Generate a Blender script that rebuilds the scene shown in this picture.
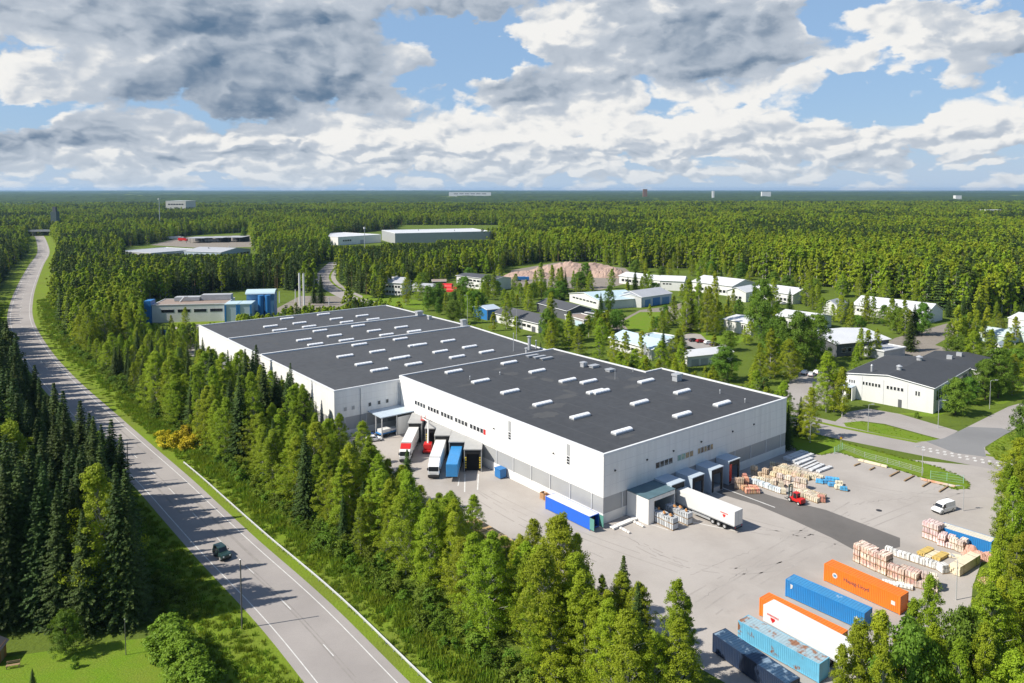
import bpy, bmesh, math, random
from math import radians, sin, cos, pi, atan2, hypot, sqrt, exp
from mathutils import Vector, Matrix, noise

S = bpy.context.scene
COL = S.collection
for _o in list(bpy.data.objects):
    bpy.data.objects.remove(_o)
rnd = random.Random(11)

# ------------------------------------------------------------------ camera
F_PX, PITCH, CAM_H, HZ = 748.118, 0.066, 62.743, 189.5
PY0 = HZ + F_PX * math.tan(PITCH)
cam_data = bpy.data.cameras.new("camera")
cam = bpy.data.objects.new("camera", cam_data)
COL.objects.link(cam)
cam_data.sensor_fit = 'HORIZONTAL'
cam_data.sensor_width = 36.0
cam_data.lens = F_PX / 1024 * 36.0
cam_data.shift_y = -(341.5 - PY0) / 1024
cam_data.clip_start = 0.5
cam_data.clip_end = 60000
cam.location = (0, 0, CAM_H)
cam.rotation_euler = (pi / 2 - PITCH, 0, 0)
S.camera = cam
S.render.resolution_x, S.render.resolution_y = 1024, 683

# ------------------------------------------------------------------ sun
SUN_EL, SUN_SHADOW = radians(44), radians(17)      # shadows fall towards +X, a little away from the camera
sun_to = Vector((-cos(SUN_SHADOW) * cos(SUN_EL), -sin(SUN_SHADOW) * cos(SUN_EL), sin(SUN_EL)))
sd = bpy.data.lights.new("sun", 'SUN')
sd.energy = 5.0
sd.angle = radians(0.5)
sd.color = (1.0, 0.94, 0.84)
sun = bpy.data.objects.new("sun", sd)
COL.objects.link(sun)
sun.rotation_euler = (-sun_to).to_track_quat('-Z', 'Y').to_euler()
sun.location = sun_to * 300

# ------------------------------------------------------------------ exposure
S.view_settings.view_transform = 'Standard'
S.view_settings.look = 'None'
S.view_settings.exposure = 0.50
S.view_settings.gamma = 1.0

# ------------------------------------------------------------------ node maths helper
class X:
    """a socket that understands + - * /"""
    def __init__(s, nt, sock): s.nt, s.k = nt, sock
    def _m(s, op, *a, clamp=False):
        n = s.nt.nodes.new('ShaderNodeMath'); n.operation = op; n.use_clamp = clamp
        for i, v in enumerate((s,) + a):
            if isinstance(v, X): s.nt.links.new(v.k, n.inputs[i])
            else: n.inputs[i].default_value = v
        return X(s.nt, n.outputs[0])
    def __add__(s, o): return s._m('ADD', o)
    def __radd__(s, o): return s._m('ADD', o)
    def __sub__(s, o): return s._m('SUBTRACT', o)
    def __rsub__(s, o): return (s * -1.0) + o
    def __mul__(s, o): return s._m('MULTIPLY', o)
    def __rmul__(s, o): return s._m('MULTIPLY', o)
    def __truediv__(s, o): return s._m('DIVIDE', o)
    def exp(s): return s._m('EXPONENT')
    def clamp(s): return s._m('ADD', 0.0, clamp=True)
    def step(s, a, b):
        n = s.nt.nodes.new('ShaderNodeMapRange'); n.interpolation_type = 'SMOOTHSTEP'
        s.nt.links.new(s.k, n.inputs['Value'])
        n.inputs['From Min'].default_value = a; n.inputs['From Max'].default_value = b
        return X(s.nt, n.outputs['Result'])

def vec(nt, x, y, z=0.0):
    n = nt.nodes.new('ShaderNodeCombineXYZ')
    for i, v in enumerate((x, y, z)):
        if isinstance(v, X): nt.links.new(v.k, n.inputs[i])
        else: n.inputs[i].default_value = v
    return n.outputs[0]

def tnoise(nt, v, scale, detail=4, rough=0.55, dist=0.0, dim='3D'):
    n = nt.nodes.new('ShaderNodeTexNoise'); n.noise_dimensions = dim
    n.inputs['Scale'].default_value = scale; n.inputs['Detail'].default_value = detail
    n.inputs['Roughness'].default_value = rough; n.inputs['Distortion'].default_value = dist
    if v is not None: nt.links.new(v, n.inputs['Vector'])
    return X(nt, n.outputs[0])

def mixc(nt, fac, a, b, blend='MIX'):
    n = nt.nodes.new('ShaderNodeMix'); n.data_type = 'RGBA'; n.blend_type = blend
    if isinstance(fac, X): nt.links.new(fac.k, n.inputs[0])
    else: n.inputs[0].default_value = fac
    for i, v in ((6, a), (7, b)):
        if isinstance(v, (tuple, list)): n.inputs[i].default_value = (v[0], v[1], v[2], 1)
        else: nt.links.new(v, n.inputs[i])
    return n.outputs[2]

# ------------------------------------------------------------------ sky
def build_world():
    w = bpy.data.worlds.new("World"); S.world = w
    w.use_nodes = True
    nt = w.node_tree; nt.nodes.clear()
    out = nt.nodes.new('ShaderNodeOutputWorld'); bg = nt.nodes.new('ShaderNodeBackground')
    nt.links.new(bg.outputs[0], out.inputs[0])
    bg.inputs[1].default_value = 0.105
    sky = nt.nodes.new('ShaderNodeTexSky'); sky.sky_type = 'NISHITA'; sky.sun_disc = False
    sky.sun_elevation = SUN_EL
    sky.sun_rotation = atan2(sun_to.x, sun_to.y)
    sky.altitude = 100; sky.air_density = 1.0; sky.dust_density = 0.6; sky.ozone_density = 1.6
    tc = nt.nodes.new('ShaderNodeTexCoord'); sp = nt.nodes.new('ShaderNodeSeparateXYZ')
    nt.links.new(tc.outputs['Generated'], sp.inputs[0])
    dx, dy, dz = (X(nt, sp.outputs[i]) for i in range(3))
    az = dx._m('ARCTAN2', dy) * 100.0            # hundredths of a radian, 0 = north of the camera
    el = dz._m('ARCSINE') * 100.0
    # irregular outlines: the cloud field is read through two warps
    w1 = tnoise(nt, vec(nt, az * 0.09 + 3.0, el * 0.16), 1.0, 5, 0.58, dim='2D')
    w2 = tnoise(nt, vec(nt, az * 0.09 + 41.0, el * 0.16 + 7.0), 1.0, 5, 0.58, dim='2D')
    a = az + (w1 - 0.5) * 15.0
    e = el + (w2 - 0.5) * 8.0
    def P(px, py):
        return math.atan((px - 512) / F_PX) * 100, math.atan((HZ - py) / F_PX) * 100
    ae = vec(nt, a, e)
    def blobs(lst):
        s = None
        for px, py, rx, ry, amp in lst:
            ca, ce = P(px, py); kx, ky = 7.48 / rx, 7.48 / ry
            m = nt.nodes.new('ShaderNodeVectorMath'); m.operation = 'MULTIPLY_ADD'; nt.links.new(ae, m.inputs[0])
            m.inputs[1].default_value = (kx, ky, 0); m.inputs[2].default_value = (-ca * kx, -ce * ky, 0)
            d = nt.nodes.new('ShaderNodeVectorMath'); d.operation = 'DOT_PRODUCT'; nt.links.new(m.outputs[0], d.inputs[0]); nt.links.new(m.outputs[0], d.inputs[1])
            q = nt.nodes.new('ShaderNodeMath'); q.operation = 'POWER'; q.inputs[0].default_value = 0.36788; nt.links.new(d.outputs['Value'], q.inputs[1])
            t = nt.nodes.new('ShaderNodeMath'); t.operation = 'MULTIPLY_ADD'; nt.links.new(q.outputs[0], t.inputs[0]); t.inputs[1].default_value = amp
            if s is None: t.inputs[2].default_value = 0.0
            else: nt.links.new(s.k, t.inputs[2])
            s = X(nt, t.outputs[0])
        return s
    def puffs(ox, oe, sa, se, scale, detail, rough, zz):
        n = nt.nodes.new('ShaderNodeTexVoronoi'); n.feature = 'F1'; n.voronoi_dimensions = '2D'
        n.inputs['Scale'].default_value = scale; n.inputs['Detail'].default_value = detail; n.inputs['Roughness'].default_value = rough
        nt.links.new(vec(nt, (az + ox) * sa + (w1 - 0.5) * 1.1 + zz, (el + oe) * se + (w2 - 0.5) * 1.1), n.inputs['Vector'])
        return X(nt, n.outputs['Distance']) * -1.0 + 0.6
    low = el.step(11.5, 3.5)
    cover = blobs([(60, 30, 170, 70, .9), (290, 60, 190, 80, 1.25), (20, 95, 80, 30, .4), (150, 150, 180, 30, .55),
                   (560, 75, 75, 48, 1.1), (690, 40, 120, 60, 1.2), (610, 10, 120, 30, .6), (460, 6, 40, 22, .7),
                   (500, 135, 140, 30, .65), (700, 130, 150, 36, .6), (860, 60, 110, 30, .8), (985, 62, 75, 30, 1.0),
                   (970, 125, 90, 30, .7), (800, 150, 100, 24, .4), (330, 160, 160, 22, .5), (600, 165, 200, 16, .3),
                   (470, 50, 52, 26, -1.5), (880, 4, 80, 20, -1.0), (870, 108, 60, 20, -.9), (940, 140, 90, 20, .4), (45, 122, 60, 14, -.9), (40, 150, 100, 16, .6), (215, 118, 40, 10, -.5), (1010, 10, 40, 20, -.6), (500, 118, 60, 12, -.4)])
    b1 = puffs(0, 0, .10, .17, 1.2, 2, .5, 0); b2 = puffs(-1.3, .9, .10, .17, 1.2, 2, .5, 0)
    n1 = tnoise(nt, vec(nt, az * 0.11, el * 0.2), 1.0, 6, 0.52, dim='2D')
    n1b = tnoise(nt, vec(nt, az * 0.11, el * 0.2), 1.0, 3, 0.5, dim='2D')
    n2 = tnoise(nt, vec(nt, (az - 1.5) * 0.11, (el + 1.1) * 0.2), 1.0, 3, 0.5, dim='2D')
    c1 = puffs(0, 0, .13, .30, 1.3, 2, .55, 5); c2 = puffs(-.9, .65, .13, .30, 1.3, 2, .55, 5)
    s1 = tnoise(nt, vec(nt, az * 0.10, el * 0.36 + 9.0), 1.3, 6, 0.55, dim='2D')
    dens = cover + (n1 - 0.5) * 1.15 * (1.0 - low * .5) + b1 * 1.05 * (1.0 - low) - (1.0 - low) * .06 + (c1 * 1.0 + (s1 - 0.5) * 1.5) * low + low * 0.34 - 0.10
    mask = dens.step(0.14, 0.46)
    # body of the cloud grey-blue underneath, paler on the sides turned to the sun
    dark = blobs([(310, 100, 130, 30, .85), (330, 45, 170, 50, .72), (140, 80, 120, 34, .62), (90, 8, 190, 40, .72), (220, 20, 120, 40, .25),
                  (545, 90, 60, 24, .80), (700, 62, 95, 30, .85), (660, 18, 110, 30, .58), (985, 68, 75, 26, .75),
                  (455, 10, 45, 24, .75), (765, 60, 60, 22, .5), (30, 148, 110, 14, 1.1), (200, 108, 90, 16, .45), (875, 115, 30, 8, .9),
                  (600, 150, 130, 10, .30), (400, 160, 160, 10, .30), (800, 165, 160, 8, .25), (200, 160, 150, 8, .35), (960, 95, 70, 12, .35),
                  (80, 75, 70, 26, -.35), (570, 40, 50, 16, -.75), (440, 140, 170, 16, -.40), (620, 125, 130, 16, -.40), (860, 60, 90, 20, -.60), (960, 120, 90, 14, -.50)])
    relief = ((n2 - n1b) * 2.0 + (b2 - b1) * 1.0) * (1.0 - low) + ((c2 - c1) * 1.25) * low
    shade = dark * 0.85 + 0.24 + relief + (s1 - 0.5) * 0.5 * low + (n1 - .5) * .55 - (1.0 - dens.step(0.25, 0.95)) * .28 * (1.0 - low)
    lit = (6.1, 6.05, 5.9)
    mid = (3.55, 3.92, 4.42)
    drk = (0.80, 1.32, 2.05)
    ccol = mixc(nt, shade.step(-.10, 0.55), lit, mid)
    ccol = mixc(nt, shade.step(0.36, 2.05), ccol, drk)
    # far clouds take the pale colour of the air near the horizon
    ccol = mixc(nt, el.step(6.5, 0.0) * 0.55, ccol, (4.0, 4.5, 5.05))
    blue = mixc(nt, 0.75, sky.outputs[0], (1.9, 3.1, 4.9))
    blue = mixc(nt, el.step(7.0, 0.5) * .8, blue, (3.4, 4.2, 5.2))
    high = el.step(60.0, 26.0)                        # the cloud field thins out overhead
    skyc = mixc(nt, el.step(26.0, 50.0), blue, sky.outputs[0])
    final = mixc(nt, mask * high, skyc, ccol)
    below = dz.step(-0.002, 0.0)
    final = mixc(nt, below, (1.2, 1.5, 1.6), final)
    nt.links.new(final, bg.inputs[0])
build_world()

# ------------------------------------------------------------------ pixel of the photograph -> point at height z
def at(px, py, z=0.0):
    ax = (px - 512) / F_PX; b = (PY0 - py) / F_PX
    dy = cos(PITCH) + b * sin(PITCH); dz = -sin(PITCH) + b * cos(PITCH)
    t = (z - CAM_H) / dz
    return Vector((ax * t, dy * t, z))
YAW = 0.669
U = Vector((-sin(YAW), cos(YAW), 0)); V = Vector((cos(YAW), sin(YAW), 0))
G0 = Vector((17.117, 136.725, 0))
def bl(v, u, z=0.0): return G0 + V * v + U * u + Vector((0, 0, z))      # warehouse grid -> world

# ------------------------------------------------------------------ materials
MATS = {}
def mat(name, col, rough=0.7, vary=0.0, scale=1.0, col2=None, detail=5, bump=0.0, bscale=None, metal=0.0, spec=0.4,
        rand=0.0, island=0.0, stretch=None, trans=0.0, fine=0.0, stand=0.0):
    if name in MATS: return MATS[name]
    m = bpy.data.materials.new(name); m.use_nodes = True
    nt = m.node_tree; b = nt.nodes['Principled BSDF']
    b.inputs['Roughness'].default_value = rough; b.inputs['Metallic'].default_value = metal
    b.inputs['Specular IOR Level'].default_value = spec
    c = None
    if vary or bump or fine:
        tc = nt.nodes.new('ShaderNodeTexCoord'); v = tc.outputs['Object']
        if stretch:
            mp = nt.nodes.new('ShaderNodeMapping'); mp.inputs['Scale'].default_value = stretch
            nt.links.new(v, mp.inputs[0]); v = mp.outputs[0]
    if vary:
        n = tnoise(nt, v, scale, detail, 0.62)
        c2 = col2 or tuple(x * 0.5 for x in col)
        c = mixc(nt, n.step(0.5 - 0.32, 0.5 + 0.28) * vary, col, c2)
    if fine:
        n = tnoise(nt, v, fine, 3, 0.7)
        c = mixc(nt, n.step(0.35, 0.75) * 0.5, c if c is not None else col, tuple(x * 0.55 for x in col))
    if rand or island:
        if c is None: c = mixc(nt, 0.0, col, col)
        hs = nt.nodes.new('ShaderNodeHueSaturation'); nt.links.new(c, hs.inputs['Color'])
        val = None
        if rand:
            oi = nt.nodes.new('ShaderNodeObjectInfo'); r = X(nt, oi.outputs['Random'])
            val = (r - 0.5) * rand
            if stand:
                val = val + (tnoise(nt, oi.outputs['Location'], 0.012, 3, 0.6) - 0.5) * stand
            nt.links.new((((r * 7.31)._m('FRACT') - 0.5) * (rand * 0.09) + 0.5).k, hs.inputs['Hue'])
        if island:
            ge = nt.nodes.new('ShaderNodeNewGeometry'); r2 = X(nt, ge.outputs['Random Per Island'])
            i = (r2 - 0.5) * island; val = i if val is None else val + i
        nt.links.new((val + 1.0).k, hs.inputs['Value'])
        c = hs.outputs[0]
    if c is None: b.inputs['Base Color'].default_value = (*col, 1)
    else: nt.links.new(c, b.inputs['Base Color'])
    if bump:
        bn = nt.nodes.new('ShaderNodeBump'); bn.inputs['Strength'].default_value = bump; bn.inputs['Distance'].default_value = 0.2
        nt.links.new(tnoise(nt, v, bscale or scale * 6, 4, 0.6).k, bn.inputs['Height']); nt.links.new(bn.outputs[0], b.inputs['Normal'])
    if trans:
        tr = nt.nodes.new('ShaderNodeBsdfTranslucent'); mx = nt.nodes.new('ShaderNodeMixShader'); mx.inputs[0].default_value = trans
        if c is None: tr.inputs[0].default_value = (*col, 1)
        else:
            cc = mixc(nt, 0.35, c, (0.18, 0.29, 0.025)); nt.links.new(cc, tr.inputs[0])
        nt.links.new(b.outputs[0], mx.inputs[1]); nt.links.new(tr.outputs[0], mx.inputs[2])
        nt.links.new(mx.outputs[0], nt.nodes['Material Output'].inputs[0])
    MATS[name] = m
    return m

# ------------------------------------------------------------------ mesh helper
class MB:
    def __init__(s): s.v, s.f, s.m = [], [], []
    def face(s, pts, mi=0):
        n = len(s.v); s.v += [tuple(p) for p in pts]; s.f.append(tuple(range(n, n + len(pts)))); s.m.append(mi)
    def box(s, x0, x1, y0, y1, z0, z1, mi=0, M=None):
        p = [Vector((x, y, z)) for z in (z0, z1) for x, y in ((x0, y0), (x1, y0), (x1, y1), (x0, y1))]
        if M is not None: p = [M @ q for q in p]
        n = len(s.v); s.v += [tuple(q) for q in p]
        for f in ((3, 2, 1, 0), (4, 5, 6, 7), (0, 1, 5, 4), (1, 2, 6, 5), (2, 3, 7, 6), (3, 0, 4, 7)):
            s.f.append(tuple(n + i for i in f)); s.m.append(mi)
        return s
    def prism(s, poly, z0, z1, mi=0, top=None, M=None):
        """poly is counter-clockwise (x, y)"""
        n = len(s.v); k = len(poly)
        pts = [Vector((p[0], p[1], z0)) for p in poly] + [Vector((p[0], p[1], z1)) for p in poly]
        if M is not None: pts = [M @ q for q in pts]
        s.v += [tuple(q) for q in pts]
        for i in range(k):
            j = (i + 1) % k; s.f.append((n + i, n + j, n + k + j, n + k + i)); s.m.append(mi)
        s.f.append(tuple(n + k + i for i in range(k))); s.m.append(mi if top is None else top)
        s.f.append(tuple(n + i for i in reversed(range(k)))); s.m.append(mi)
        return s
    def tube(s, pts, r, seg=8, mi=0, cap=True):
        pts = [Vector(p) for p in pts]; n0 = len(s.v)
        rr = r if isinstance(r, (list, tuple)) else [r] * len(pts)
        for i, p in enumerate(pts):
            d = (pts[min(i + 1, len(pts) - 1)] - pts[max(i - 1, 0)]).normalized()
            a = d.cross(Vector((0, 0, 1)) if abs(d.z) < 0.9 else Vector((1, 0, 0))).normalized(); b = d.cross(a)
            for k in range(seg):
                t = 2 * pi * k / seg; s.v.append(tuple(p + (a * cos(t) + b * sin(t)) * rr[i]))
        for i in range(len(pts) - 1):
            for k in range(seg):
                k2 = (k + 1) % seg
                s.f.append((n0 + i * seg + k, n0 + i * seg + k2, n0 + (i + 1) * seg + k2, n0 + (i + 1) * seg + k)); s.m.append(mi)
        if cap:
            s.f.append(tuple(n0 + k for k in reversed(range(seg)))); s.m.append(mi)
            s.f.append(tuple(n0 + (len(pts) - 1) * seg + k for k in range(seg))); s.m.append(mi)
        return s
    def wheel(s, c, r, w, axis='x', seg=16, mi=0):
        c = Vector(c); d = Vector((1, 0, 0)) if axis == 'x' else Vector((0, 1, 0))
        return s.tube([c - d * w / 2, c - d * w * 0.36, c + d * w * 0.36, c + d * w / 2], [r * 0.88, r, r, r * 0.88], seg, mi)
    def build(s, name, mats, parent=None, bevel=0.0, smooth=False, fixn=False):
        me = bpy.data.meshes.new(name)
        me.from_pydata(s.v, [], s.f)
        if not isinstance(mats, (list, tuple)): mats = [mats]
        for m in mats: me.materials.append(m)
        me.polygons.foreach_set('material_index', s.m)
        if smooth: me.polygons.foreach_set('use_smooth', [True] * len(me.polygons))
        if bevel or fixn:
            bm = bmesh.new(); bm.from_mesh(me)
            if bevel:
                bmesh.ops.remove_doubles(bm, verts=bm.verts, dist=0.0005)
                ed = [e for e in bm.edges if len(e.link_faces) == 2 and e.calc_face_angle(0) > 0.5]
                bmesh.ops.bevel(bm, geom=ed, offset=bevel, segments=2, affect='EDGES', profile=0.6)
            if fixn: bmesh.ops.recalc_face_normals(bm, faces=bm.faces)
            bm.to_mesh(me); bm.free()
        me.update()
        o = bpy.data.objects.new(name, me); COL.objects.link(o)
        if parent is not None: o.parent = parent
        return o

def tag(o, label=None, cat=None, group=None, kind=None):
    if label: o['label'] = label
    if cat: o['category'] = cat
    if group: o['group'] = group
    if kind: o['kind'] = kind
    return o
def thing(name, label, cat, loc=(0, 0, 0), rz=0.0, group=None):
    o = bpy.data.objects.new(name, None); o.empty_display_size = 0.3; COL.objects.link(o)
    o.location = loc; o.rotation_euler = (0, 0, rz)
    return tag(o, label, cat, group)
KIDS = {}
def kids(o):
    if o.name not in KIDS: KIDS[o.name] = list(o.children)
    return KIDS[o.name]
def dup(o, loc=None, rz=None, label=None, group=None, scale=None, parent=None, remat=None):
    c = o.copy(); COL.objects.link(c)
    if parent is not None: c.parent = parent
    if loc is not None: c.location = loc
    if rz is not None: c.rotation_euler = (0, 0, rz)
    if scale is not None: c.scale = scale
    if label: c['label'] = label
    if group: c['group'] = group
    for ch in kids(o): dup(ch, parent=c)
    return c
from mathutils.geometry import tessellate_polygon
# ================================================================== THE SETTING
M = {}
M['ground'] = mat('meadow_grass', (0.125, 0.180, 0.022), 0.95, 0.95, 0.05, (0.075, 0.105, 0.020), 9, bump=0.9, bscale=1.6, spec=0.1, fine=1.3)
M['verge'] = mat('verge_grass', (0.165, 0.255, 0.016), 0.95, 0.95, 0.10, (0.145, 0.170, 0.030), 9, bump=0.8, bscale=3, spec=0.1, fine=2.2)
M['lawn'] = mat('mown_lawn', (0.120, 0.225, 0.012), 0.95, 0.95, 0.22, (0.165, 0.205, 0.028), 8, bump=0.6, bscale=4, spec=0.1, fine=3.0)
M['woodfloor'] = mat('wood_floor', (0.040, 0.062, 0.014), 0.95, 0.9, 0.2, (0.030, 0.042, 0.014), 7, bump=0.8, bscale=2, spec=0.1)
M['gravel'] = mat('gravel', (0.27, 0.24, 0.205), 0.95, 0.8, 0.15, (0.20, 0.175, 0.145), 8, bump=0.3, bscale=6, spec=0.15, fine=2.5)

def asphalt(name, col, col2, crack=True):
    """worn asphalt: broad stains, fine grain and a few wandering tar-filled cracks"""
    m = bpy.data.materials.new(name); m.use_nodes = True
    nt = m.node_tree; b = nt.nodes['Principled BSDF']; b.inputs['Roughness'].default_value = 0.9
    b.inputs['Specular IOR Level'].default_value = 0.2
    tc = nt.nodes.new('ShaderNodeTexCoord'); v = tc.outputs['Object']
    n = tnoise(nt, v, 0.06, 9, 0.6)
    c = mixc(nt, n.step(0.36, 0.66), col, col2)
    n3 = tnoise(nt, v, 0.35, 8, 0.7)
    c = mixc(nt, n3.step(0.56, 0.80) * 0.42, c, tuple(x * 0.60 for x in col2))
    n2 = tnoise(nt, v, 3.0, 4, 0.7)
    c = mixc(nt, n2.step(0.3, 0.75) * 0.22, c, tuple(x * 0.75 for x in col))
    if crack:
        wv = nt.nodes.new('ShaderNodeVectorMath'); wv.operation = 'ADD'
        nn = nt.nodes.new('ShaderNodeTexNoise'); nn.inputs['Scale'].default_value = 0.15; nn.inputs['Detail'].default_value = 6
        nt.links.new(v, nn.inputs['Vector'])
        sc = nt.nodes.new('ShaderNodeVectorMath'); sc.operation = 'SCALE'; sc.inputs['Scale'].default_value = 6.0
        nt.links.new(nn.outputs['Color'], sc.inputs[0]); nt.links.new(v, wv.inputs[0]); nt.links.new(sc.outputs[0], wv.inputs[1])
        vo = nt.nodes.new('ShaderNodeTexVoronoi'); vo.feature = 'DISTANCE_TO_EDGE'; vo.inputs['Scale'].default_value = 0.06
        nt.links.new(wv.outputs[0], vo.inputs['Vector'])
        cr = X(nt, vo.outputs['Distance']).step(0.016, 0.004) * tnoise(nt, v, 0.05, 3).step(0.56, 0.66)
        c = mixc(nt, cr * 0.35, c, tuple(x * 0.62 for x in col))
    nt.links.new(c, b.inputs['Base Color'])
    return m
M['yard'] = asphalt('yard_asphalt', (0.385, 0.355, 0.325), (0.315, 0.288, 0.262))
M['road'] = asphalt('highway_asphalt', (0.325, 0.300, 0.282), (0.272, 0.250, 0.236), False)
M['street'] = asphalt('street_asphalt', (0.330, 0.305, 0.285), (0.285, 0.262, 0.245))
M['newasphalt'] = asphalt('new_asphalt', (0.150, 0.140, 0.132), (0.115, 0.108, 0.102), False)
M['patch'] = asphalt('patched_asphalt', (0.21, 0.21, 0.21), (0.18, 0.18, 0.18), False)
M['tar'] = mat('tar_strip', (0.19, 0.175, 0.165), 0.85, 0.95, 0.35, (0.30, 0.275, 0.25), 6)
M['paint'] = mat('road_paint', (0.66, 0.66, 0.63), 0.7, 0.95, 0.9, (0.45, 0.44, 0.42), 7)
M['kerb'] = mat('kerb_stone', (0.40, 0.38, 0.35), 0.9, 0.5, 1.0)

def sheet(name, pts, z, m, kind='structure', label=None, parent=None):
    P_ = [Vector((p[0], p[1], z)) for p in pts]
    mb = MB(); mb.v = [tuple(q) for q in P_]
    for tri in tessellate_polygon([P_]):
        a_, b_, c_ = (P_[k] for k in tri)
        ar = (b_ - a_).cross(c_ - a_).z
        if abs(ar) < 1e-4: continue
        mb.f.append(tuple(tri) if ar > 0 else tuple(reversed(tri))); mb.m.append(0)
    me_o = mb.build(name, m)
    return tag(me_o, label, None, None, kind)
def px(*pp): return [at(*p) for p in pp]

# ground to the horizon
g = MB(); R0 = 26000
g.face([(-R0, -600, 0), (R0, -600, 0), (R0, R0, 0), (-R0, R0, 0)])
tag(g.build('ground', M['ground']), kind='structure')

# ---- the highway on the left
ROADC = [Vector(p) for p in ((52, 8, 0), (26, 37, 0), (-10.5, 80, 0), (-31.5, 106.2, 0), (-49.2, 126.5, 0), (-62.8, 142.5, 0), (-73.8, 155.5, 0),
                             (-92.5, 176.8, 0), (-114.5, 202, 0), (-150, 243, 0), (-187, 289, 0), (-232, 350, 0), (-271, 410, 0), (-322, 494, 0),
                             (-396, 620, 0), (-470, 748, 0), (-590, 935, 0), (-640, 1010, 0))]
def smooth_line(P, n=6):
    out = []
    for i in range(len(P) - 1):
        p0, p1, p2, p3 = P[max(i - 1, 0)], P[i], P[i + 1], P[min(i + 2, len(P) - 1)]
        for k in range(n):
            t = k / n
            out.append(0.5 * ((2 * p1) + (p2 - p0) * t + (2 * p0 - 5 * p1 + 4 * p2 - p3) * t * t + (3 * p1 - p0 - 3 * p2 + p3) * t ** 3))
    out.append(P[-1]); return out
ROAD = smooth_line(ROADC)
def offset(line, d):
    out = []
    for i, p in enumerate(line):
        t = (line[min(i + 1, len(line) - 1)] - line[max(i - 1, 0)]).normalized()
        out.append(p + Vector((t.y, -t.x, 0)) * d)
    return out
def ribbon(line, d0, d1, z, mb, z1=None):
    a, b = offset(line, d0), offset(line, d1); z1 = z if z1 is None else z1
    for i in range(len(line) - 1):
        mb.face([(a[i].x, a[i].y, z), (b[i].x, b[i].y, z1), (b[i + 1].x, b[i + 1].y, z1), (a[i + 1].x, a[i + 1].y, z)])
    return mb
def strip(name, line, d0, d1, z, m, kind='structure'):
    o = ribbon(line, d0, d1, z, MB()).build(name, m)
    bm = bmesh.new(); bm.from_mesh(o.data)
    for f in bm.faces:
        f.normal_update()
        if f.normal.z < 0: f.normal_flip()
    bm.to_mesh(o.data); bm.free()
    return tag(o, kind=kind)
strip('grass_verge', ROAD, 4.9, 13.5, 0.004, M['verge'])
strip('grass_verge', ROAD, -12.5, -4.9, 0.004, M['verge'])
strip('highway', ROAD, -5.3, 5.3, 0.010, M['road'])
# worn wheel tracks / tar seams
mb = MB()
for (d, w, i0, i1) in ((0.25, 0.16, 8, 60), (-0.3, 0.22, 14, 24), (1.9, 0.5, 22, 34), (2.3, 0.35, 40, 60), (-2.0, 0.4, 30, 46)):
    ribbon(ROAD[i0:i1], d, d + w, 0.013, mb)
tag(mb.build('road_seam', M['tar']), kind='structure')
mb = MB()
ribbon(ROAD, 3.92, 4.06, 0.016, mb); ribbon(ROAD, -4.06, -3.92, 0.016, mb)
# dashed centre line
acc = 0.0
fine = []
for i in range(len(ROAD) - 1):
    n = max(1, int((ROAD[i + 1] - ROAD[i]).length))
    fine += [ROAD[i].lerp(ROAD[i + 1], k / n) for k in range(n)]
i = 2
while i + 4 < len(fine):
    ribbon(fine[i:i + 4], -0.07, 0.07, 0.016, mb); i += 12
tag(mb.build('road_marking', M['paint']), kind='structure')

# ---- the street behind the warehouse and past the yard
SC = [at(300, 262) + Vector((30, 0, 0)), at(322, 278), at(345, 296), bl(83.5, 196), bl(83.6, 120), bl(83.8, 60), bl(83.8, 26), bl(84.6, 5), bl(87.6, -12), bl(92.5, -32), bl(99, -56), bl(106, -82), bl(118, -120)]
STREET = smooth_line(SC, 6)
strip('pavement', STREET, -9.3, -6.2, 0.006, M['street'])          # footway on the far side
strip('grass_strip', STREET, -6.2, -4.6, 0.010, M['verge'])
strip('street', STREET, -4.6, 4.6, 0.014, M['street'])
# ---- the yard
yardL = [(-18.8, 76.6), (-24.5, 40), (-22.5, 24), (-19.0, 8), (-20.5, -8), (-20.5, -30), (-20, -52), (6, -60), (30, -52), (52, -47), (66, -46), (80, -46), (93.0, -48),
         (88.4, -32), (83.0, -24.6), (71.6, -8), (65.5, 8), (65.5, 20), (61, 20), (61, 0), (0, 0), (0, 76.2)]
sheet('yard', [bl(*p) for p in yardL], 0.008, M['yard'])
# bright grass between the yard and the street
gs = px((786, 425.5), (835, 440), (882.5, 453), (932.5, 465.5), (962, 477), (970, 485), (967, 489), (954, 489.5), (923, 478), (889, 467), (860, 459), (837, 451.5), (822, 455), (800, 452.5), (785.8, 440))
sheet('grass_strip', gs, 0.020, M['lawn'])
# freshly laid dark strip across the yard
ds = px((688, 470), (722, 480), (778, 498), (826, 510), (900, 538), (900, 547), (865, 556), (832, 538), (795, 521), (757, 505), (713, 492), (676, 476))
sheet('new_asphalt_strip', ds, 0.0155, M['newasphalt'])
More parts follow.
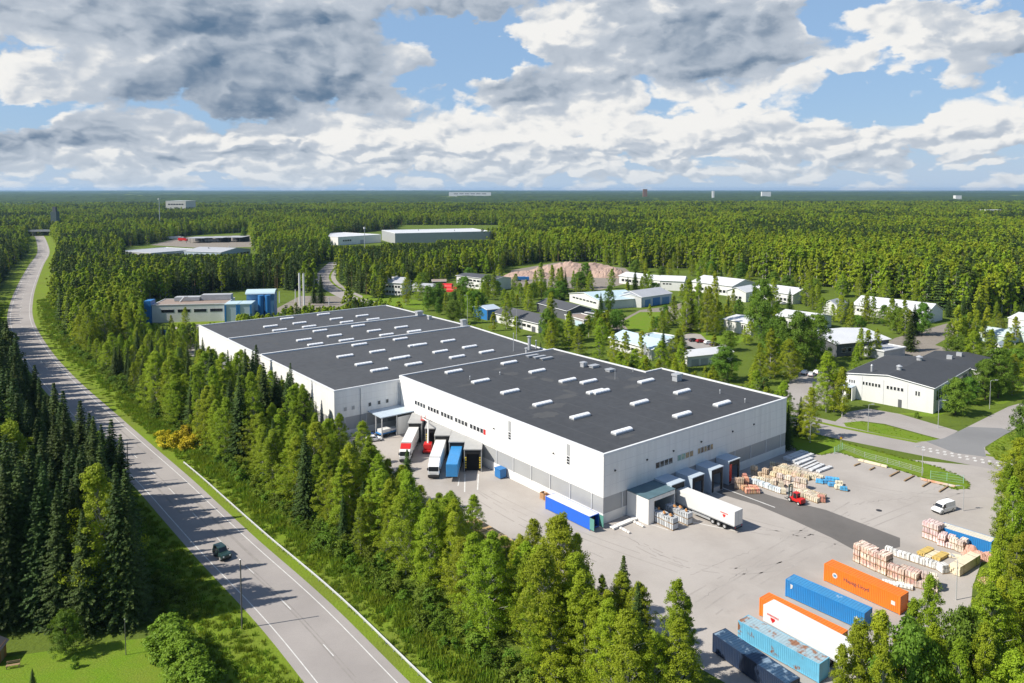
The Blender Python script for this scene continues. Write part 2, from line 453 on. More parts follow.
# streaks, seams and stains in the yard
mb = MB()
for a_, b_, w in (((620, 535), (690, 568), .25), ((560, 496), (690, 572), .0), ((690, 575), (765, 545), .22), ((745, 535), (815, 505), .0), ((700, 600), (760, 560), .18),
                  ((905, 500), (940, 486), .15), ((850, 505), (905, 498), .2), ((780, 540), (850, 515), .12)):
    if not w: continue
    p, q = at(*a_), at(*b_); d = (q - p).normalized(); nrm = Vector((-d.y, d.x, 0)); k = 26
    L = [p.lerp(q, i / k) + nrm * (noise.noise((i * .6, p.x, 0)) * .7) for i in range(k + 1)]
    for i in range(k):
        w0 = w * .55 * (0.15 + 1.3 * abs(noise.noise((i * .9, p.y, 3))))
        mb.face([L[i] - nrm * w0 + Vector((0, 0, .0125)), L[i] + nrm * w0 + Vector((0, 0, .0125)), L[i + 1] + nrm * w0 + Vector((0, 0, .0125)), L[i + 1] - nrm * w0 + Vector((0, 0, .0125))])
tag(mb.build('tar_seam', M['tar'], fixn=True), kind='structure')
# tyre tracks: rubber laid down on the asphalt where the lorries turn
M['tyre'] = mat('tyre_rubber_mark', (0.345, 0.318, 0.29), 0.9, 1.0, 0.25, (0.275, 0.252, 0.23), 8)
mb = MB()
for (P0, P1, P2_) in (((735, 525), (790, 545), (870, 520)), ((700, 505), (760, 530), (930, 560)), ((470, 490), (500, 515), (600, 560)), ((480, 488), (530, 520), (680, 570)), ((690, 600), (760, 560), (860, 500)), ((710, 612), (800, 545), (960, 490)), ((640, 545), (720, 590), (800, 560)), ((840, 480), (900, 500), (975, 495))):
    A_, B_, C_ = at(*P0), at(*P1), at(*P2_)
    L = [A_ * (1 - t) ** 2 + B_ * 2 * t * (1 - t) + C_ * t * t for t in [i / 30 for i in range(31)]]
    for off in (-.95, .95):
        a_, b_ = offset(L, off - .14), offset(L, off + .14)
        for i in range(30):
            if noise.noise((i * .35, off, P0[0])) > -.12: mb.face([(*a_[i][:2], .0135), (*b_[i][:2], .0135), (*b_[i + 1][:2], .0135), (*a_[i + 1][:2], .0135)])
tag(mb.build('tyre_track', M['tyre'], fixn=True), kind='structure')
# white bay lines in front of the docks
mb = MB()
def line_px(a_, b_, w, z=0.018):
    p, q = at(*a_), at(*b_); d = (q - p).normalized(); nrm = Vector((-d.y, d.x, 0)) * w / 2; zz = Vector((0, 0, z))
    mb.face([p - nrm + zz, q - nrm + zz, q + nrm + zz, p + nrm + zz])
line_px((719, 486.5), (775, 507.5), .3); line_px((712, 491), (722, 495), .3); line_px((465, 474), (464.6, 492), .25); line_px((478.5, 474), (477.5, 490), .25)
line_px((459.5, 478), (458, 486), .25); line_px((668, 517), (735, 531), .25)
line_px((640, 521), (668, 530), .2)
tag(mb.build('bay_marking', M['paint'], fixn=True), kind='structure')

# ---- side road past the building on the right, car park, footways
sr = px((915, 443), (944, 438.6), (970.6, 425.3), (1008.7, 406.5), (1040, 398), (1100, 385), (1100, 400), (1045, 412), (1018, 427), (1001.6, 436.5), (985, 447), (986, 458), (960, 456))
sheet('side_road', sr, 0.018, M['street'])
sheet('side_road_patch', px((926, 441.5), (944, 438.2), (968, 426.8), (1001, 428.2), (1012, 431), (1000, 437), (984, 447.5), (986, 457), (955, 453)), 0.022, M['patch'])
sheet('car_park', px((832, 424), (848, 412), (868, 408.5), (900, 414), (958, 431), (944, 440), (925, 435), (885, 424), (862, 421)), 0.020, M['street'])
sheet('car_park', px((780, 392), (800, 372), (822, 372), (838, 385), (834, 402), (800, 410), (786, 410)), 0.020, M['street'])
sheet('grass_strip', px((838, 414), (862, 422), (885, 425), (925, 436), (943, 441), (920, 441.5), (880, 434), (846, 426.5)), 0.016, M['lawn'])
sheet('grass_strip', px((986, 450), (992, 443), (1004, 436), (1024, 427), (1060, 440), (1060, 470), (1022, 466), (996, 460)), 0.024, M['verge'])
sheet('grass_strip', px((890, 413.5), (934, 417), (972, 404), (1003, 404), (1024, 397), (1024, 376), (985, 396), (940, 412)), 0.010, M['lawn'])
sheet('gravel_lot', px((868, 352), (895, 338), (952, 322), (962, 330), (935, 345), (960, 352), (945, 362), (900, 372)), 0.012, M['gravel'])
# zebra crossing
z0_, z1_ = at(921, 446.5), at(1003, 463.5)
mb = MB(); n = 11
for r in range(2):
    for i in range(n):
        p = z0_.lerp(z1_, (i + 0.15 + r * 0.35) / n); d = (z1_ - z0_).normalized(); nn_ = Vector((-d.y, d.x, 0))
        p = p - nn_ * (r * 1.9 - 0.2)
        a_ = 0.62
        mb.face([p + Vector((0, 0, .027)), p + d * a_ + Vector((0, 0, .027)), p + d * a_ - nn_ * 1.1 + Vector((0, 0, .027)), p - nn_ * 1.1 + Vector((0, 0, .027))])
tag(mb.build('crossing_marking', mat('worn_paint', (0.62, 0.61, 0.58), .8, .9, .9, (0.38, 0.36, 0.34), 7), fixn=True), kind='structure')
# other lots between the buildings
sheet('gravel_lot', px((500, 286), (512, 270), (560, 262), (625, 268), (640, 280), (600, 290), (560, 288)), 0.012, M['gravel'])
sheet('gravel_lot', px((640, 310), (672, 306), (700, 296), (712, 300), (690, 312), (655, 330), (622, 336), (610, 326)), 0.012, M['gravel'])
sheet('car_park', px((655, 345), (690, 333), (732, 338), (728, 348), (690, 356), (665, 356)), 0.014, M['street'])
sheet('lawn', px((622, 322), (640, 312), (664, 312), (668, 318), (650, 332), (630, 332)), 0.016, M['lawn'])
sheet('lawn', px((696, 330), (730, 335), (748, 338), (740, 343), (712, 345)), 0.018, M['lawn'])
sheet('gravel_lot', px((270, 312), (300, 296), (338, 296), (352, 308), (330, 318), (280, 318)), 0.012, M['gravel'])
sheet('lawn', px((338, 308), (352, 300), (362, 303), (372, 310), (345, 316)), 0.018, M['lawn'])
sheet('lawn', px((365, 290), (400, 297), (432, 303), (428, 310), (390, 306), (362, 298)), 0.018, M['lawn'])
sheet('lawn', px((152, 326), (200, 315), (262, 311), (300, 312), (260, 322), (198, 332), (165, 334)), 0.010, M['verge'])
sheet('gravel_lot', px((155, 345), (175, 327), (200, 324), (205, 345), (198, 358)), 0.014, M['street'])
sheet('gravel_lot', px((150, 245), (184, 237), (250, 235), (253, 247), (200, 248)), 0.012, M['gravel'])
sheet('gravel_lot', [bl(96, -62), bl(80, -46), bl(66, -46), bl(52, -47), bl(50, -56), bl(64, -58), bl(80, -64)], 0.010, M['gravel'])
# mown lawn at the bottom left
sheet('lawn', [(-92, 70), (-74, 95), (-56, 100), (-46, 102), (-38, 90), (-34, 60)], 0.008, M['lawn'])
# ================================================================== THE WAREHOUSE
M['white'] = mat('white_metal_cladding', (0.80, 0.79, 0.76), 0.55, 0.75, 0.9, (0.66, 0.645, 0.615), 7, bump=0.04, bscale=1.0, stretch=(1, 1, .07))
M['whiteold'] = mat('aged_white_cladding', (0.66, 0.655, 0.64), 0.6, 0.6, 0.25, (0.54, 0.535, 0.52), 6, stretch=(1, 1, .15))
M['band'] = mat('grey_translucent_panel', (0.36, 0.365, 0.365), 0.45, 0.5, 0.3, (0.29, 0.295, 0.30), 5)
M['plinth'] = mat('white_plinth', (0.72, 0.71, 0.685), 0.8, 0.5, 0.4, (0.58, 0.565, 0.54), 7)
M['bitumen'] = mat('black_roof_felt', (0.056, 0.060, 0.066), 0.8, 0.75, 0.06, (0.044, 0.046, 0.050), 8, fine=0.6)
M['bitumen2'] = mat('grey_roof_felt', (0.070, 0.074, 0.080), 0.8, 0.7, 0.06, (0.054, 0.056, 0.060), 8, fine=0.6)
M['coping'] = mat('white_coping', (0.70, 0.71, 0.71), 0.5, 0.3, 0.5)
M['dark'] = mat('dark_interior', (0.018, 0.018, 0.019), 0.9)
M['glass'] = mat('dark_window_glass', (0.02, 0.023, 0.027), 0.08, spec=0.6)
M['acryl'] = mat('white_acrylic_dome', (0.80, 0.81, 0.82), 0.35, 0.2, 1.5)
M['steel'] = mat('galvanised_steel', (0.50, 0.51, 0.52), 0.42, 0.5, 1.0, (0.38, 0.39, 0.40), metal=0.35)
M['bluegrey'] = mat('blue_grey_metal', (0.43, 0.50, 0.57), 0.5, 0.4, 0.5, (0.36, 0.43, 0.49))
M['grey'] = mat('grey_metal', (0.40, 0.41, 0.41), 0.5, 0.4, 0.4, (0.32, 0.325, 0.325))
M['black'] = mat('black_rubber', (0.02, 0.02, 0.02), 0.7)
M['yellow'] = mat('yellow_paint', (0.75, 0.55, 0.05), 0.5)
M['redp'] = mat('red_paint', (0.55, 0.020, 0.018), 0.35, 0.3, 0.8, (0.42, 0.02, 0.02))
M['posterteal'] = mat('teal_poster', (0.05, 0.32, 0.34), 0.5, 0.8, 1.3, (0.55, 0.50, 0.30), 3)
M['posterorange'] = mat('orange_poster', (0.62, 0.42, 0.20), 0.5, 0.9, 1.8, (0.10, 0.12, 0.12), 3)

M['dockgrey'] = mat('grey_dock_roof', (0.36, 0.36, 0.35), .7, .6, .5, (.27, .27, .265))
W = thing('warehouse', 'huge white warehouse with flat black roof, dock shelters and a long row of small windows', 'warehouse', G0, YAW)
H1, H2 = 13.1, 12.06
near = [(0, 0), (61.3, 0), (61.3, 38.2), (54.7, 38.2), (54.7, 75.9), (0, 75.9)]
far = [(-18.7, 75.9), (54.7, 75.9), (60, 128), (60, 191.9), (-18.7, 191.9)]
def walls(poly, z0, z1, out, mb, skip=(), mi=0):
    """outward wall leaves standing on the edges of a polygon"""
    n = len(poly)
    for i in range(n):
        if i in skip: continue
        a_, b_ = Vector((*poly[i], 0)), Vector((*poly[(i + 1) % n], 0)); d = (b_ - a_).normalized(); nn_ = Vector((d.y, -d.x, 0)) * out
        p, q = a_ + nn_ - d * out * 0, b_ + nn_
        mb.face([p + Vector((0, 0, z0)), q + Vector((0, 0, z0)), q + Vector((0, 0, z1)), p + Vector((0, 0, z1))], mi)
def shrink(poly, d):
    n = len(poly); out = []
    for i in range(n):
        a_, b_, c_ = Vector(poly[i - 1]), Vector(poly[i]), Vector(poly[(i + 1) % n])
        d1, d2 = (b_ - a_).normalized(), (c_ - b_).normalized()
        n1, n2 = Vector((-d1.y, d1.x)), Vector((-d2.y, d2.x))
        k = (n1 + n2); k = k / max(0.2, k.length_squared) * 2
        out.append(tuple(b_ + k * d))
    return out
def block(poly, H, lo, hi, nm, roofm):
    mb = MB(); mb.prism(poly, hi, H); mb.build('upper_wall', M['white'], W)
    mb = MB(); mb.prism(shrink(poly, 0.06), lo, hi - 0.003); mb.build('panel_band', M['band'], W)
    mb = MB(); mb.prism(shrink(poly, 0.02), 0, lo - 0.003); mb.build('plinth', M['plinth'], W)
    mb = MB(); mb.prism(shrink(poly, 0.45), H + 0.001, H + 0.06); mb.build('roof', roofm, W)
    # parapet coping
    mb = MB(); o_, i_ = shrink(poly, -0.06), shrink(poly, 0.42); n = len(poly); zt = H + 0.34
    for k in range(n):
        j = (k + 1) % n
        mb.face([(*o_[k], H - .12), (*o_[j], H - .12), (*o_[j], zt), (*o_[k], zt)])
        mb.face([(*o_[k], zt), (*o_[j], zt), (*i_[j], zt), (*i_[k], zt)])
        mb.face([(*i_[k], zt), (*i_[j], zt), (*i_[j], H + .005), (*i_[k], H + .005)])
    mb.build('coping', M['coping'], W)
block(near, H1, 1.9, 5.0, 'near', M['bitumen'])
block(far, H2, 1.6, 5.0, 'far', M['bitumen2'])
# cladding joints on the band and fine panel seams on the upper walls
def post_(x0, x1, y0, y1, z0, z1): MB().box(x0, x1, y0, y1, z0, z1).build('panel_post', M['coping'], W)
for u in range(3, 75, 6): post_(-.09, .02, u, u + .14, 1.9, 5.0)
for v in range(5, 61, 6): post_(v, v + .14, -.09, .02, 1.9, 5.0)
for v in range(-16, 0, 6): post_(v, v + .14, 75.9 - .09, 75.92, 1.6, 5.0)
for u in range(80, 190, 6): post_(-18.79, -18.68, u, u + .14, 1.6, 5.0)
mb = MB()
for z in (7.05, 9.1, 11.1):
    mb.box(-.012, .02, .3, 75.5, z, z + .065); mb.box(.3, 61, -.012, .02, z, z + .065)
for z in (6.9, 8.6, 10.3):
    mb.box(-18.4, -.3, 75.888, 75.92, z, z + .065)
for k in range(10):
    mb.box(-.010, .02, 6 + k * 7.2, 6.05 + k * 7.2, 5.05, 12.9)
for k in range(9):
    mb.box(6 + k * 6.4, 6.05 + k * 6.4, -.010, .02, 5.05, 12.9)
mb.build('cladding_seam', M['whiteold'], W)
# roof steps between the bays of the far block
def roof_curb(u, v0, v1, z):
    mb = MB(); mb.box(v0, v1, u - .35, u + .35, z, z + .42); mb.box(v0, v1, u + .35, u + .8, z, z + .10)
    mb.build('roof_curb', M['coping'], W)
roof_curb(128.3, -18.2, 59.4, H2 + .061); roof_curb(159.5, -18.2, 59.5, H2 + .061)
mb = MB()
for (u_, v0, v1) in ((124.5, -18, 58), (155.5, -18, 59), (40, 2, 52), (20, 2, 59), (100, -17, 55), (60, 1, 53)):
    mb.box(v0, v1, u_, u_ + .10, H2 if u_ > 76 else H1, (H2 if u_ > 76 else H1) + .075)
for k in range(9):
    v_ = 6 + k * 6; mb.box(v_, v_ + .10, .8, 38 if v_ > 54 else 75, H1, H1 + .072)
for k in range(12):
    v_ = -15 + k * 6; mb.box(v_, v_ + .10, 77, 191, H2, H2 + .072)
mb.build('felt_seam', mat('felt_seam', (0.070, 0.073, 0.079), 0.8), W)

# small windows in five groups of four above the docks
def window_box(name, M_, v=None, u=None, a0=0, a1=1, z0=0, z1=1, glass=None, frame=.08):
    """on the face v = const (looking along -v) or u = const (looking along -u)"""
    f = MB(); gl = MB()
    if v is not None:
        for (c0, c1, d0, d1) in ((a0, a0 + frame, z0, z1), (a1 - frame, a1, z0, z1), (a0, a1, z0, z0 + frame), (a0, a1, z1 - frame, z1)):
            f.box(v - .06, v - .004, c0, c1, d0, d1)
        gl.box(v - .03, v - .006, a0 + frame, a1 - frame, z0 + frame, z1 - frame)
    else:
        for (c0, c1, d0, d1) in ((a0, a0 + frame, z0, z1), (a1 - frame, a1, z0, z1), (a0, a1, z0, z0 + frame), (a0, a1, z1 - frame, z1)):
            f.box(c0, c1, u - .06, u - .004, d0, d1)
        gl.box(a0 + frame, a1 - frame, u - .03, u - .006, z0 + frame, z1 - frame)
    fo = f.build(name, M['coping'], W); gl.build('pane', glass or M['glass'], fo)
    return fo
for gi, (u1, u0) in enumerate(((68.2, 62.8), (61.9, 56.5), (55.8, 50.3), (49.7, 44.2), (43.5, 38.0))):
    w_ = (u1 - u0) / 4
    for k in range(4):
        window_box('window', M, v=0, a0=u1 - (k + 1) * w_ + .12, a1=u1 - k * w_ - .12, z0=7.35, z1=8.5, glass=M['glass'])
mb = MB(); mb.box(-.05, -.005, 37.2, 38.0, 7.3, 8.5)
tag(mb.build('sign_board', M['redp'], W), 'small red sign at the end of the window row')
for u in (9.7, 28.4):
    mb = MB(); mb.box(-.05, -.005, u - .45, u + .45, 10.4, 12.7); mb.build('vent_panel', M['band'], W)
    for k in range(3):
        window_box('window', M, v=0, a0=u - .45, a1=u + .45, z0=8.65 + k * .56, z1=9.16 + k * .56, frame=.05)
for (v0, v1, n_, gm) in ((14.6, 19.9, 4, None), (21.3, 26.5, 4, 1), (27.9, 33.2, 5, 2)):
    w_ = (v1 - v0) / n_
    for k in range(n_):
        gl = M['glass'] if gm is None else ((M['posterteal'] if k < 2 else M['posterorange']) if gm == 1 else (M['posterorange'] if k % 2 == 0 else M['glass']))
        window_box('window', M, u=0, a0=v0 + k * w_ + .03, a1=v0 + (k + 1) * w_ - .03, z0=7.15, z1=8.4, glass=gl, frame=.06)
# little wall lamps
for v_ in (3, 12, 20, 29, 40, 48):
    mb = MB(); mb.box(v_ - .12, v_ + .12, -.30, -.005, 9.6, 9.8); mb.box(v_ - .05, v_ + .05, -.14, -.005, 9.4, 9.6); mb.build('wall_lamp', M['black'], W)
for u_ in (14, 34):
    mb = MB(); mb.box(-.30, -.005, u_ - .12, u_ + .12, 9.6, 9.8); mb.build('wall_lamp', M['black'], W)
# windows on the short wall of the far block
for v_ in (-16.2, -14.0, -9.3, -6.6, -4.2):
    window_box('window', M, u=75.9, a0=v_, a1=v_ + .9, z0=6.6, z1=7.7, glass=M['band'] if v_ < -10 else M['glass'])
# down-pipe in the inner corner
MB().tube([(-.3, 75.5, .2), (-.3, 75.5, 11.8)], .12).build('downpipe', M['steel'], W)
MB().tube([(-11.5, 75.7, .2), (-11.5, 75.7, 11.8)], .10).build('downpipe', M['steel'], W)

# skylights: seen in the photograph, read on the roof plane
def skylight_mesh():
    mb = MB(); L, w = 5.0, 1.5
    mb.box(-L / 2, L / 2, -w / 2, w / 2, 0, .32)
    n = 8
    for i in range(n):
        a0, a1 = pi * i / n, pi * (i + 1) / n
        mb.face([(-L / 2, -cos(a0) * w / 2, .32 + sin(a0) * .42), (-L / 2, -cos(a1) * w / 2, .32 + sin(a1) * .42), (L / 2, -cos(a1) * w / 2, .32 + sin(a1) * .42), (L / 2, -cos(a0) * w / 2, .32 + sin(a0) * .42)][::-1], 1)
    for sx in (-1, 1):
        mb.face([(sx * L / 2, -cos(pi * i / n) * w / 2, .32 + sin(pi * i / n) * .42) for i in range(n + 1)], 1)
    for k in range(1, 5):
        x = -L / 2 + L * k / 5
        for i in range(n):
            a0, a1 = pi * i / n, pi * (i + 1) / n
            mb.face([(x - .04, -cos(a0) * w / 2 * 1.02, .32 + sin(a0) * .44), (x - .04, -cos(a1) * w / 2 * 1.02, .32 + sin(a1) * .44), (x + .04, -cos(a1) * w / 2 * 1.02, .32 + sin(a1) * .44), (x + .04, -cos(a0) * w / 2 * 1.02, .32 + sin(a0) * .44)][::-1], 0)
    return mb
SKY_PX_FAR = [(456, 122), (386, 155), (510, 141), (425, 171), (551, 156), (597, 174), (529, 213), (659, 195), (577, 232), (710, 214), (612, 104), (667, 123), (711, 137), (760, 153), (777, 110), (824, 125),
              (828, 174), (881, 191), (944, 159), (998, 177), (765, 233), (842, 262), (704, 282), (783, 315), (850, 341), (927, 292), (997, 316), (940, 209), (1005, 236)]
SKY_PX_FAR = [(180 + x / 4.267, 290 + y / 4.267) for x, y in SKY_PX_FAR]
SKY_PX_FAR += [(400 + x / 5.12, 290 + y / 5.12) for x, y in ((74, 211), (246, 261), (100, 281), (206, 315), (356, 291), (443, 316), (292, 342), (10, 345), (68, 379))]
SKY_PX_NEAR = [(400 + x / 5.12, 290 + y / 5.12) for x, y in ((275, 417), (412, 466), (558, 372), (563, 520), (702, 415), (858, 462), (1000, 520))]
SKY_PX_NEAR += [(542.5, 403.5), (588.5, 351.5 + 30), (646, 381), (601, 391.5), (682, 391.5), (639.5, 402.5), (722, 403.5), (580, 416), (682, 414.5), (622, 431)]
SKYM = None
sun_n = 0
for lst, Hh in ((SKY_PX_FAR, H2), (SKY_PX_NEAR, H1)):
    for (x, y) in lst:
        p = at(x, y, Hh + .35) - G0
        v, u = p.dot(V), p.dot(U)
        if SKYM is None:
            SKYM = skylight_mesh().build('skylight', [M['steel'], M['acryl']], W); o = SKYM
        else:
            o = SKYM.copy(); COL.objects.link(o); o.parent = W
        o.location = (v, u, Hh + .06)
# small skylights, fans and vents on the roof
def roof_unit(x, y, Hh, s=(1.2, 1.2, 1.2)):
    p = at(x, y, Hh) - G0; v, u = p.dot(V), p.dot(U); z = Hh + .06
    mb = MB(); sx, sy, sz = s
    mb.box(v - sx / 2, v + sx / 2, u - sy / 2, u + sy / 2, z, z + sz * .7)
    mb.box(v - sx * .6, v + sx * .6, u - sy * .6, u + sy * .6, z + sz * .72, z + sz)
    mb.build('roof_vent', M['steel'], W, bevel=.04)
def roof_pipe(x, y, Hh, h=2.2, r=.22):
    p = at(x, y, Hh) - G0; v, u = p.dot(V), p.dot(U)
    mb = MB(); mb.tube([(v, u, Hh), (v, u, Hh + h)], r, 10); mb.tube([(v, u, Hh + h + .05), (v, u, Hh + h + .12), (v, u, Hh + h + .35)], [r * 1.7, r * 1.7, .05], 10)
    mb.build('roof_pipe', M['steel'], W)
for x, y, Hh, s in ((583.5, 367, H1, (1.3, 1.3, 1.4)), (594, 367.5, H1, (2.4, 1.6, .7)), (610, 371.5, H1, (2.0, 1.6, .7)), (677, 381, H1, (2.0, 1.6, 1.9)),
                    (532.5, 357, H1, (3.6, 1.0, .6)), (539.5, 358.2, H1, (3.6, 1.0, .6)), (546.5, 359.6, H1, (3.6, 1.0, .6)),
                    (419, 316, H2, (2.4, 2.0, 2.0)), (463.5, 326.5, H2, (1.8, 1.5, 2.6)), (429.5, 319.5, H2, (1.2, 1.2, 1.4))):
    roof_unit(x, y, Hh, s)
for x, y, Hh, h, r in ((529.3, 350, H2, 4.2, .5), (526.5, 353.5, H2, 1.6, .4), (536, 349, H2, 2.6, .2), (513.5, 351.5, H2, 5.6, .10), (615, 379.5, H1, 2.4, .06), (720, 394, H1, .8, .1),
                       (745, 403, H1, .8, .1), (633, 372, H1, .7, .1), (470, 380, H1, .8, .1), (500, 375, H1, .6, .12)):
    roof_pipe(x, y, Hh, h, r)
# stains on the felt: ponding marks as thin sheets with an outline of their own
mb = MB()
for (x, y, rx, ry) in ((500, 369, 2.4, 1.0), (612, 378, 1.4, 2.2), (547, 380, 1.2, 2.4), (570, 392, .8, 2.6), (530, 378, 2.2, 1), (380, 350, 3, 1.2), (225, 326, 5, 1.4), (345, 330, 3, 1.), (300, 345, 4, .8)):
    Hh = H1 if x > 405 and y > 360 else H2
    p = at(x, y, Hh) - G0; v, u = p.dot(V), p.dot(U)
    mb.face([(v + rx * cos(t * pi / 9) * (1 + .35 * noise.noise((t * .9, x, 0))), u + ry * sin(t * pi / 9) * (1 + .35 * noise.noise((t * .9, y, 1))), Hh + .064) for t in range(18)])
for k in range(26):
    Hh = H1 if k % 2 else H2; v, u = (rnd.uniform(4, 52), rnd.uniform(4, 70)) if k % 2 else (rnd.uniform(-14, 52), rnd.uniform(82, 186)); rx, ry = rnd.uniform(.6, 3.4), rnd.uniform(.6, 2.4); x, y = k * 3.1, k * 1.7
    mb.face([(v + rx * cos(t * pi / 9) * (1 + .45 * noise.noise((t * .9, x, 0))), u + ry * sin(t * pi / 9) * (1 + .45 * noise.noise((t * .9, y, 1))), Hh + .0665) for t in range(18)])
mb.build('ponding_mark', mat('ponding_mark', (0.078, 0.078, 0.077), 0.85, 0.95, 0.8, (0.057, 0.060, 0.064)), W)

# ---- dock houses on the short wall: three boxes and a covered dock
def dock_box(v0, v1, d, h, door=None):
    t = .12
    mb = MB(); mb.box(v0, v0 + t, -d, -.07, 0, h); mb.box(v1 - t, v1, -d, -.07, 0, h); mb.build('dock_house', M['bluegrey'], W)
    mb = MB(); mb.box(v0 - .06, v1 + .06, -d - .1, -.07, h + .003, h + .16); mb.build('dock_roof', M['bluegrey'], W)
    mb = MB(); mb.box(v0 + t, v1 - t, -.5, -.08, .2, h - .1); mb.build('dock_door', M['dark'], W)
    mb = MB(); mb.box(v0 + t + .003, v0 + .75, -d - .03, -d + .10, 0.3, h - .01); mb.box(v1 - .75, v1 - t - .003, -d - .03, -d + .10, .3, h - .01); mb.box(v0 + .76, v1 - .76, -d - .03, -d + .1, h - 1.0, h - .01)
    mb.build('dock_seal', M['black'], W)
    mb = MB(); mb.box(v0 + t + .01, v1 - t - .01, -d + .11, -.51, 0, 1.1); mb.build('dock_leveller', M['grey'], W)
    if door:
        mb = MB(); mb.box(v0 + .13, v0 + .95, -d - .06, -d - .034, .8, h - .6)
        tag(mb.build('dock_flag', M['redp'], W), 'red panel inside the dock opening')
dock_box(20.8, 24.6, 4.3, 5.0); dock_box(27.3, 31.2, 4.1, 5.0); dock_box(34.2, 38.1, 3.4, 5.0, True)
# covered dock: low roof on walls with a raised box beside it
mb = MB(); mb.box(6.4, 6.55, -5.2, -.07, 0, 4.9); mb.box(6.4, 8.0, -5.5, -5.205, 0, 4.9); mb.box(13.9, 14.05, -5.5, -.07, 0, 4.9); mb.box(8.003, 13.897, -5.5, -5.3, 4.1, 4.9); mb.build('canopy_wall', M['white'], W)
mb = MB(); mb.box(6.3, 14.1, -5.6, -.07, 4.903, 5.05); mb.build('canopy_roof', mat('dark_canopy_roof', (0.10, 0.17, 0.20), 0.4, 0.5, .6), W)
mb = MB(); mb.box(6.56, 13.89, -.6, -.08, 0, 4.6); mb.build('canopy_door', M['dark'], W)
dock_box(14.3, 18.3, 4.4, 5.2)

# ---- slanted dock houses on the long wall (the trucks stand pointing straight to the left rear)
for (cu, a0, a1) in ((61.0, 1, 0),):
    pass
TR_DIR = Vector((0.0, -1.0, 0))                       # world direction the docked trucks point to
def slant_dock(pxl, pxr, py, z=4.9, open_=True, mouth=True):
    """mouth corners read from the picture; sides run back to the wall along +y"""
    a_, b_ = at(pxl, py, z), at(pxr, py, z); a_.z = b_.z = 0
    b_.y = a_.y
    def back(p):                                      # distance along +y to the wall plane v = 0
        q = p - G0; return -(q.dot(V)) / V.y
    ya, yb = back(a_) - .05, back(b_) - .05
    Mi = W.matrix_basis.inverted() if False else (Matrix.Translation(G0) @ Matrix.Rotation(YAW, 4, 'Z')).inverted()
    t = .14
    A, B = Vector((a_.x, a_.y)), Vector((b_.x, b_.y))
    mb = MB()
    mb.prism([(A.x, A.y), (A.x + t, A.y), (A.x + t, A.y + ya - t * 1.3), (A.x, A.y + ya)], 0, z - .003, M=Mi)
    mb.prism([(B.x - t, B.y), (B.x, B.y), (B.x, B.y + yb), (B.x - t, B.y + yb)], 0, z - .003, M=Mi)
    mb.build('dock_house', M['grey'], W)
    mb = MB(); mb.prism([(A.x - .1, A.y - .15), (B.x + .1, B.y - .15), (B.x + .1, B.y + yb), (A.x - .1, A.y + ya)], z, z + .22, M=Mi); mb.build('dock_roof', M['dockgrey'], W)
    mb = MB(); w_ = B.x - A.x
    mb.prism([(A.x + t, A.y + .02), (A.x + .55, A.y + .02), (A.x + .55, A.y + .2), (A.x + t, A.y + .2)], .2, z - .01, M=Mi)
    mb.prism([(B.x - .55, A.y + .02), (B.x - t, A.y + .02), (B.x - t, A.y + .2), (B.x - .55, A.y + .2)], .2, z - .01, M=Mi)
    mb.prism([(A.x + .555, A.y + .02), (B.x - .555, A.y + .02), (B.x - .555, A.y + .2), (A.x + .555, A.y + .2)], z - .9, z - .01, M=Mi)
    mb.build('dock_seal', M['black'], W)
    mb = MB(); mb.prism([(A.x + t + .01, A.y + .9), (B.x - t - .01, B.y + .9), (B.x - t - .01, B.y + 1.0), (A.x + t + .01, A.y + 1.0)], .0, z - .02, M=Mi); mb.build('dock_door', M['dark'], W)
    if open_:
        for s_ in (A.x + .18, B.x - .52):
            for k in range(5):
                mb = MB(); mb.prism([(s_, A.y - .02), (s_ + .34, A.y - .02), (s_ + .34, A.y + .017), (s_, A.y + .017)], .9 + k * .55, 1.2 + k * .55, M=Mi)
                mb.build('hazard_block', M['yellow'], W)
    return A, B
DOCKS = [slant_dock(408, 421.5, 423.5, 4.9, False), slant_dock(425, 436.5, 429, 4.6, True), slant_dock(434.5, 450, 436, 4.9, False), slant_dock(449, 465, 442.5, 4.9, False), slant_dock(464, 481.5, 450, 5.0, True)]
# awning in the inner corner
mb = MB(); mb.prism([(-9.5, 68.5), (-.1, 68.5), (-.1, 75.8), (-9.5, 75.8)], 5.3, 5.55); mb.build('awning', M['bluegrey'], W)
mb = MB()
for q in ((-9.2, 68.8), (-5, 68.8), (-9.2, 72)): mb.box(q[0] - .12, q[0] + .12, q[1] - .12, q[1] + .12, 0, 5.297)
mb.build('awning_post', M['steel'], W)
mb = MB(); mb.box(-4.6, -.2, 69.0, 69.1, 0, 4.6); mb.build('awning_wall', M['white'], W)
# ================================================================== OTHER BUILDINGS
M['palewall'] = mat('pale_wall', (0.66, 0.655, 0.63), 0.7, 0.5, 0.3, (0.52, 0.515, 0.50))
M['creamwall'] = mat('cream_wall', (0.66, 0.63, 0.55), 0.7, 0.4, 0.3)
M['greywall'] = mat('grey_wall', (0.42, 0.43, 0.44), 0.7, 0.4, 0.3)
M['darkwall'] = mat('dark_wall', (0.10, 0.105, 0.115), 0.7, 0.4, 0.3)
M['bluewall'] = mat('blue_wall', (0.10, 0.24, 0.42), 0.55, 0.3, 0.3)
M['bluepaint'] = mat('bright_blue_paint', (0.025, 0.16, 0.40), 0.45, 0.3, 0.5, (0.03, 0.15, 0.42))
M['whiteroof'] = mat('white_sheet_roof', (0.62, 0.63, 0.64), 0.5, 0.6, 0.12, (0.46, 0.47, 0.485), 7, stretch=(1, 1, .3))
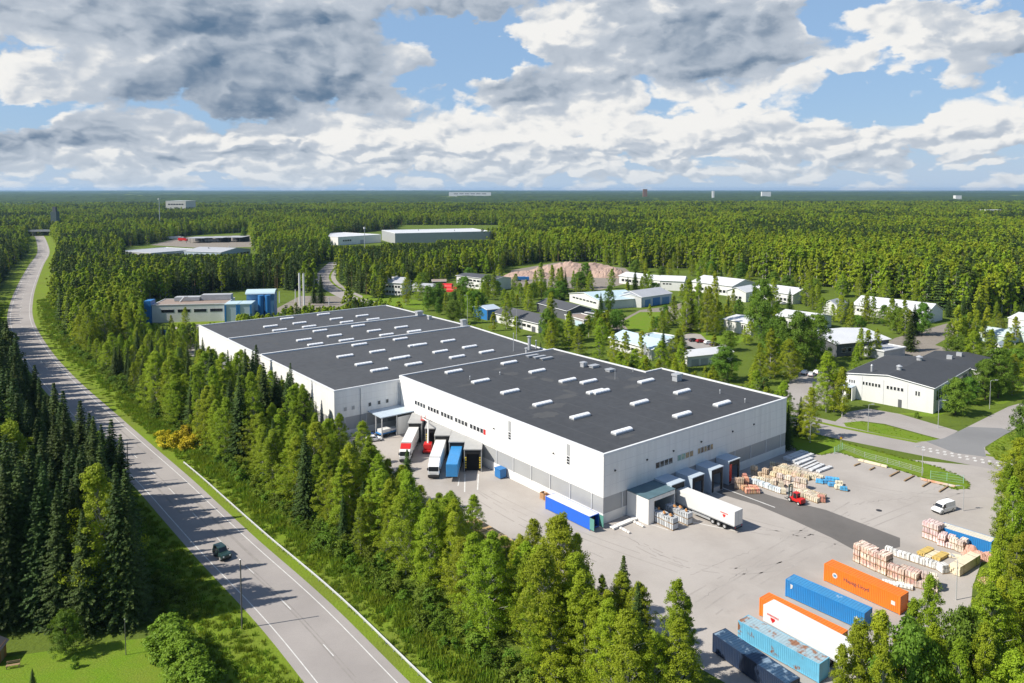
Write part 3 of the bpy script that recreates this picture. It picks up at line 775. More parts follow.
M['greyroof'] = mat('grey_sheet_roof', (0.40, 0.41, 0.43), 0.5, 0.5, 0.15, (0.32, 0.33, 0.345), 7)
M['cyanroof'] = mat('pale_blue_roof', (0.46, 0.58, 0.63), 0.45, 0.5, 0.15, (0.38, 0.50, 0.55), 7)
M['brownroof'] = mat('brown_roof', (0.30, 0.23, 0.19), 0.8, 0.7, 0.12, (0.22, 0.18, 0.15), 7)
M['darkroof'] = mat('dark_sheet_roof', (0.075, 0.078, 0.085), 0.7, 0.6, 0.12, (0.06, 0.062, 0.068), 7)
M['trim'] = mat('white_trim', (0.72, 0.72, 0.71), 0.5)
M['brownwall'] = mat('brown_wall', (0.22, 0.12, 0.07), 0.8, 0.5, 0.5)

HOUSES = []
def house(name, label, cat, A, B, h, depth, roof='gable', rise=1.5, ridge='along', wallm='palewall', roofm='whiteroof', over=.35,
          wins=(), doors=(), gable_open=None, group=None, chim=0, trim=True):
    """A, B: world points under the two front eaves corners; the body extends away from the camera by depth.
    wins: (t0, t1, z0, z1, n, side) rows of windows; doors: (t0, t1, h, matkey, side)   side 0 front, 1 right end, 2 left end"""
    A, B = Vector((A.x, A.y, 0)), Vector((B.x, B.y, 0))
    d = (B - A); L = d.length; d.normalize(); rz = atan2(d.y, d.x)
    t = thing(name, label, cat, A, rz, group); HOUSES.append((A.copy(), d.copy(), L, depth))
    Wm, Rm = M[wallm], M[roofm]
    D = depth
    mb = MB()
    if roof == 'flat':
        mb.prism([(0, 0), (L, 0), (L, D), (0, D)], 0, h)
    elif ridge == 'along':
        mb.prism([(0, 0), (L, 0), (L, D), (0, D)], 0, h)
        for x in (0, L):
            f = [(x, 0, h), (x, D, h), (x, D / 2, h + rise)]
            mb.face(f if x else f[::-1])
    else:
        mb.prism([(0, 0), (L, 0), (L, D), (0, D)], 0, h)
        for y in (0, D):
            f = [(0, y, h), (L, y, h), (L / 2, y, h + rise)]
            mb.face(f if not y else f[::-1])
    mb.build('wall', Wm, t)
    mb = MB(); th = .22; o = over
    def slab(p):
        n = len(mb.v); q = [(x, y, z + th) for x, y, z in p]
        mb.v += [tuple(v) for v in p] + q; k = len(p)
        mb.f.append(tuple(n + k + i for i in range(k))); mb.f.append(tuple(n + i for i in reversed(range(k))))
        for i in range(k): mb.f.append((n + i, n + (i + 1) % k, n + k + (i + 1) % k, n + k + i))
        mb.m += [0] * (k + 2)
    e = .012
    if roof == 'flat':
        slab([(-o, -o, h + e), (L + o, -o, h + e), (L + o, D + o, h + e), (-o, D + o, h + e)])
    elif ridge == 'along':
        k = rise / (D / 2); zl = h - o * k + e
        slab([(-o, -o, zl), (L + o, -o, zl), (L + o, D / 2, h + rise + e), (-o, D / 2, h + rise + e)])
        slab([(-o, D / 2 + .003, h + rise + e), (L + o, D / 2 + .003, h + rise + e), (L + o, D + o, zl), (-o, D + o, zl)])
    else:
        k = rise / (L / 2); zl = h - o * k + e
        slab([(-o, -o, zl), (L / 2, -o, h + rise + e), (L / 2, D + o, h + rise + e), (-o, D + o, zl)])
        slab([(L / 2 + .003, -o, h + rise + e), (L + o, -o, zl), (L + o, D + o, zl), (L / 2 + .003, D + o, h + rise + e)])
    rf = mb.build('roof', Rm, t)
    if roof != 'flat':
        zt = zl + th * .5
        if ridge == 'across':
            lines = [[(-o, -o - .02, zt), (L / 2, -o - .02, h + rise + th * .5), (L + o, -o - .02, zt)], [(L + o + .02, -o, zt), (L + o + .02, D + o, zt)], [(-o - .02, -o, zt), (-o - .02, D + o, zt)]]
        else:
            lines = [[(-o, -o - .02, zt), (L + o, -o - .02, zt)], [(L + o + .02, -o, zt), (L + o + .02, D / 2, h + rise + th * .5), (L + o + .02, D + o, zt)], [(-o - .02, -o, zt), (-o - .02, D / 2, h + rise + th * .5), (-o - .02, D + o, zt)]]
        for ln in lines: MB().tube(ln, .13, 4).build('roof_trim', M['trim'], t)
        MB().tube([(.15, -.12, .1), (.15, -.12, h - .1)], .06, 5).build('downpipe', M['steel'], t)
    if trim and roof == 'flat':
        mb = MB(); z0, z1 = h + th + e + .003, h + th + .3
        for a_ in ((-o, L + o, -o, -o + .3), (-o, L + o, D + o - .3, D + o), (-o, -o + .3, -o + .303, D + o - .303), (L + o - .3, L + o, -o + .303, D + o - .303)):
            mb.box(a_[0], a_[1], a_[2], a_[3], z0, z1)
        mb.build('coping', M['trim'], t)
    for c in range(chim):
        mb = MB(); x = L * (c + 1) / (chim + 1); y = D * (.32 if c % 2 else .62)
        z = h + (0 if roof == 'flat' else rise * .5); mb.box(x - .4, x + .4, y - .4, y + .4, z - .2, z + 1.6); mb.box(x - .55, x + .55, y - .55, y + .55, z + 1.65, z + 1.9)
        mb.build('chimney', M['greywall'], rf)
    def put(mb_, side, a, b, z0, z1, p0, p1):
        if side == 0: mb_.box(a, b, -p1, -p0, z0, z1)
        elif side == 1: mb_.box(L + p0, L + p1, a, b, z0, z1)
        else: mb_.box(-p1, -p0, a, b, z0, z1)
    for (t0, t1, z0, z1, n, side) in wins:
        S_ = L if side == 0 else D
        w_ = (t1 - t0) * S_ / n
        for i in range(n):
            a = t0 * S_ + i * w_ + w_ * .1; b = a + w_ * .8
            f = MB(); put(f, side, a, b, z0, z1, .004, .05); fo = f.build('window', M['trim'], t)
            f = MB(); put(f, side, a + .08, b - .08, z0 + .08, z1 - .08, .052, .07); f.build('pane', M['glass'], fo)
    for (t0, t1, hh, mk, side) in doors:
        S_ = L if side == 0 else D
        f = MB(); put(f, side, t0 * S_, t1 * S_, 0.02, hh, .004, .08); f.build('door', M[mk], t)
    return t

def E_(a, b, h): return at(a[0], a[1], h), at(b[0], b[1], h)

# --- the long grey hall on the right
A, B = at(845.7, 373.4, 7.2), at(933.9, 388.6, 7.2)
hall = house('metal_hall', 'light grey metal hall with dark low gable roof beside the crossing street', 'hall', A, B, 7.2, 34, 'gable', 1.5, 'across', 'whiteold', 'bitumen', .3,
             wins=[(.04, .12, 4.6, 5.7, 3, 0), (.20, .42, 4.7, 5.8, 6, 0), (.48, .68, 4.7, 5.8, 5, 0), (.80, .86, 4.3, 5.7, 2, 0), (.06, .94, 3.2, 6.2, 14, 1)], doors=[(.62, .66, 2.3, 'darkwall', 0)])
d_ = (B - A).normalized(); n_ = Vector((-d_.y, d_.x, 0)); L_ = (B - A).length
mb = MB(); mb.box(.0, L_ * .13, -3.2, -.1, 3.9, 4.1); mb.build('porch_roof', M['bluegrey'], hall)
mb = MB(); mb.box(.3, .5, -3.1, -.1, 0, 3.897); mb.box(L_ * .05, L_ * .05 + .2, -3.1, -.1, 0, 3.897); mb.box(.5, L_ * .05, -3.1, -2.9, 0, 3.897); mb.box(L_ * .125, L_ * .125 + .2, -3.1, -.1, 0, 3.897); mb.build('porch_wall', M['white'], hall)
mb = MB(); mb.box(L_ * .06, L_ * .122, -.3, -.1, 0, 3.6); mb.build('loading_door', M['dark'], hall)
mb = MB()
for t_ in (.2, .45, .72): mb.box(L_ * t_, L_ * t_ + .1, -.03, .02, 0, 7.2)
mb.build('cladding_seam', M['greywall'], hall)
for (x, y, s) in ((.5, 9, .7), (.5, 27, .8), (.25, 4, .3)):
    mb = MB(); mb.tube([(L_ * x, y, 8.0), (L_ * x, y, 9.9)], s, 12); mb.tube([(L_ * x, y, 9.95), (L_ * x, y, 10.4)], [s * 1.3, s * .4], 12); mb.build('roof_fan', M['steel'], hall)
# rear wing
A2 = A + n_ * 34.6 + d_ * (L_ * .34); B2 = A + n_ * 34.6 + d_ * (L_ * 1.12)
rear = house('metal_hall', 'second dark roofed hall joined to the back of the grey metal hall', 'hall', A2, B2, 6.6, 22, 'gable', 1.0, 'across', 'whiteold', 'bitumen', .3, wins=[(.1, .9, 3, 5, 8, 1)])
for (x, y) in ((.45, 7), (.5, 14)):
    mb = MB(); L2 = (B2 - A2).length; mb.box(L2 * x - .8, L2 * x + .8, y - .6, y + .6, 7.6, 8.9); mb.build('roof_vent', M['steel'], rear)

# --- plant hall left of the warehouse roof
A, B = at(151.8, 306.0, 8), at(225.7, 304.4, 8)
plant = house('factory_hall', 'long white factory hall with a dark window band, brown gravel roof and blue glass wing', 'factory', A, B, 8, 20, 'flat', 0, 'along', 'palewall', 'brownroof', .1,
              wins=[(.10, .98, 4.6, 6.2, 4, 0)])
L_ = (B - A).length
mb = MB(); mb.box(-3.2, -.2, -1, 6, 0, 10.5); mb.build('stair_tower', M['bluepaint'], plant)
mb = MB(); mb.box(L_ * .2, L_ * .55, 12, 17, 8.4, 10.2); mb.box(L_ * .57, L_ * .99, 13, 18, 8.4, 11.0); mb.build('roof_plant_room', M['greywall'], plant)
mb = MB(); mb.tube([(L_ * .3, 10, 8.3), (L_ * .36, 10, 10.6), (L_ * .4, 10, 10.6)], .5, 8); mb.build('roof_duct', M['steel'], plant)
for k in range(2):
    x0 = L_ + .3 + k * 6.3
    mb = MB(); mb.box(x0, x0 + 5.6, -3, 7, 0, 8.2); mb.build('glass_wing', M['bluegrey'], plant)
    mb = MB(); mb.box(x0 - .2, x0 + 5.8, -3.2, 7.2, 8.203, 8.6); mb.build('wing_roof', M['cyanroof'], plant)
    for q in range(2):
        mb = MB(); mb.box(x0 - .25 + q * 5.3, x0 + .55 + q * 5.3, -3.3, -3.005, 0, 8.1); mb.build('wing_pilaster', M['bluepaint'], plant)
mb = MB(); mb.prism([(L_ + 8, 8), (L_ + 21, 8), (L_ + 21, 17), (L_ + 8, 17)], 0, 11.5); mb.build('tower_block', M['bluewall'], plant)
mb = MB()
for i in range(10):
    a0, a1 = pi * i / 10, pi * (i + 1) / 10
    mb.face([(L_ + 7.5, 12.5 - cos(a0) * 5, 11.6 + sin(a0) * 1.8), (L_ + 21.5, 12.5 - cos(a0) * 5, 11.6 + sin(a0) * 1.8), (L_ + 21.5, 12.5 - cos(a1) * 5, 11.6 + sin(a1) * 1.8), (L_ + 7.5, 12.5 - cos(a1) * 5, 11.6 + sin(a1) * 1.8)])
mb.build('tower_roof', M['cyanroof'], plant)
for k in range(2):
    mb = MB(); mb.tube([(L_ + 15.2 + k * 3.2, 5.8, 0), (L_ + 15.2 + k * 3.2, 5.8, 11.3)], 1.4, 18); mb.build('silo', M['bluepaint'], plant, smooth=False)
# blue skip in the back court
t = thing('waste_container', 'blue open waste container behind the rear corner of the black roofed warehouse', 'container', at(165, 336), .2)
mb = MB(); mb.box(-3, 3, -1.2, 1.2, .2, .35); mb.prism([(-2.7, -1.2), (2.7, -1.2), (2.7, -1.1), (-2.7, -1.1)], .35, 2.3); mb.box(-2.7, 2.7, 1.1, 1.2, .35, 2.3); mb.box(-2.7, -2.6, -1.09, 1.09, .35, 2.3); mb.box(2.6, 2.7, -1.09, 1.09, .35, 2.3); mb.build('skip_body', M['bluepaint'], t)
mb = MB()
for x in (-2, -1, 0, 1, 2): mb.box(x - .08, x + .08, -1.3, -1.205, .35, 2.3)
mb.build('rib', M['bluepaint'], t)

# --- depot far left: large flat roof, shelters, glass roof building
A, B = at(151, 253.5, 6), at(199, 249.5, 6)
house('depot_hall', 'wide depot hall with a flat pale grey roof in the woods', 'hall', A, B, 6, 48, 'flat', 0, 'along', 'greywall', 'greyroof', .2, wins=[(.05, .95, 3, 4.6, 14, 0)])
A, B = at(221, 252.5, 7), at(250.5, 249, 7)
house('depot_hall', 'depot building with shed roofs and white ridge lines right of the flat roofed hall', 'hall', A, B, 7, 40, 'gable', 2.5, 'across', 'bluegrey', 'greyroof', .3, wins=[(.05, .95, 2.5, 5, 8, 0)], chim=2)
for k, (xa, xb, y) in enumerate(((186, 205, 238.4), (207, 224, 238.0), (225, 243, 237.6))):
    A, B = at(xa, y, 5.5), at(xb, y, 5.5)
    t = thing('storage_shelter', ('leftmost', 'middle', 'rightmost')[k] + ' of three open storage shelters with pale roofs behind the depot', 'shelter', Vector((A.x, A.y, 0)), 0, 'open storage shelters')
    L = (B - A).length; mb = MB(); mb.box(0, L - 1, 0, 26, 5.5, 5.9); mb.build('roof', M['greyroof'], t)
    mb = MB()
    for i in range(5): mb.box(L * i / 5, L * i / 5 + .3, .2, .5, 0, 5.497)
    mb.build('post', M['darkwall'], t); mb = MB(); mb.box(0, L - 1, 25, 25.3, 0, 5.497); mb.build('back_wall', M['darkwall'], t)
for k, (x, y, c_, L_, lab) in enumerate(((166, 237.5, 'redp', 26, 'red articulated lorry parked behind the flat roofed depot'), (176, 239.5, 'palewall', 18, 'white lorry parked between the flat roofed depot and the shelters'), (183, 241.2, 'redp', 12, 'small red lorry among the depot vehicles'), (203, 240.6, 'palewall', 20, 'long white lorry in front of the middle shelter'), (147, 239.0, 'yellow', 10, 'small orange yellow lorry left of the red lorry'), (212, 242.2, 'greywall', 16, 'grey lorry beside the depot building with shed roofs'), (257, 236, 'redp', 12, 'red lorry at the right end of the shelters'))):
    t = thing('parked_lorry', lab, 'truck', at(x, y), rnd.uniform(-.3, .3))
    MB().box(-L_ / 2, L_ / 2 - 3, -1.3, 1.3, 1.0, 4.0).build('load_body', M[c_], t); MB().box(L_ / 2 - 2.8, L_ / 2, -1.25, 1.25, .7, 3.2).build('cab', M[c_], t, bevel=.2)
    for xx in (-L_ / 2 + 2, -L_ / 2 + 3.4, L_ / 2 - 1.4):
        for s in (-1, 1): MB().wheel((xx, s * 1.1, .5), .5, .35, 'y', 10).build('wheel', M['black'], t)
# --- far white warehouse
A, B = at(338, 237.5, 9), at(381, 234.8, 9)
house('white_warehouse', 'far white flat roofed warehouse, lower left section above the tree line', 'warehouse', A, B, 9, 70, 'flat', 0, 'along', 'white', 'whiteroof', .1, wins=[(.1, .3, 4, 6, 4, 0)], doors=[(.5, .58, 4.5, 'greywall', 0)])
A, B = at(395, 233.7, 12), at(491.4, 231.6, 12)
house('white_warehouse', 'far grey walled warehouse with white roof, higher right section above the tree line', 'warehouse', A, B, 12, 75, 'flat', 0, 'along', 'band', 'whiteroof', .1, chim=2)
# --- white two storey house and neighbours
A, B = at(381, 282, 7.5), at(402, 283, 7.5)
house('wooden_house', 'white two storey house with a grey metal roof at the bend of the street', 'house', A, B, 7.5, 11, 'gable', 2.6, 'along', 'palewall', 'greyroof', .5, wins=[(.08, .92, 1.2, 2.6, 6, 0), (.08, .92, 4.4, 5.8, 6, 0)], chim=1)
A, B = at(374, 288, 4), at(381, 288, 4)
house('garage', 'small white garage left of the two storey white house', 'garage', A, B, 4, 8, 'gable', 1.2, 'along', 'palewall', 'greyroof', .3, doors=[(.2, .8, 2.6, 'greywall', 0)])
A, B = at(412, 285.5, 4), at(432, 286.5, 4)
house('shed', 'low pale shed partly hidden right of the two storey white house', 'shed', A, B, 4, 9, 'gable', 1.0, 'along', 'palewall', 'greyroof', .3, wins=[(.1, .9, 1.5, 2.6, 4, 0)])
A, B = at(456.5, 275.6, 7), at(493.5, 279.8, 7)
house('office_building', 'white two storey building with a flat dark grey roof near the rubble heap', 'building', A, B, 7, 16, 'gable', 1.0, 'along', 'palewall', 'darkroof', .5, wins=[(.05, .95, 4.4, 5.7, 9, 0), (.05, .6, 1.2, 2.5, 6, 0)])
A, B = at(432.5, 281.5, 3.5), at(446, 281.3, 3.5)
house('shed', 'small dark roofed shed behind the red awnings', 'shed', A, B, 3.5, 8, 'gable', .8, 'along', 'darkwall', 'brownroof', .3)
for k, (x, y, w, lab) in enumerate(((445, 284, 10, 'long red tarpaulin shelter left of the white two storey building'), (453, 287.5, 7, 'short red tarpaulin shelter nearest the white two storey building'))):
    p = at(x, y, 2.5); t = thing('tarpaulin_shelter', lab, 'shelter', (p.x, p.y, 0), -.25, 'red tarpaulin shelters')
    mb = MB(); n = 8
    for i in range(n):
        a0, a1 = pi * i / n, pi * (i + 1) / n
        mb.face([(-w / 2, -cos(a0) * 2.6, sin(a0) * 3.0), (w / 2, -cos(a0) * 2.6, sin(a0) * 3.0), (w / 2, -cos(a1) * 2.6, sin(a1) * 3.0), (-w / 2, -cos(a1) * 2.6, sin(a1) * 3.0)])
    for sx in (-1, 1):
        f = [(sx * w / 2, -cos(pi * i / n) * 2.6, sin(pi * i / n) * 3.0) for i in range(n + 1)]; mb.face(f)
    mb.build('tarpaulin', M['redp'], t); mb = MB(); mb.box(w / 2 - .1, w / 2 + .06, -.9, .9, 0, 2.2); mb.build('doorway', M['dark'], t)
# --- dark roofed building with a blue wing
A, B = at(495, 312.8, 4.4), at(538.3, 323.2, 4.4)
house('workshop', 'white workshop with a steep dark roof just behind the warehouse', 'workshop', A, B, 4.4, 11, 'gable', 2.6, 'along', 'palewall', 'darkroof', .6, wins=[(.1, .85, 1.4, 2.8, 7, 0)], doors=[(.86, .94, 2.4, 'darkwall', 0)])
A, B = at(487, 310, 5), at(500, 308.5, 5)
house('workshop', 'small workshop with a bright blue wall at the left end of the dark roofed workshop', 'workshop', A, B, 5, 12, 'gable', 1.2, 'along', 'bluepaint', 'bluegrey', .3)
A, B = at(537, 303, 4.5), at(567, 311, 4.5)
house('storage_building', 'dark roofed storage building behind the workshop roof', 'building', A, B, 4.5, 14, 'gable', 2.2, 'along', 'darkwall', 'darkroof', .4)
A, B = at(565, 315.5, 3.2), at(584, 321, 3.2)
house('shed', 'low shed with a flat brown roof between the trees', 'shed', A, B, 3.2, 9, 'flat', 0, 'along', 'greywall', 'brownroof', .3, doors=[(.55, .9, 2.4, 'cyanroof', 0)])
A, B = at(585, 313, 3.2), at(597, 314.5, 3.2)
house('shed', 'small shed with a dark roof beside the brown roofed shed', 'shed', A, B, 3.2, 7, 'flat', 0, 'along', 'darkwall', 'darkroof', .2)
# --- pale blue roof hall, hall with blue doors
A, B = at(569.5, 293.5, 4.6), at(600, 301.2, 4.6)
house('hall', 'white hall with a wide pale blue roof left of the hall with blue doors', 'hall', A, B, 4.6, 26, 'gable', 2.4, 'across', 'palewall', 'cyanroof', .4, wins=[(.1, .9, 2.6, 3.6, 7, 0)])
A, B = at(642, 297.3, 5.4), at(671.5, 293.2, 5.4)
house('hall', 'hall with a grey gable roof and three blue garage doors', 'hall', A, B, 5.4, 17, 'gable', 2.4, 'along', 'bluegrey', 'greyroof', .4,
      doors=[(.10, .28, 3.8, 'bluewall', 0), (.36, .60, 4.2, 'bluepaint', 0), (.68, .92, 3.8, 'bluewall', 0)])
A, B = at(617.5, 296.3, 5.4), at(641.4, 297.6, 5.4)
house('hall_gable', 'white end section of the grey roofed hall with blue doors', 'hall', A, B, 5.3, 13, 'gable', 1.8, 'across', 'palewall', 'greyroof', .15, doors=[(.04, .2, 2.6, 'bluewall', 0)])
# --- rows of white sheds further back
A, B = at(619, 275.8, 5), at(668, 281.5, 5)
house('row_building', 'long white row building with a white roof in front of the dark forest', 'building', A, B, 5, 15, 'gable', 2.0, 'along', 'palewall', 'whiteroof', .4, wins=[(.05, .95, 1.6, 3.4, 12, 0)])
A, B = at(660, 280.5, 6), at(684, 281.5, 6)
house('row_building', 'white gabled annex at the right end of the long white row building', 'building', A, B, 6, 14, 'gable', 2.4, 'along', 'palewall', 'whiteroof', .4, wins=[(.1, .5, 3.6, 4.6, 3, 0)])
A, B = at(692, 281.5, 6), at(732, 286.3, 6)
house('row_building', 'white building with a broad white roof and grey gable end', 'building', A, B, 6, 24, 'gable', 3.0, 'along', 'palewall', 'whiteroof', .5, wins=[(.05, .95, 1.4, 3.2, 10, 0)], doors=[(.3, .7, 4, 'greywall', 1)])
A, B = at(727, 290.5, 5.5), at(746, 292.5, 5.5)
house('row_building', 'small white gabled building in front of the broad white roof', 'building', A, B, 5.5, 16, 'gable', 2.2, 'across', 'palewall', 'whiteroof', .4, wins=[(.2, .8, 1.5, 3, 3, 0)])
A, B = at(752, 289, 5.5), at(793, 294.5, 5.5)
house('row_building', 'white row building with a long pale roof left of the dense trees', 'building', A, B, 5.5, 18, 'gable', 2.6, 'along', 'palewall', 'whiteroof', .5, wins=[(.05, .95, 1.4, 3.0, 10, 0)])
A, B = at(724, 319, 5), at(751, 324.5, 5)
house('workshop', 'white workshop with one tall dark window beside the tall green tree', 'workshop', A, B, 5, 16, 'gable', 1.2, 'along', 'palewall', 'whiteroof', .4, wins=[(.66, .8, .8, 4.2, 2, 0)])
A, B = at(776, 315.5, 5), at(812, 320.5, 5)
house('hall', 'low hall with a rounded white roof behind the round crowned trees', 'hall', A, B, 5, 18, 'gable', 1.8, 'along', 'palewall', 'whiteroof', .4, wins=[(.05, .95, 1.5, 3.2, 9, 0)])
A, B = at(687, 357, 3.6), at(733, 352, 3.6)
house('garage_row', 'low garage row with a pale roof behind the long back edge of the warehouse', 'garage', A, B, 3.6, 9, 'gable', 1.2, 'along', 'palewall', 'whiteroof', .3, doors=[(.1, .25, 2.4, 'greywall', 0), (.3, .45, 2.4, 'greywall', 0)])
A, B = at(610, 337.5, 4.2), at(652, 349.5, 4.2)
house('shop_building', 'white building with a pale blue gable roof beside the flagpoles', 'building', A, B, 4.2, 14, 'gable', 2.2, 'along', 'palewall', 'cyanroof', .5, wins=[(.05, .7, 1.4, 2.8, 7, 0)], doors=[(.78, .9, 2.6, 'darkwall', 0)], chim=1)
A, B = at(640, 337, 3.4), at(666, 341, 3.4)
house('shed', 'low pale blue roofed annex behind the white building with the flagpoles', 'shed', A, B, 3.4, 10, 'flat', 0, 'along', 'palewall', 'cyanroof', .3)
# --- barn, arched hall, glasshouses on the right
A, B = at(853, 304.5, 5), at(926.5, 313.5, 5)
barn = house('barn', 'long white barn with a curved white roof below the forest edge', 'barn', A, B, 5, 18, 'gable', 3.6, 'along', 'palewall', 'whiteroof', .4, wins=[(.05, .3, 2, 3.4, 5, 0), (.5, .9, 2, 3.4, 7, 0)], doors=[(.35, .42, 3.6, 'creamwall', 0)])
A, B = at(823, 304.5, 5), at(837, 306, 5)
house('barn', 'small round roofed white shed left of the long white barn', 'shed', A, B, 5, 14, 'gable', 2.4, 'across', 'palewall', 'greyroof', .3)
A, B = at(836, 344.0, 5), at(889, 339, 5)
house('hall', 'hall with a shallow white arched roof and dark walls behind the grey metal hall', 'hall', A, B, 5, 24, 'gable', 2.0, 'along', 'darkwall', 'whiteroof', .6, wins=[(.1, .9, 1.5, 3.2, 8, 0)])
A, B = at(884, 352, 3), at(905, 348, 3)
house('shed', 'low grey shed at the right end of the arched hall', 'shed', A, B, 3, 8, 'flat', 0, 'along', 'greywall', 'greyroof', .3)
M['ghglass'] = mat('greenhouse_glass', (0.52, 0.60, 0.58), 0.12, 0.4, 1.0, (0.36, 0.45, 0.40), spec=0.6)
for k, (xa, ya, xb, yb, dp, lab) in enumerate(((980, 333, 1006, 337, 12, 'glass greenhouse left of the white gabled house'), (1008, 322, 1040, 327, 16, 'white gabled house behind the greenhouses at the right edge'), (1004, 331, 1030, 336, 10, 'rear glass greenhouse below the white gabled house'))):
    A, B = at(xa, ya, 3.2), at(xb, yb, 3.2)
    house('greenhouse' if k != 1 else 'wooden_house', lab, 'greenhouse' if k != 1 else 'house', A, B, 3.2 if k != 1 else 5, dp, 'gable', 2.0, 'along', 'ghglass' if k != 1 else 'palewall', 'ghglass' if k != 1 else 'whiteroof', .2, wins=[(.1, .9, 1.2, 2.4, 5, 0)] if k == 1 else ())
A, B = at(992, 349, 3), at(1003, 350.5, 3)
house('pavilion', 'small white pavilion with a pointed roof above the dark rear hall', 'pavilion', A, B, 3, 7, 'gable', 2.6, 'across', 'palewall', 'trim', .4, wins=[(.1, .9, .8, 2.4, 5, 0)])

# --- rubble heap
def heap(name, label, cat, c, rx, ry, h, m, seed, rz=0):
    mb = MB(); nx, ny = 40, 18
    for j in range(ny + 1):
        for i in range(nx + 1):
            x, y = (i / nx * 2 - 1), (j / ny * 2 - 1)
            r = sqrt(x * x + y * y); b = max(0, 1 - r * r)
            z = h * b ** .7 * (.55 + .7 * (noise.noise((x * 2.2, y * 2.2, seed)) * .5 + .5)) + (noise.noise((x * 14, y * 9, seed + 3))) * h * .18 * b ** .3
            mb.v.append((x * rx, y * ry, max(-.05, z) - .02))
    for j in range(ny):
        for i in range(nx):
            n = j * (nx + 1) + i; mb.f.append((n, n + 1, n + nx + 2, n + nx + 1)); mb.m.append(0)
    o = mb.build(name, m); o.location = c; o.rotation_euler = (0, 0, rz)
    return tag(o, label, cat)
M['rubble'] = mat('brick_rubble', (0.46, 0.32, 0.25), 0.95, 0.9, 0.35, (0.30, 0.22, 0.18), 9, bump=1.0, bscale=1.5, fine=1.5)
heap('rubble_heap', 'large pinkish heap of crushed brick below the dark forest edge', 'heap', at(575, 274), 37, 18, 9, M['rubble'], 2)
heap('rubble_heap', 'lower pinkish rubble heap with grey stones at the left end', 'heap', at(530, 277), 20, 12, 4.5, M['rubble'], 7)
heap('rubble_heap', 'pinkish rubble heap at the right end near the long white building', 'heap', at(608, 276), 17, 13, 6.5, M['rubble'], 13)
t = thing('parked_truck', 'blue truck parked in front of the rubble heap', 'truck', at(523, 281), .1)
mb = MB(); mb.box(-4, 2.0, -1.2, 1.2, .9, 3.0); mb.build('load_body', M['bluepaint'], t, bevel=.08); mb = MB(); mb.box(2.1, 4.2, -1.15, 1.15, .7, 2.9); mb.build('cab', M['bluepaint'], t, bevel=.2)
for x in (-3, -1.8, 3.2):
    for s in (-1, 1):
        mb = MB(); mb.wheel((x, s * 1.0, .5), .5, .3, 'y'); mb.build('wheel', M['black'], t)

# --- far landmarks near the horizon
def far_box(name, label, cat, x, ytop, ybot_dist, w_px, mk, rows=0, dp=20):
    d = ybot_dist; c = (x - 512) / F_PX * d; h = CAM_H - (ytop - HZ) / F_PX * d; w = w_px / F_PX * d
    A, B = Vector((c - w / 2, d, 0)), Vector((c + w / 2, d, 0))
    return house(name, label, cat, A, B, max(8, h), dp, 'flat', 0, 'along', mk, 'whiteroof' if mk != 'brownwall' else 'brownroof', .2, wins=[(.1, .9, max(8, h) * .7, max(8, h) * .8, 6, 0)] if rows else ())
far_box('apartment_tower', 'red brick tower far right on the horizon', 'tower', 993.5, 210, 1500, 15, 'creamwall', 1)
far_box('factory', 'low yellow green factory far left among the woods', 'factory', 176, 201.0, 1900, 20, 'creamwall', 1, 60)
far_box('apartment_block', 'long white building complex on the horizon near the middle', 'building', 470, 192.2, 5200, 42, 'palewall', 1, 40)
far_box('apartment_tower', 'small red building standing above the horizon', 'tower', 645, 189.2, 4600, 4, 'brownwall', 0)
far_box('water_tower', 'small white tower above the right horizon', 'tower', 713, 191, 4300, 2, 'palewall', 0, 12)
far_box('apartment_block', 'pair of white buildings on the right horizon', 'building', 766, 191.8, 4800, 9, 'palewall', 0)
far_box('apartment_block', 'low white building below the horizon left of the centre', 'building', 453, 194.2, 4400, 8, 'palewall', 0)
far_box('apartment_block', 'small pale houses far right below the horizon', 'building', 958, 195.5, 3600, 6, 'palewall', 0)
def mast(label, x, ytop, d, r, m='steel', arms=True):
    c = (x - 512) / F_PX * d; h = CAM_H - (ytop - HZ) / F_PX * d
    t = thing('mast', label, 'mast', (c, d, 0)); mb = MB(); mb.tube([(0, 0, 0), (0, 0, h)], [r, r * .6], 8); mb.build('pole', M[m], t)
    if arms:
        mb = MB(); mb.tube([(0, 0, h + .02), (0, 0, h + 1.6)], r * 2.6, 10); mb.build('antenna_head', M['palewall'], t)
    return t
mast('white telecom mast rising from the woods left of the far factory', 159.5, 199.5, 1150, .7)
mast('tall pale mast in the woods in front of the far white warehouse', 364.3, 229, 600, .32)
# tower by the road bridge
d = 1080; c = (55 - 512) / F_PX * d
t = thing('tower_building', 'dark narrow tower standing behind the far road bridge', 'tower', (c, d, 0))
mb = MB(); mb.box(-4, 4, -4, 4, 0, 31); mb.build('shaft', mat('dark_green_wall', (.07,.10,.10), .7), t); mb = MB(); mb.box(-2.2, 2.2, -2.2, 2.2, 31.003, 38); mb.build('head', M['darkwall'], t)
mb = MB(); mb.box(-14, -5.3, -4, 4, 0, 14); mb.build('annex', M['palewall'], t)
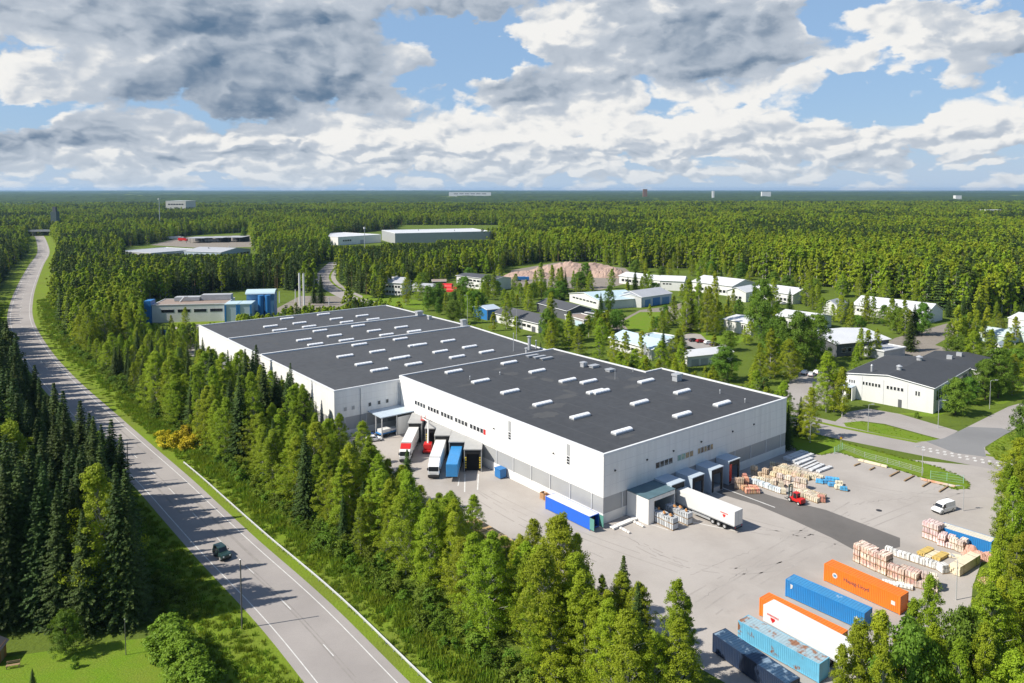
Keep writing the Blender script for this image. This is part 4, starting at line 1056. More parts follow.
# road bridge over the highway
p = at(26, 242); 
d0 = Vector(((22 - 512) / F_PX * 1010, 1010, 0)); d1 = Vector(((66 - 512) / F_PX * 1010, 1016, 0))
t = thing('road_bridge', 'concrete road bridge crossing the highway far away', 'bridge', d0, atan2((d1 - d0).y, (d1 - d0).x)); L = (d1 - d0).length + 40
mb = MB(); mb.box(-40, L, -5, 5, 6.0, 7.2); mb.build('deck', M['greywall'], t)
for y in (-5, 4.8):
    mb = MB(); mb.box(-40, L, y, y + .2, 7.203, 8.2); mb.build('railing', M['steel'], t)
for x in (-4, 14, 44):
    mb = MB(); mb.box(x - .6, x + .6, -4, 4, 0, 5.997); mb.build('pier', M['kerb'], t)
# ================================================================== VEHICLES AND YARD GOODS
def cpaint(name, col, rust=0.0, rcol=(0.22, 0.09, 0.035)):
    """container paint: slight fading, rust patches with outlines of their own"""
    m = bpy.data.materials.new(name); m.use_nodes = True; nt = m.node_tree; b = nt.nodes['Principled BSDF']
    b.inputs['Roughness'].default_value = 0.5
    tc = nt.nodes.new('ShaderNodeTexCoord'); v = tc.outputs['Object']
    c = mixc(nt, tnoise(nt, v, 0.8, 6, .65).step(.3, .75) * .7, col, tuple(x * .72 + .02 for x in col))
    if rust:
        c = mixc(nt, tnoise(nt, v, 0.55, 8, .62).step(.60 - rust * .14, .66 - rust * .10), c, rcol)
    nt.links.new(c, b.inputs['Base Color']); return m
CP = {'orange': cpaint('orange_container_paint', (0.80, 0.185, 0.012), 0), 'blue': cpaint('blue_container_paint', (0.018, 0.20, 0.50), 0),
      'lightblue': cpaint('faded_blue_container_paint', (0.13, 0.42, 0.60), .12), 'rusttop': cpaint('rusty_faded_roof', (0.33, 0.45, 0.50), 1.0, (0.27, 0.13, 0.07)),
      'navy': cpaint('navy_container_paint', (0.014, 0.030, 0.07), 0), 'navytop': cpaint('patched_navy_roof', (0.022, 0.06, 0.12), .8, (0.20, 0.28, 0.36)),
      'white': cpaint('white_container_paint', (0.70, 0.70, 0.68)), 'green': cpaint('green_door_paint', (0.10, 0.28, 0.24)), 'bright': cpaint('bright_blue_panel', (0.010, 0.12, 0.62)),
      'topblue': cpaint('worn_blue_roof', (0.05, 0.25, 0.50), .25, (0.32, 0.42, 0.52)), 'cream': cpaint('cream_roof', (0.66, 0.62, 0.52))}

def text_mesh(txt, size, m, parent, loc, rot, name='lettering', depth=.004):
    cu = bpy.data.curves.new('lettering', 'FONT'); cu.body = txt; cu.size = size; cu.extrude = depth; cu.align_x = 'CENTER'; cu.align_y = 'CENTER'
    tmp = bpy.data.objects.new('lettering', cu); COL.objects.link(tmp)
    dg = bpy.context.evaluated_depsgraph_get(); me = bpy.data.meshes.new_from_object(tmp.evaluated_get(dg))
    bpy.data.objects.remove(tmp); bpy.data.curves.remove(cu)
    me.materials.clear(); me.materials.append(m)
    o = bpy.data.objects.new(name, me); COL.objects.link(o); o.parent = parent; o.location = loc; o.rotation_euler = rot
    return o

def corrugated(x0, x1, y, z0, z1, out, mb, pitch=.28, dep=.045):
    """side panel made of trapezoid ribs; out = +1 / -1 in y"""
    prof = []; x = x0; n = max(1, int((x1 - x0) / pitch)); p = (x1 - x0) / n
    for i in range(n):
        a = x0 + i * p; prof += [(a, 0), (a + p * .36, 0), (a + p * .5, -dep), (a + p * .86, -dep)]
    prof.append((x1, 0))
    for (a, da), (b, db) in zip(prof, prof[1:]):
        f = [(a, y + da * out, z0), (b, y + db * out, z0), (b, y + db * out, z1), (a, y + da * out, z1)]
        mb.face(f if out < 0 else f[::-1])
def container(label, corner, yaw, L=12.19, h=2.6, paint='blue', top=None, door_end=+1, doors='closed', doorpaint=None, plain=False, group=None, name='shipping_container', wd=2.44):
    """corner: ground point of the near right lower corner; the length runs along (-sin yaw, cos yaw), the width along (cos yaw, sin yaw)"""
    u = Vector((-sin(yaw), cos(yaw), 0)); v = Vector((cos(yaw), sin(yaw), 0)); c = Vector((corner.x, corner.y, 0)) + u * L / 2 + v * wd / 2
    t = thing(name, label, 'container', (c.x, c.y, 0.03), atan2(u.y, u.x), group)
    # local x = along u, local +y = towards the camera side (-v)
    P_ = CP[paint]; T_ = CP[top] if top else P_; hl, hw = L / 2, wd / 2; z0 = .12
    mb = MB()
    if plain:
        for s in (-1, 1): mb.box(-hl + .16, hl - .16, min(s * (hw - .05), s * (hw - .02)), max(s * (hw - .05), s * (hw - .02)), z0 + .16, h - .12)
    else:
        corrugated(-hl + .16, hl - .16, hw - .01, z0 + .16, h - .12, 1, mb); corrugated(-hl + .16, hl - .16, -hw + .01, z0 + .16, h - .12, -1, mb)
    mb.build('side_wall', P_, t)
    mb = MB(); mb.box(-hl + .1, hl - .1, -hw + .06, hw - .06, h - .07, h - .03)
    n = int(L / .45)
    for i in range(n):
        x = -hl + .25 + i * (L - .5) / n; mb.box(x, x + .22, -hw + .14, hw - .14, h - .0295, h - .004)
    mb.build('roof', T_, t)
    mb = MB()
    for sx in (-1, 1):
        for sy in (-1, 1):
            mb.box(min(sx * hl, sx * (hl - .17)), max(sx * hl, sx * (hl - .17)), min(sy * hw, sy * (hw - .15)), max(sy * hw, sy * (hw - .15)), z0 - .12, h)
        mb.box(min(sx * hl, sx * (hl - .1)), max(sx * hl, sx * (hl - .1)), -hw + .153, hw - .153, h - .14, h - .002)
        mb.box(min(sx * hl, sx * (hl - .1)), max(sx * hl, sx * (hl - .1)), -hw + .153, hw - .153, z0, z0 + .16)
    for sy in (-1, 1):
        mb.box(-hl + .173, hl - .173, min(sy * hw, sy * (hw - .07)), max(sy * hw, sy * (hw - .07)), h - .118, h - .006)
        mb.box(-hl + .173, hl - .173, min(sy * hw, sy * (hw - .07)), max(sy * hw, sy * (hw - .07)), z0, z0 + .155)
    mb.build('frame', P_, t)
    # blank end
    e = -door_end; mb = MB(); mb.box(min(e * (hl - .08), e * (hl - .05)), max(e * (hl - .08), e * (hl - .05)), -hw + .155, hw - .155, z0 + .163, h - .143); mb.build('end_wall', P_, t)
    D_ = CP[doorpaint] if doorpaint else P_
    for s in (-1, 1):
        mb = MB()
        if doors == 'closed':
            y0, y1 = sorted((s * .012, s * (hw - .16))); x0, x1 = sorted((door_end * (hl - .06), door_end * (hl - .02)))
            mb.box(x0, x1, y0, y1, z0 + .17, h - .15)
        else:
            x0, x1 = sorted((door_end * (hl + .02), door_end * (hl + 1.15)))
            y0, y1 = sorted((s * (hw - .02), s * (hw + .03))); mb.box(x0, x1, y0, y1, z0 + .17, h - .15)
        dd = mb.build('door', D_, t)
        if doors == 'closed':
            for k in range(2):
                mb = MB(); y = s * (.3 + k * .5); x = door_end * (hl + .015); mb.tube([(x, y, z0 + .2), (x, y, h - .2)], .025, 6); mb.build('locking_bar', M['steel'], dd)
    if doors != 'closed':
        mb = MB(); x0, x1 = sorted((door_end * (hl - 1.0), door_end * (hl - .9))); mb.box(x0, x1, -hw + .08, hw - .08, z0 + .1, h - .15); mb.build('dark_interior', M['dark'], t)
    mb = MB(); mb.box(-hl + .15, hl - .15, -hw + .09, hw - .09, z0 + .02, z0 + .12); mb.build('floor', M['darkwall'], t)
    return t
def corner_from_top(lpx, rpx, h, L):
    """left end and right end of the near top edge -> near right lower corner and yaw"""
    a, b = at(*lpx, h), at(*rpx, h); u = (a - b); u.z = 0; u.normalize(); yaw = atan2(-u.x, u.y)
    mid = (a + b) / 2; c = mid - u * L / 2; c.z = 0
    return c, yaw
txtdark = mat('dark_blue_lettering', (0.10, 0.06, 0.09), 0.5)
oc = container('bright orange shipping container with dark lettering beside the brick pallets', Vector((57.26, 106.53, 0)), .629, h=2.8, paint='orange', door_end=1)
text_mesh('Hapag-Lloyd', .82, txtdark, oc, (.7, 1.228, 1.65), (pi / 2, 0, pi))
mb = MB(); mb.tube([(4.2, 1.215, 1.6), (4.2, 1.235, 1.6)], .42, 18); lg = mb.build('emblem', M['paint'], oc); mb = MB(); mb.box(3.98, 4.42, 1.236, 1.245, 1.42, 1.78); mb.build('emblem_mark', M['bluewall'], lg)
mb = MB(); mb.box(-5.35, -4.75, 1.226, 1.236, 1.1, 1.7); mb.build('placard', M['paint'], oc)
c_, y_ = Vector((50.0, 102.38, 0)), .692
bc = container('blue shipping container with a star sticker, between the two orange containers', c_, y_, h=2.7, paint='blue', top='topblue', door_end=1)
mb = MB(); mb.face([(-5.0 + (.42 if k % 2 == 0 else .17) * cos(k * pi / 5 + .3), 1.228, 1.5 + (.42 if k % 2 == 0 else .17) * sin(k * pi / 5 + .3)) for k in range(10)]); mb.build('star_sticker', M['paint'], bc)
mb = MB(); mb.face([(5.25, 1.228, 1.5), (5.25, 1.228, 2.3), (4.85, 1.228, 2.2), (4.95, 1.228, 1.7)]); mb.build('sticker', M['paint'], bc)
c_, y_ = corner_from_top((757.9, 596.6), (841, 638), 2.7, 12.19)
container('orange shipping container standing close behind the white trailer', c_, .66, h=2.7, paint='orange', door_end=1)
c_, y_ = corner_from_top((740, 621.8), (817, 663.3), 2.6, 12.19)
container('faded light blue container with a rusty patched roof', c_, y_, h=2.6, paint='lightblue', top='rusttop', door_end=1, doorpaint='green')
c_, y_ = corner_from_top((713.2, 634), (786, 684), 2.6, 12.19)
container('dark navy container with a patched roof at the bottom edge, in tree shade', c_, y_, h=2.6, paint='navy', top='navytop', door_end=1)
c_, y_ = corner_from_top((941.8, 527.2), (983.5, 540), 2.4, 9.0)
container('short bright blue container with a cream top behind the pink brick pallets', c_, y_, L=8.2, h=2.4, paint='blue', top='cream', door_end=1)
# container along the warehouse wall, open green doors towards the corner
p = bl(-3.9, -.4)
container('bright blue sided container with a white top along the long warehouse wall', p, YAW + .02, h=2.6, paint='bright', top='white', plain=True, door_end=-1, doors='open', doorpaint='green')

# ---- trailers and lorries
M['trailer'] = mat('white_trailer_skin', (0.66, 0.655, 0.635), 0.45, 0.4, 0.4, (0.58, 0.575, 0.555), 6)
M['chassis'] = mat('dark_chassis', (0.03, 0.03, 0.032), 0.6)
M['cabwhite'] = mat('white_cab_paint', (0.80, 0.80, 0.80), 0.25)
M['lamp'] = mat('lamp_glass', (0.8, 0.8, 0.75), 0.1)
M['redlamp'] = mat('red_lamp_glass', (0.5, 0.02, 0.02), 0.2)
def logo(parent, x, y, z, face, s=1.0):
    """small red wordmark strip with an arrow below it, on the side wall facing face (+1/-1 in y)"""
    mb = MB(); f = face
    for k in range(9):
        a = x + (k - 4.5) * .19 * s; ys = sorted((y, y + .006 * f)); mb.box(a, a + .13 * s, ys[0], ys[1], z + (.02 * s if k % 3 else 0), z + .26 * s)
    mb.face([(x - .35 * s, y + .008 * f, z - .1 * s), (x - .35 * s, y + .008 * f, z - .35 * s), (x, y + .008 * f, z - .75 * s), (x + .3 * s, y + .008 * f, z - .35 * s), (x + .3 * s, y + .008 * f, z - .1 * s)])
    mb.build('red_logo', M['redp'], parent)
def trailer_parts(t, L=13.6, h=4.0, skin=None, x0=0.0, wheels=True, legs=True, rear=-1):
    """box from x0 to x0+L, doors at x0 (rear = low x)"""
    skin = skin or M['trailer']; hw = 1.25
    mb = MB(); mb.box(x0, x0 + L, -hw, hw, 1.25, h); mb.build('trailer_body', skin, t, bevel=.05)
    mb = MB()
    for y in (-hw - .012, hw + .012): mb.box(x0 + .02, x0 + L - .02, y - .02, y + .02, 1.2, 1.42)
    mb.box(x0 - .015, x0 + .1, -.03, .03, 1.3, h - .05); mb.build('side_rail', M['steel'], t)
    mb = MB(); mb.box(x0 + .3, x0 + L - .3, -.5, .5, .95, 1.245); mb.box(x0 - .02, x0 + .14, -1.15, 1.15, .55, .75); mb.build('chassis', M['chassis'], t)
    if wheels:
        for k in range(3):
            for s in (-1, 1):
                mb = MB(); mb.wheel((x0 + 2.2 + k * 1.32, s * 1.02, .5), .5, .38, 'y', 18); w = mb.build('wheel', M['black'], t)
                mb = MB(); mb.wheel((x0 + 2.2 + k * 1.32, s * 1.19, .5), .27, .07, 'y', 12); mb.build('rim', M['steel'], w)
    if legs:
        mb = MB()
        for s in (-1, 1): mb.box(x0 + L - 3.2, x0 + L - 3.0, s * .9 - .1, s * .9 + .1, .05, 1.0); mb.box(x0 + L - 3.35, x0 + L - 2.85, s * .9 - .2, s * .9 + .2, 0.0, .05)
        mb.build('landing_leg', M['steel'], t)
    mb = MB()
    for s in (-1, 1): mb.box(x0 + 5.4, x0 + L - 4, s * 1.15 - .03, s * 1.15 + .03, .55, .95)
    mb.build('side_guard', M['steel'], t)
    for s in (-1, 1):
        mb = MB(); mb.box(x0 - .03, x0 - .016, s * 1.0 - .14, s * 1.0 + .14, .9, 1.1); mb.build('tail_lamp', M['redlamp'], t)
def cab_parts(t, x0, body=None, deflector=None):
    body = body or M['cabwhite']
    prof = [(x0, .95), (x0 + 2.25, .95), (x0 + 2.35, 1.6), (x0 + 2.05, 2.75), (x0 + 1.7, 3.05), (x0 + .1, 3.1), (x0, 3.0)]
    mb = MB(); n = len(prof)
    for s in (-1.22, 1.22): mb.v += [(x, s, z) for x, z in prof]
    mb.f += [tuple(range(n)), tuple(reversed(range(n, 2 * n)))]; mb.m += [0, 0]
    for i in range(n): j = (i + 1) % n; mb.f.append((i, n + i, n + j, j)); mb.m.append(0)
    mb.build('cab', body, t, bevel=.06, fixn=True)
    mb = MB(); mb.face([(x0 + 2.345, -1.08, 1.75), (x0 + 2.345, 1.08, 1.75), (x0 + 2.095, 1.08, 2.68), (x0 + 2.095, -1.08, 2.68)]); mb.build('windscreen', M['glass'], t)
    for s in (-1, 1):
        mb = MB(); f = [(x0 + 1.1, s * 1.232, 1.8), (x0 + 2.15, s * 1.232, 1.8), (x0 + 1.95, s * 1.232, 2.6), (x0 + 1.1, s * 1.232, 2.6)]; mb.face(f); mb.build('side_window', M['glass'], t)
        mb = MB(); mb.box(x0 + 2.1, x0 + 2.3, s * 1.32 - .09, s * 1.32 + .09, 1.9, 2.5); mb.build('mirror', M['black'], t)
        mb = MB(); mb.box(x0 + 2.36, x0 + 2.40, s * .95 - .18, s * .95 + .18, 1.02, 1.25); mb.build('headlight', M['lamp'], t)
        for k in (0.9 - 2.6, 1.45):
            mb = MB(); mb.wheel((x0 + k, s * 1.0, .5), .5, .36, 'y', 18); mb.build('wheel', M['black'], t)
    mb = MB(); mb.box(x0 - 2.6, x0 + 2.2, -.6, .6, .6, .94); mb.box(x0 + 2.2, x0 + 2.45, -1.2, 1.2, .45, .93); mb.build('chassis', M['chassis'], t)
    mb = MB(); mb.prism([(x0 - .02, 3.12), (x0 + 1.5, 3.12), (x0 + .25, 3.95), (x0 - .02, 3.95)], -1.15, 1.15, M=Matrix.Rotation(pi / 2, 4, 'X')); mb.build('roof_deflector', deflector or body, t, fixn=True)
def lorry(label, x, yrear, cab, defl, skin=None):
    t = thing('semi_truck', label, 'truck', (x, yrear, 0.02), -pi / 2 - .02)
    trailer_parts(t, 13.6, 4.0, skin, 0.0, True, False); cab_parts(t, 14.2, cab, defl)
    return t
lorry('white semi truck with a red front roof, docked nearest the inner corner', -24.3, 184.4, M['cabwhite'], M['redp'])
l2 = lorry('all white semi truck docked right of the red boom lift', -16.7, 175.0, M['cabwhite'], M['cabwhite'])
t = thing('container_trailer', 'blue box trailer docked without a truck in the long wall', 'trailer', (-12.65, 170.0, .02), -pi / 2 - .02)
trailer_parts(t, 13.3, 4.0, cpaint('blue_trailer_skin', (0.03, 0.24, 0.55)), 0, True, True)
p = bl(17.3, -17.6)
wt = thing('box_trailer', 'white box trailer with a small red logo docked at the covered bay', 'trailer', (p.x, p.y, .02), atan2(U.y, U.x))
trailer_parts(wt, 13.6, 4.0, None, 0, True, True); logo(wt, 2.3, 1.256, 2.9, 1)
a, b = at(763.2, 604.7, 3.7), at(852, 652, 3.7); u_ = (a - b); u_.z = 0; u_.normalize()
q = a - u_ * 13.6 + Vector((u_.y, -u_.x, 0)) * 1.25
wr = thing('box_trailer', 'long white box trailer with a red logo parked among the containers', 'trailer', (q.x, q.y, .02), atan2(u_.y, u_.x))
trailer_parts(wr, 13.6, 3.7, None, 0, True, True); logo(wr, 12.0, 1.256, 2.55, 1, 1.1)

# ---- cars
def lofted(name, sections, m, parent, subdiv=0):
    """sections: list of (x, [(y, z)...]) closed rings of equal length"""
    mb = MB(); k = len(sections[0][1])
    for x, ring in sections: mb.v += [(x, y, z) for y, z in ring]
    for i in range(len(sections) - 1):
        for j in range(k):
            j2 = (j + 1) % k; mb.f.append((i * k + j, i * k + j2, (i + 1) * k + j2, (i + 1) * k + j)); mb.m.append(0)
    mb.f += [tuple(reversed(range(k))), tuple((len(sections) - 1) * k + j for j in range(k))]; mb.m += [0, 0]
    return mb.build(name, m, parent, fixn=True, bevel=.035)
def car(label, loc, rz, paint, kind='hatch', group=None, name='parked_car', L=4.3, w=1.76, low=False):
    t = thing(name, label, 'van' if kind == 'van' else 'car', (loc.x, loc.y, .02), rz, group)
    hw = w / 2
    if kind == 'van':
        H_ = 1.95; belt = 1.05
        lower = [(-L / 2, .35, .95), (-L / 2 + .15, .28, 1.05), (L / 2 - 1.2, .28, 1.05), (L / 2 - .25, .28, .92), (L / 2, .38, .7)]
        cab = [(-L / 2 + .02, H_ - .12), (-L / 2 + .2, H_), (.35, H_), (L / 2 - 1.25, 1.75), (L / 2 - .75, 1.03)]
    elif kind == 'jeep':
        H_ = 1.85; belt = 1.15
        lower = [(-L / 2, .5, 1.1), (-L / 2 + .15, .42, 1.15), (.5, .42, 1.15), (L / 2 - .25, .42, 1.08), (L / 2, .5, .95)]
        cab = [(-L / 2 + .03, 1.75), (-L / 2 + .2, H_), (-.1, H_), (.25, 1.80), (.62, 1.13)]
    else:
        H_ = 1.45; belt = .92
        lower = [(-L / 2, .38, .80), (-L / 2 + .15, .28, .92), (.6, .28, .92), (L / 2 - .5, .28, .82), (L / 2, .36, .62)]
        cab = [(-L / 2 + .12, .95), (-L / 2 + .5, 1.35), (-.5, H_), (.35, 1.40), (1.15, .90)]
    lofted('body', [(x, [(-hw, z0), (hw, z0), (hw * 1.0, z1 * .7 + z0 * .3), (hw * .95, z1), (-hw * .95, z1), (-hw, z1 * .7 + z0 * .3)]) for x, z0, z1 in lower], paint, t)
    top = [(x, [(-hw * .90, belt - .06), (hw * .90, belt - .06), (hw * .78, max(z, belt)), (-hw * .78, max(z, belt))]) for x, z in cab]
    lofted('cabin', top, paint, t)
    xf, zf = cab[-1]; xb, zb = cab[-2]
    def lerp(a, b, k): return a + (b - a) * k
    mb = MB(); nx, nz = .02, .015
    mb.face([(lerp(xf, xb, .12) + nx, -hw * .82, lerp(belt, zb, .12) + nz), (lerp(xf, xb, .12) + nx, hw * .82, lerp(belt, zb, .12) + nz), (lerp(xf, xb, .9) + nx, hw * .74, lerp(belt, zb, .9) + nz), (lerp(xf, xb, .9) + nx, -hw * .74, lerp(belt, zb, .9) + nz)]); mb.build('windscreen', M['glass'], t)
    for s in (-1, 1):
        if kind == 'van': seg = [(L / 2 - 2.0, L / 2 - 1.1)]
        elif kind == 'jeep': seg = [(-1.7, -1.0), (-.9, .2)]
        else: seg = [(-1.45, -.45), (-.38, .62)]
        for (xa, xb_) in seg:
            mb = MB(); za, zb_ = belt + .03, min(H_ - .12, 1.72)
            def yy(z): return s * (lerp(hw * .90, hw * .78, (z - belt) / (H_ - belt)) + .012)
            cut = .28 if (kind != 'van' and xb_ > .1) or kind == 'van' else 0
            mb.face([(xa, yy(za), za), (xb_ + (.2 if cut else 0), yy(za), za), (xb_ - cut, yy(zb_), zb_), (xa + .08, yy(zb_), zb_)]); mb.build('side_window', M['glass'], t)
        for x in (-L * .31, L * .31):
            mb = MB(); r = .40 if kind == 'jeep' else .32; mb.wheel((x, s * (hw - .1), r), r, .24, 'y', 18); wv = mb.build('wheel', M['black'], t)
            mb = MB(); mb.wheel((x, s * (hw + .012), r), r * .6, .05, 'y', 12); mb.build('rim', M['steel'], wv)
        mb = MB()
        if kind == 'jeep': mb.tube([(L / 2 + .0, s * .55, .85), (L / 2 + .05, s * .55, .85)], .13, 14)
        else: mb.box(L / 2 - .14, L / 2 - .0, s * (hw - .25) - .16, s * (hw - .25) + .16, .55, .70)
        mb.build('headlight', M['lamp'], t)
        mb = MB(); mb.box(-L / 2 - .02, -L / 2 + .02, s * (hw - .2) - .1, s * (hw - .2) + .1, .6, .85); mb.build('tail_lamp', M['redlamp'], t)
        mb = MB(); mb.box(cab[-1][0] - .35, cab[-1][0] - .2, s * (hw + .08) - .08, s * (hw + .08) + .08, belt, belt + .16); mb.build('mirror', M['black'], t)
    mb = MB(); mb.box(L / 2 - .1, L / 2 + .03, -hw * .9, hw * .9, .3, .5); mb.box(-L / 2 - .04, -L / 2 + .1, -hw * .9, hw * .9, .35, .55); mb.build('bumper', M['black'], t)
    return t
def paint(name, col): return mat(name, col, 0.22, spec=0.6)
pa, pb = at(950, 506.5), at(929.5, 512.5); d = pb - pa
car('white delivery van parked alone on the open yard', (at(929, 514.5) + at(951.5, 508)) / 2 + Vector((.6, 0, 0)), atan2(d.y, d.x), paint('white_van_paint', (0.8, 0.8, 0.8)), 'van', name='delivery_van', L=4.9, w=1.9)
rp = at(222, 557); dr = Vector((-29.0 + 49.2, 106.2 - 126.5, 0))
jp = car('dark green off road car with round headlights driving on the highway', rp, atan2(dr.y, dr.x), paint('dark_green_paint', (0.020, 0.045, 0.040)), 'jeep', name='offroad_car', L=3.9, w=1.75)
PC = {'white': paint('white_car_paint', (.75, .75, .75)), 'dark': paint('dark_car_paint', (.03, .03, .035)), 'red': paint('dark_red_car_paint', (.25, .02, .02)), 'silver': paint('silver_car_paint', (.45, .46, .47)), 'blue': paint('blue_car_paint', (.03, .08, .25))}
for k, (x, y, rz, c, lab) in enumerate(((682, 340, .3, 'silver', 'silver car, leftmost parked car behind the flagpole building'), (694, 341.5, .3, 'dark', 'dark car parked between the silver and the dark red cars'), (701, 342.5, .3, 'red', 'dark red car parked next to the white car'),
                                        (709, 344, .3, 'white', 'white car parked right of the dark red car'), (715, 346, .3, 'dark', 'dark car, rightmost in the small car park'), (690, 350, .25, 'dark', 'dark car alone in the lower part of the small car park'),
                                        (805, 374, .9, 'white', 'white car nearest the round crowned trees in the shaded car park'), (812, 376, .9, 'silver', 'silver car in the middle of the shaded car park'), (817, 374, .9, 'white', 'white car furthest right in the shaded car park'),
                                        (780, 303, .2, 'dark', 'dark car in front of the white row building'), (784, 304.5, .2, 'silver', 'silver car in front of the white row building'))):
    car(lab, at(x, y), rz, PC[c], group='cars parked between the buildings')
for (x, y, rz, c, lab) in ((366, 437, .4, 'blue', 'blue car parked by the trees left of the docked trucks'), (373, 441, .4, 'white', 'white car beside the blue car near the inner corner')):
    car(lab, at(x, y), rz, PC[c])
# flat bed lorry near the inner corner
t = thing('flatbed_truck', 'blue flatbed truck loaded with pale goods in the inner corner', 'truck', at(392, 434), .75)
mb = MB(); mb.box(-4.2, 2.2, -1.2, 1.2, .95, 1.15); mb.build('flatbed', M['bluepaint'], t)
mb = MB(); mb.prism([(2.4, -1.15), (4.3, -1.15), (4.3, 1.15), (2.4, 1.15)], .7, 2.6); mb.build('cab', M['bluepaint'], t, bevel=.15)
mb = MB(); mb.box(4.31, 4.33, -1, 1, 1.6, 2.3); mb.build('windscreen', M['glass'], t)
mb = MB(); mb.box(-3.8, -1, -1, 1, 1.16, 2.0); mb.box(-.8, 1.6, -.9, .9, 1.16, 1.7); mb.build('load', M['whiteold'], t, bevel=.08)
for x in (-3.2, -2.0, 3.4):
    for s in (-1, 1):
        mb = MB(); mb.wheel((x, s * 1.0, .48), .48, .32, 'y'); mb.build('wheel', M['black'], t)

# ---- boom lift
p = at(428, 452)
t = thing('boom_lift', 'red boom lift with a raised white arm between the docked trucks', 'lift', (p.x, p.y, 0), pi / 2)
mb = MB(); mb.box(-1.6, 1.6, -1.0, 1.0, .45, 1.0); mb.build('chassis', M['redp'], t, bevel=.08)
mb = MB(); mb.box(-1.3, 1.0, -.95, .95, 1.05, 2.3); mb.build('turret', M['redp'], t, bevel=.18)
for x in (-1.1, 1.1):
    for s in (-1, 1):
        mb = MB(); mb.wheel((x, s * 1.0, .45), .45, .35, 'y'); mb.build('wheel', M['black'], t)
mb = MB(); mb.tube([(-.2, 0, 2.1), (2.5, .2, 6.6)], [.22, .18], 6); mb.tube([(2.5, .2, 6.6), (7.4, 2.0, 5.9)], [.18, .13], 6); mb.build('boom', M['trailer'], t)
mb = MB(); x0, x1, y0, y1, zb = 7.4, 8.6, 1.5, 2.6, 5.3
mb.box(x0, x1, y0, y1, zb, zb + .12)
for (x, y) in ((x0, y0), (x1 - .07, y0), (x0, y1 - .07), (x1 - .07, y1 - .07)): mb.box(x, x + .07, y, y + .07, zb + .12, zb + 1.1)
for z in (zb + .5, zb + 1.0):
    mb.box(x0 + .072, x1 - .072, y0, y0 + .06, z, z + .09); mb.box(x0 + .072, x1 - .072, y1 - .06, y1, z, z + .09)
mb.build('basket', M['redp'], t)

# ---- forklift
pa, pb = at(806, 507), at(786, 498); d = pb - pa
t = thing('forklift', 'large red forklift with a dark mast among the beige pallets', 'forklift', (pa + pb) / 2, atan2(d.y, d.x))
mb = MB(); mb.box(-2.4, -1.0, -1.0, 1.0, .55, 1.7); mb.build('counterweight', M['redp'], t, bevel=.2)
mb = MB(); mb.box(-1.0, 1.5, -.9, .9, .6, 1.25); mb.build('body', M['redp'], t, bevel=.1)
mb = MB(); mb.box(-.9, .5, -.7, .7, 2.75, 2.85)
for (x, y) in ((-.9, -.7), (.4, -.7), (-.9, .6), (.4, .6)): mb.box(x, x + .1, y, y + .1, 1.25, 2.75)
mb.build('cabin_frame', M['redp'], t)
mb = MB(); mb.box(-.8, .38, -.58, .58, 1.3, 2.6); mb.build('cabin_glass', M['glass'], t)
mb = MB()
for s in (-1, 1): mb.box(1.7, 1.95, s * .55 - .12, s * .55 + .12, .2, 4.4)
for z in (.6, 2.2, 4.2): mb.box(1.72, 1.93, -.425, .425, z, z + .2)
mb.build('mast', mat('dark_green_steel', (0.03, 0.07, 0.07), 0.5), t)
mb = MB()
for s in (-1, 1): mb.box(2.0, 3.5, s * .45 - .08, s * .45 + .08, .25, .33); mb.box(1.97, 2.05, s * .45 - .08, s * .45 + .08, .25, 1.2)
mb.build('fork', M['chassis'], t)
for x, r in ((1.2, .6), (-1.7, .5)):
    t.scale = (.75, .75, .75)
    for s in (-1, 1):
        mb = MB(); mb.wheel((x, s * .95, r), r, .42, 'y', 18); w = mb.build('wheel', M['black'], t); mb = MB(); mb.wheel((x, s * 1.17, r), r * .5, .06, 'y', 12); mb.build('rim', M['paint'], w)

# ---- pallets
M['wood'] = mat('raw_wood', (0.36, 0.25, 0.14), 0.85, 0.7, 1.5, (0.26, 0.17, 0.09), 6, stretch=(1, 6, 6))
def goods(name, cols, scale=2.2): return mat(name, cols[0], 0.6, 1.0, scale, cols[1], 3, rand=0.45)
GD = {'beige': goods('beige_wrapped_bricks', ((0.60, 0.48, 0.34), (0.48, 0.37, 0.25))), 'cream': goods('cream_wrapped_blocks', ((0.70, 0.63, 0.50), (0.54, 0.46, 0.33))),
      'pink': goods('pinkish_brick_pack', ((0.58, 0.44, 0.36), (0.70, 0.62, 0.52)), 1.6), 'redwhite': goods('red_and_white_brick_pack', ((0.48, 0.18, 0.12), (0.74, 0.69, 0.58)), 1.1),
      'white': goods('white_wrapped_pack', ((0.72, 0.71, 0.68), (0.56, 0.55, 0.52)), 1.6), 'bluewrap': goods('pale_blue_wrapped_pack', ((0.50, 0.60, 0.68), (0.70, 0.70, 0.66)), 1.3), 'blue': goods('blue_wrapped_pack', ((0.05, 0.26, 0.55), (0.10, 0.36, 0.62))),
      'red': goods('red_strapped_pack', ((0.55, 0.11, 0.07), (0.68, 0.50, 0.32)), 1.8), 'rose': goods('rose_wrapped_pack', ((0.60, 0.36, 0.35), (0.76, 0.68, 0.63)), 1.0), 'brick': goods('red_brick_pack', ((0.50, 0.25, 0.17), (0.42, 0.20, 0.13)), 3.0), 'bin': goods('pale_grey_crate', ((0.60, 0.62, 0.63), (0.48, 0.50, 0.52)), 2.0)}
strapm = mat('dark_strap', (0.10, 0.09, 0.08), 0.7)
PROTO = {}
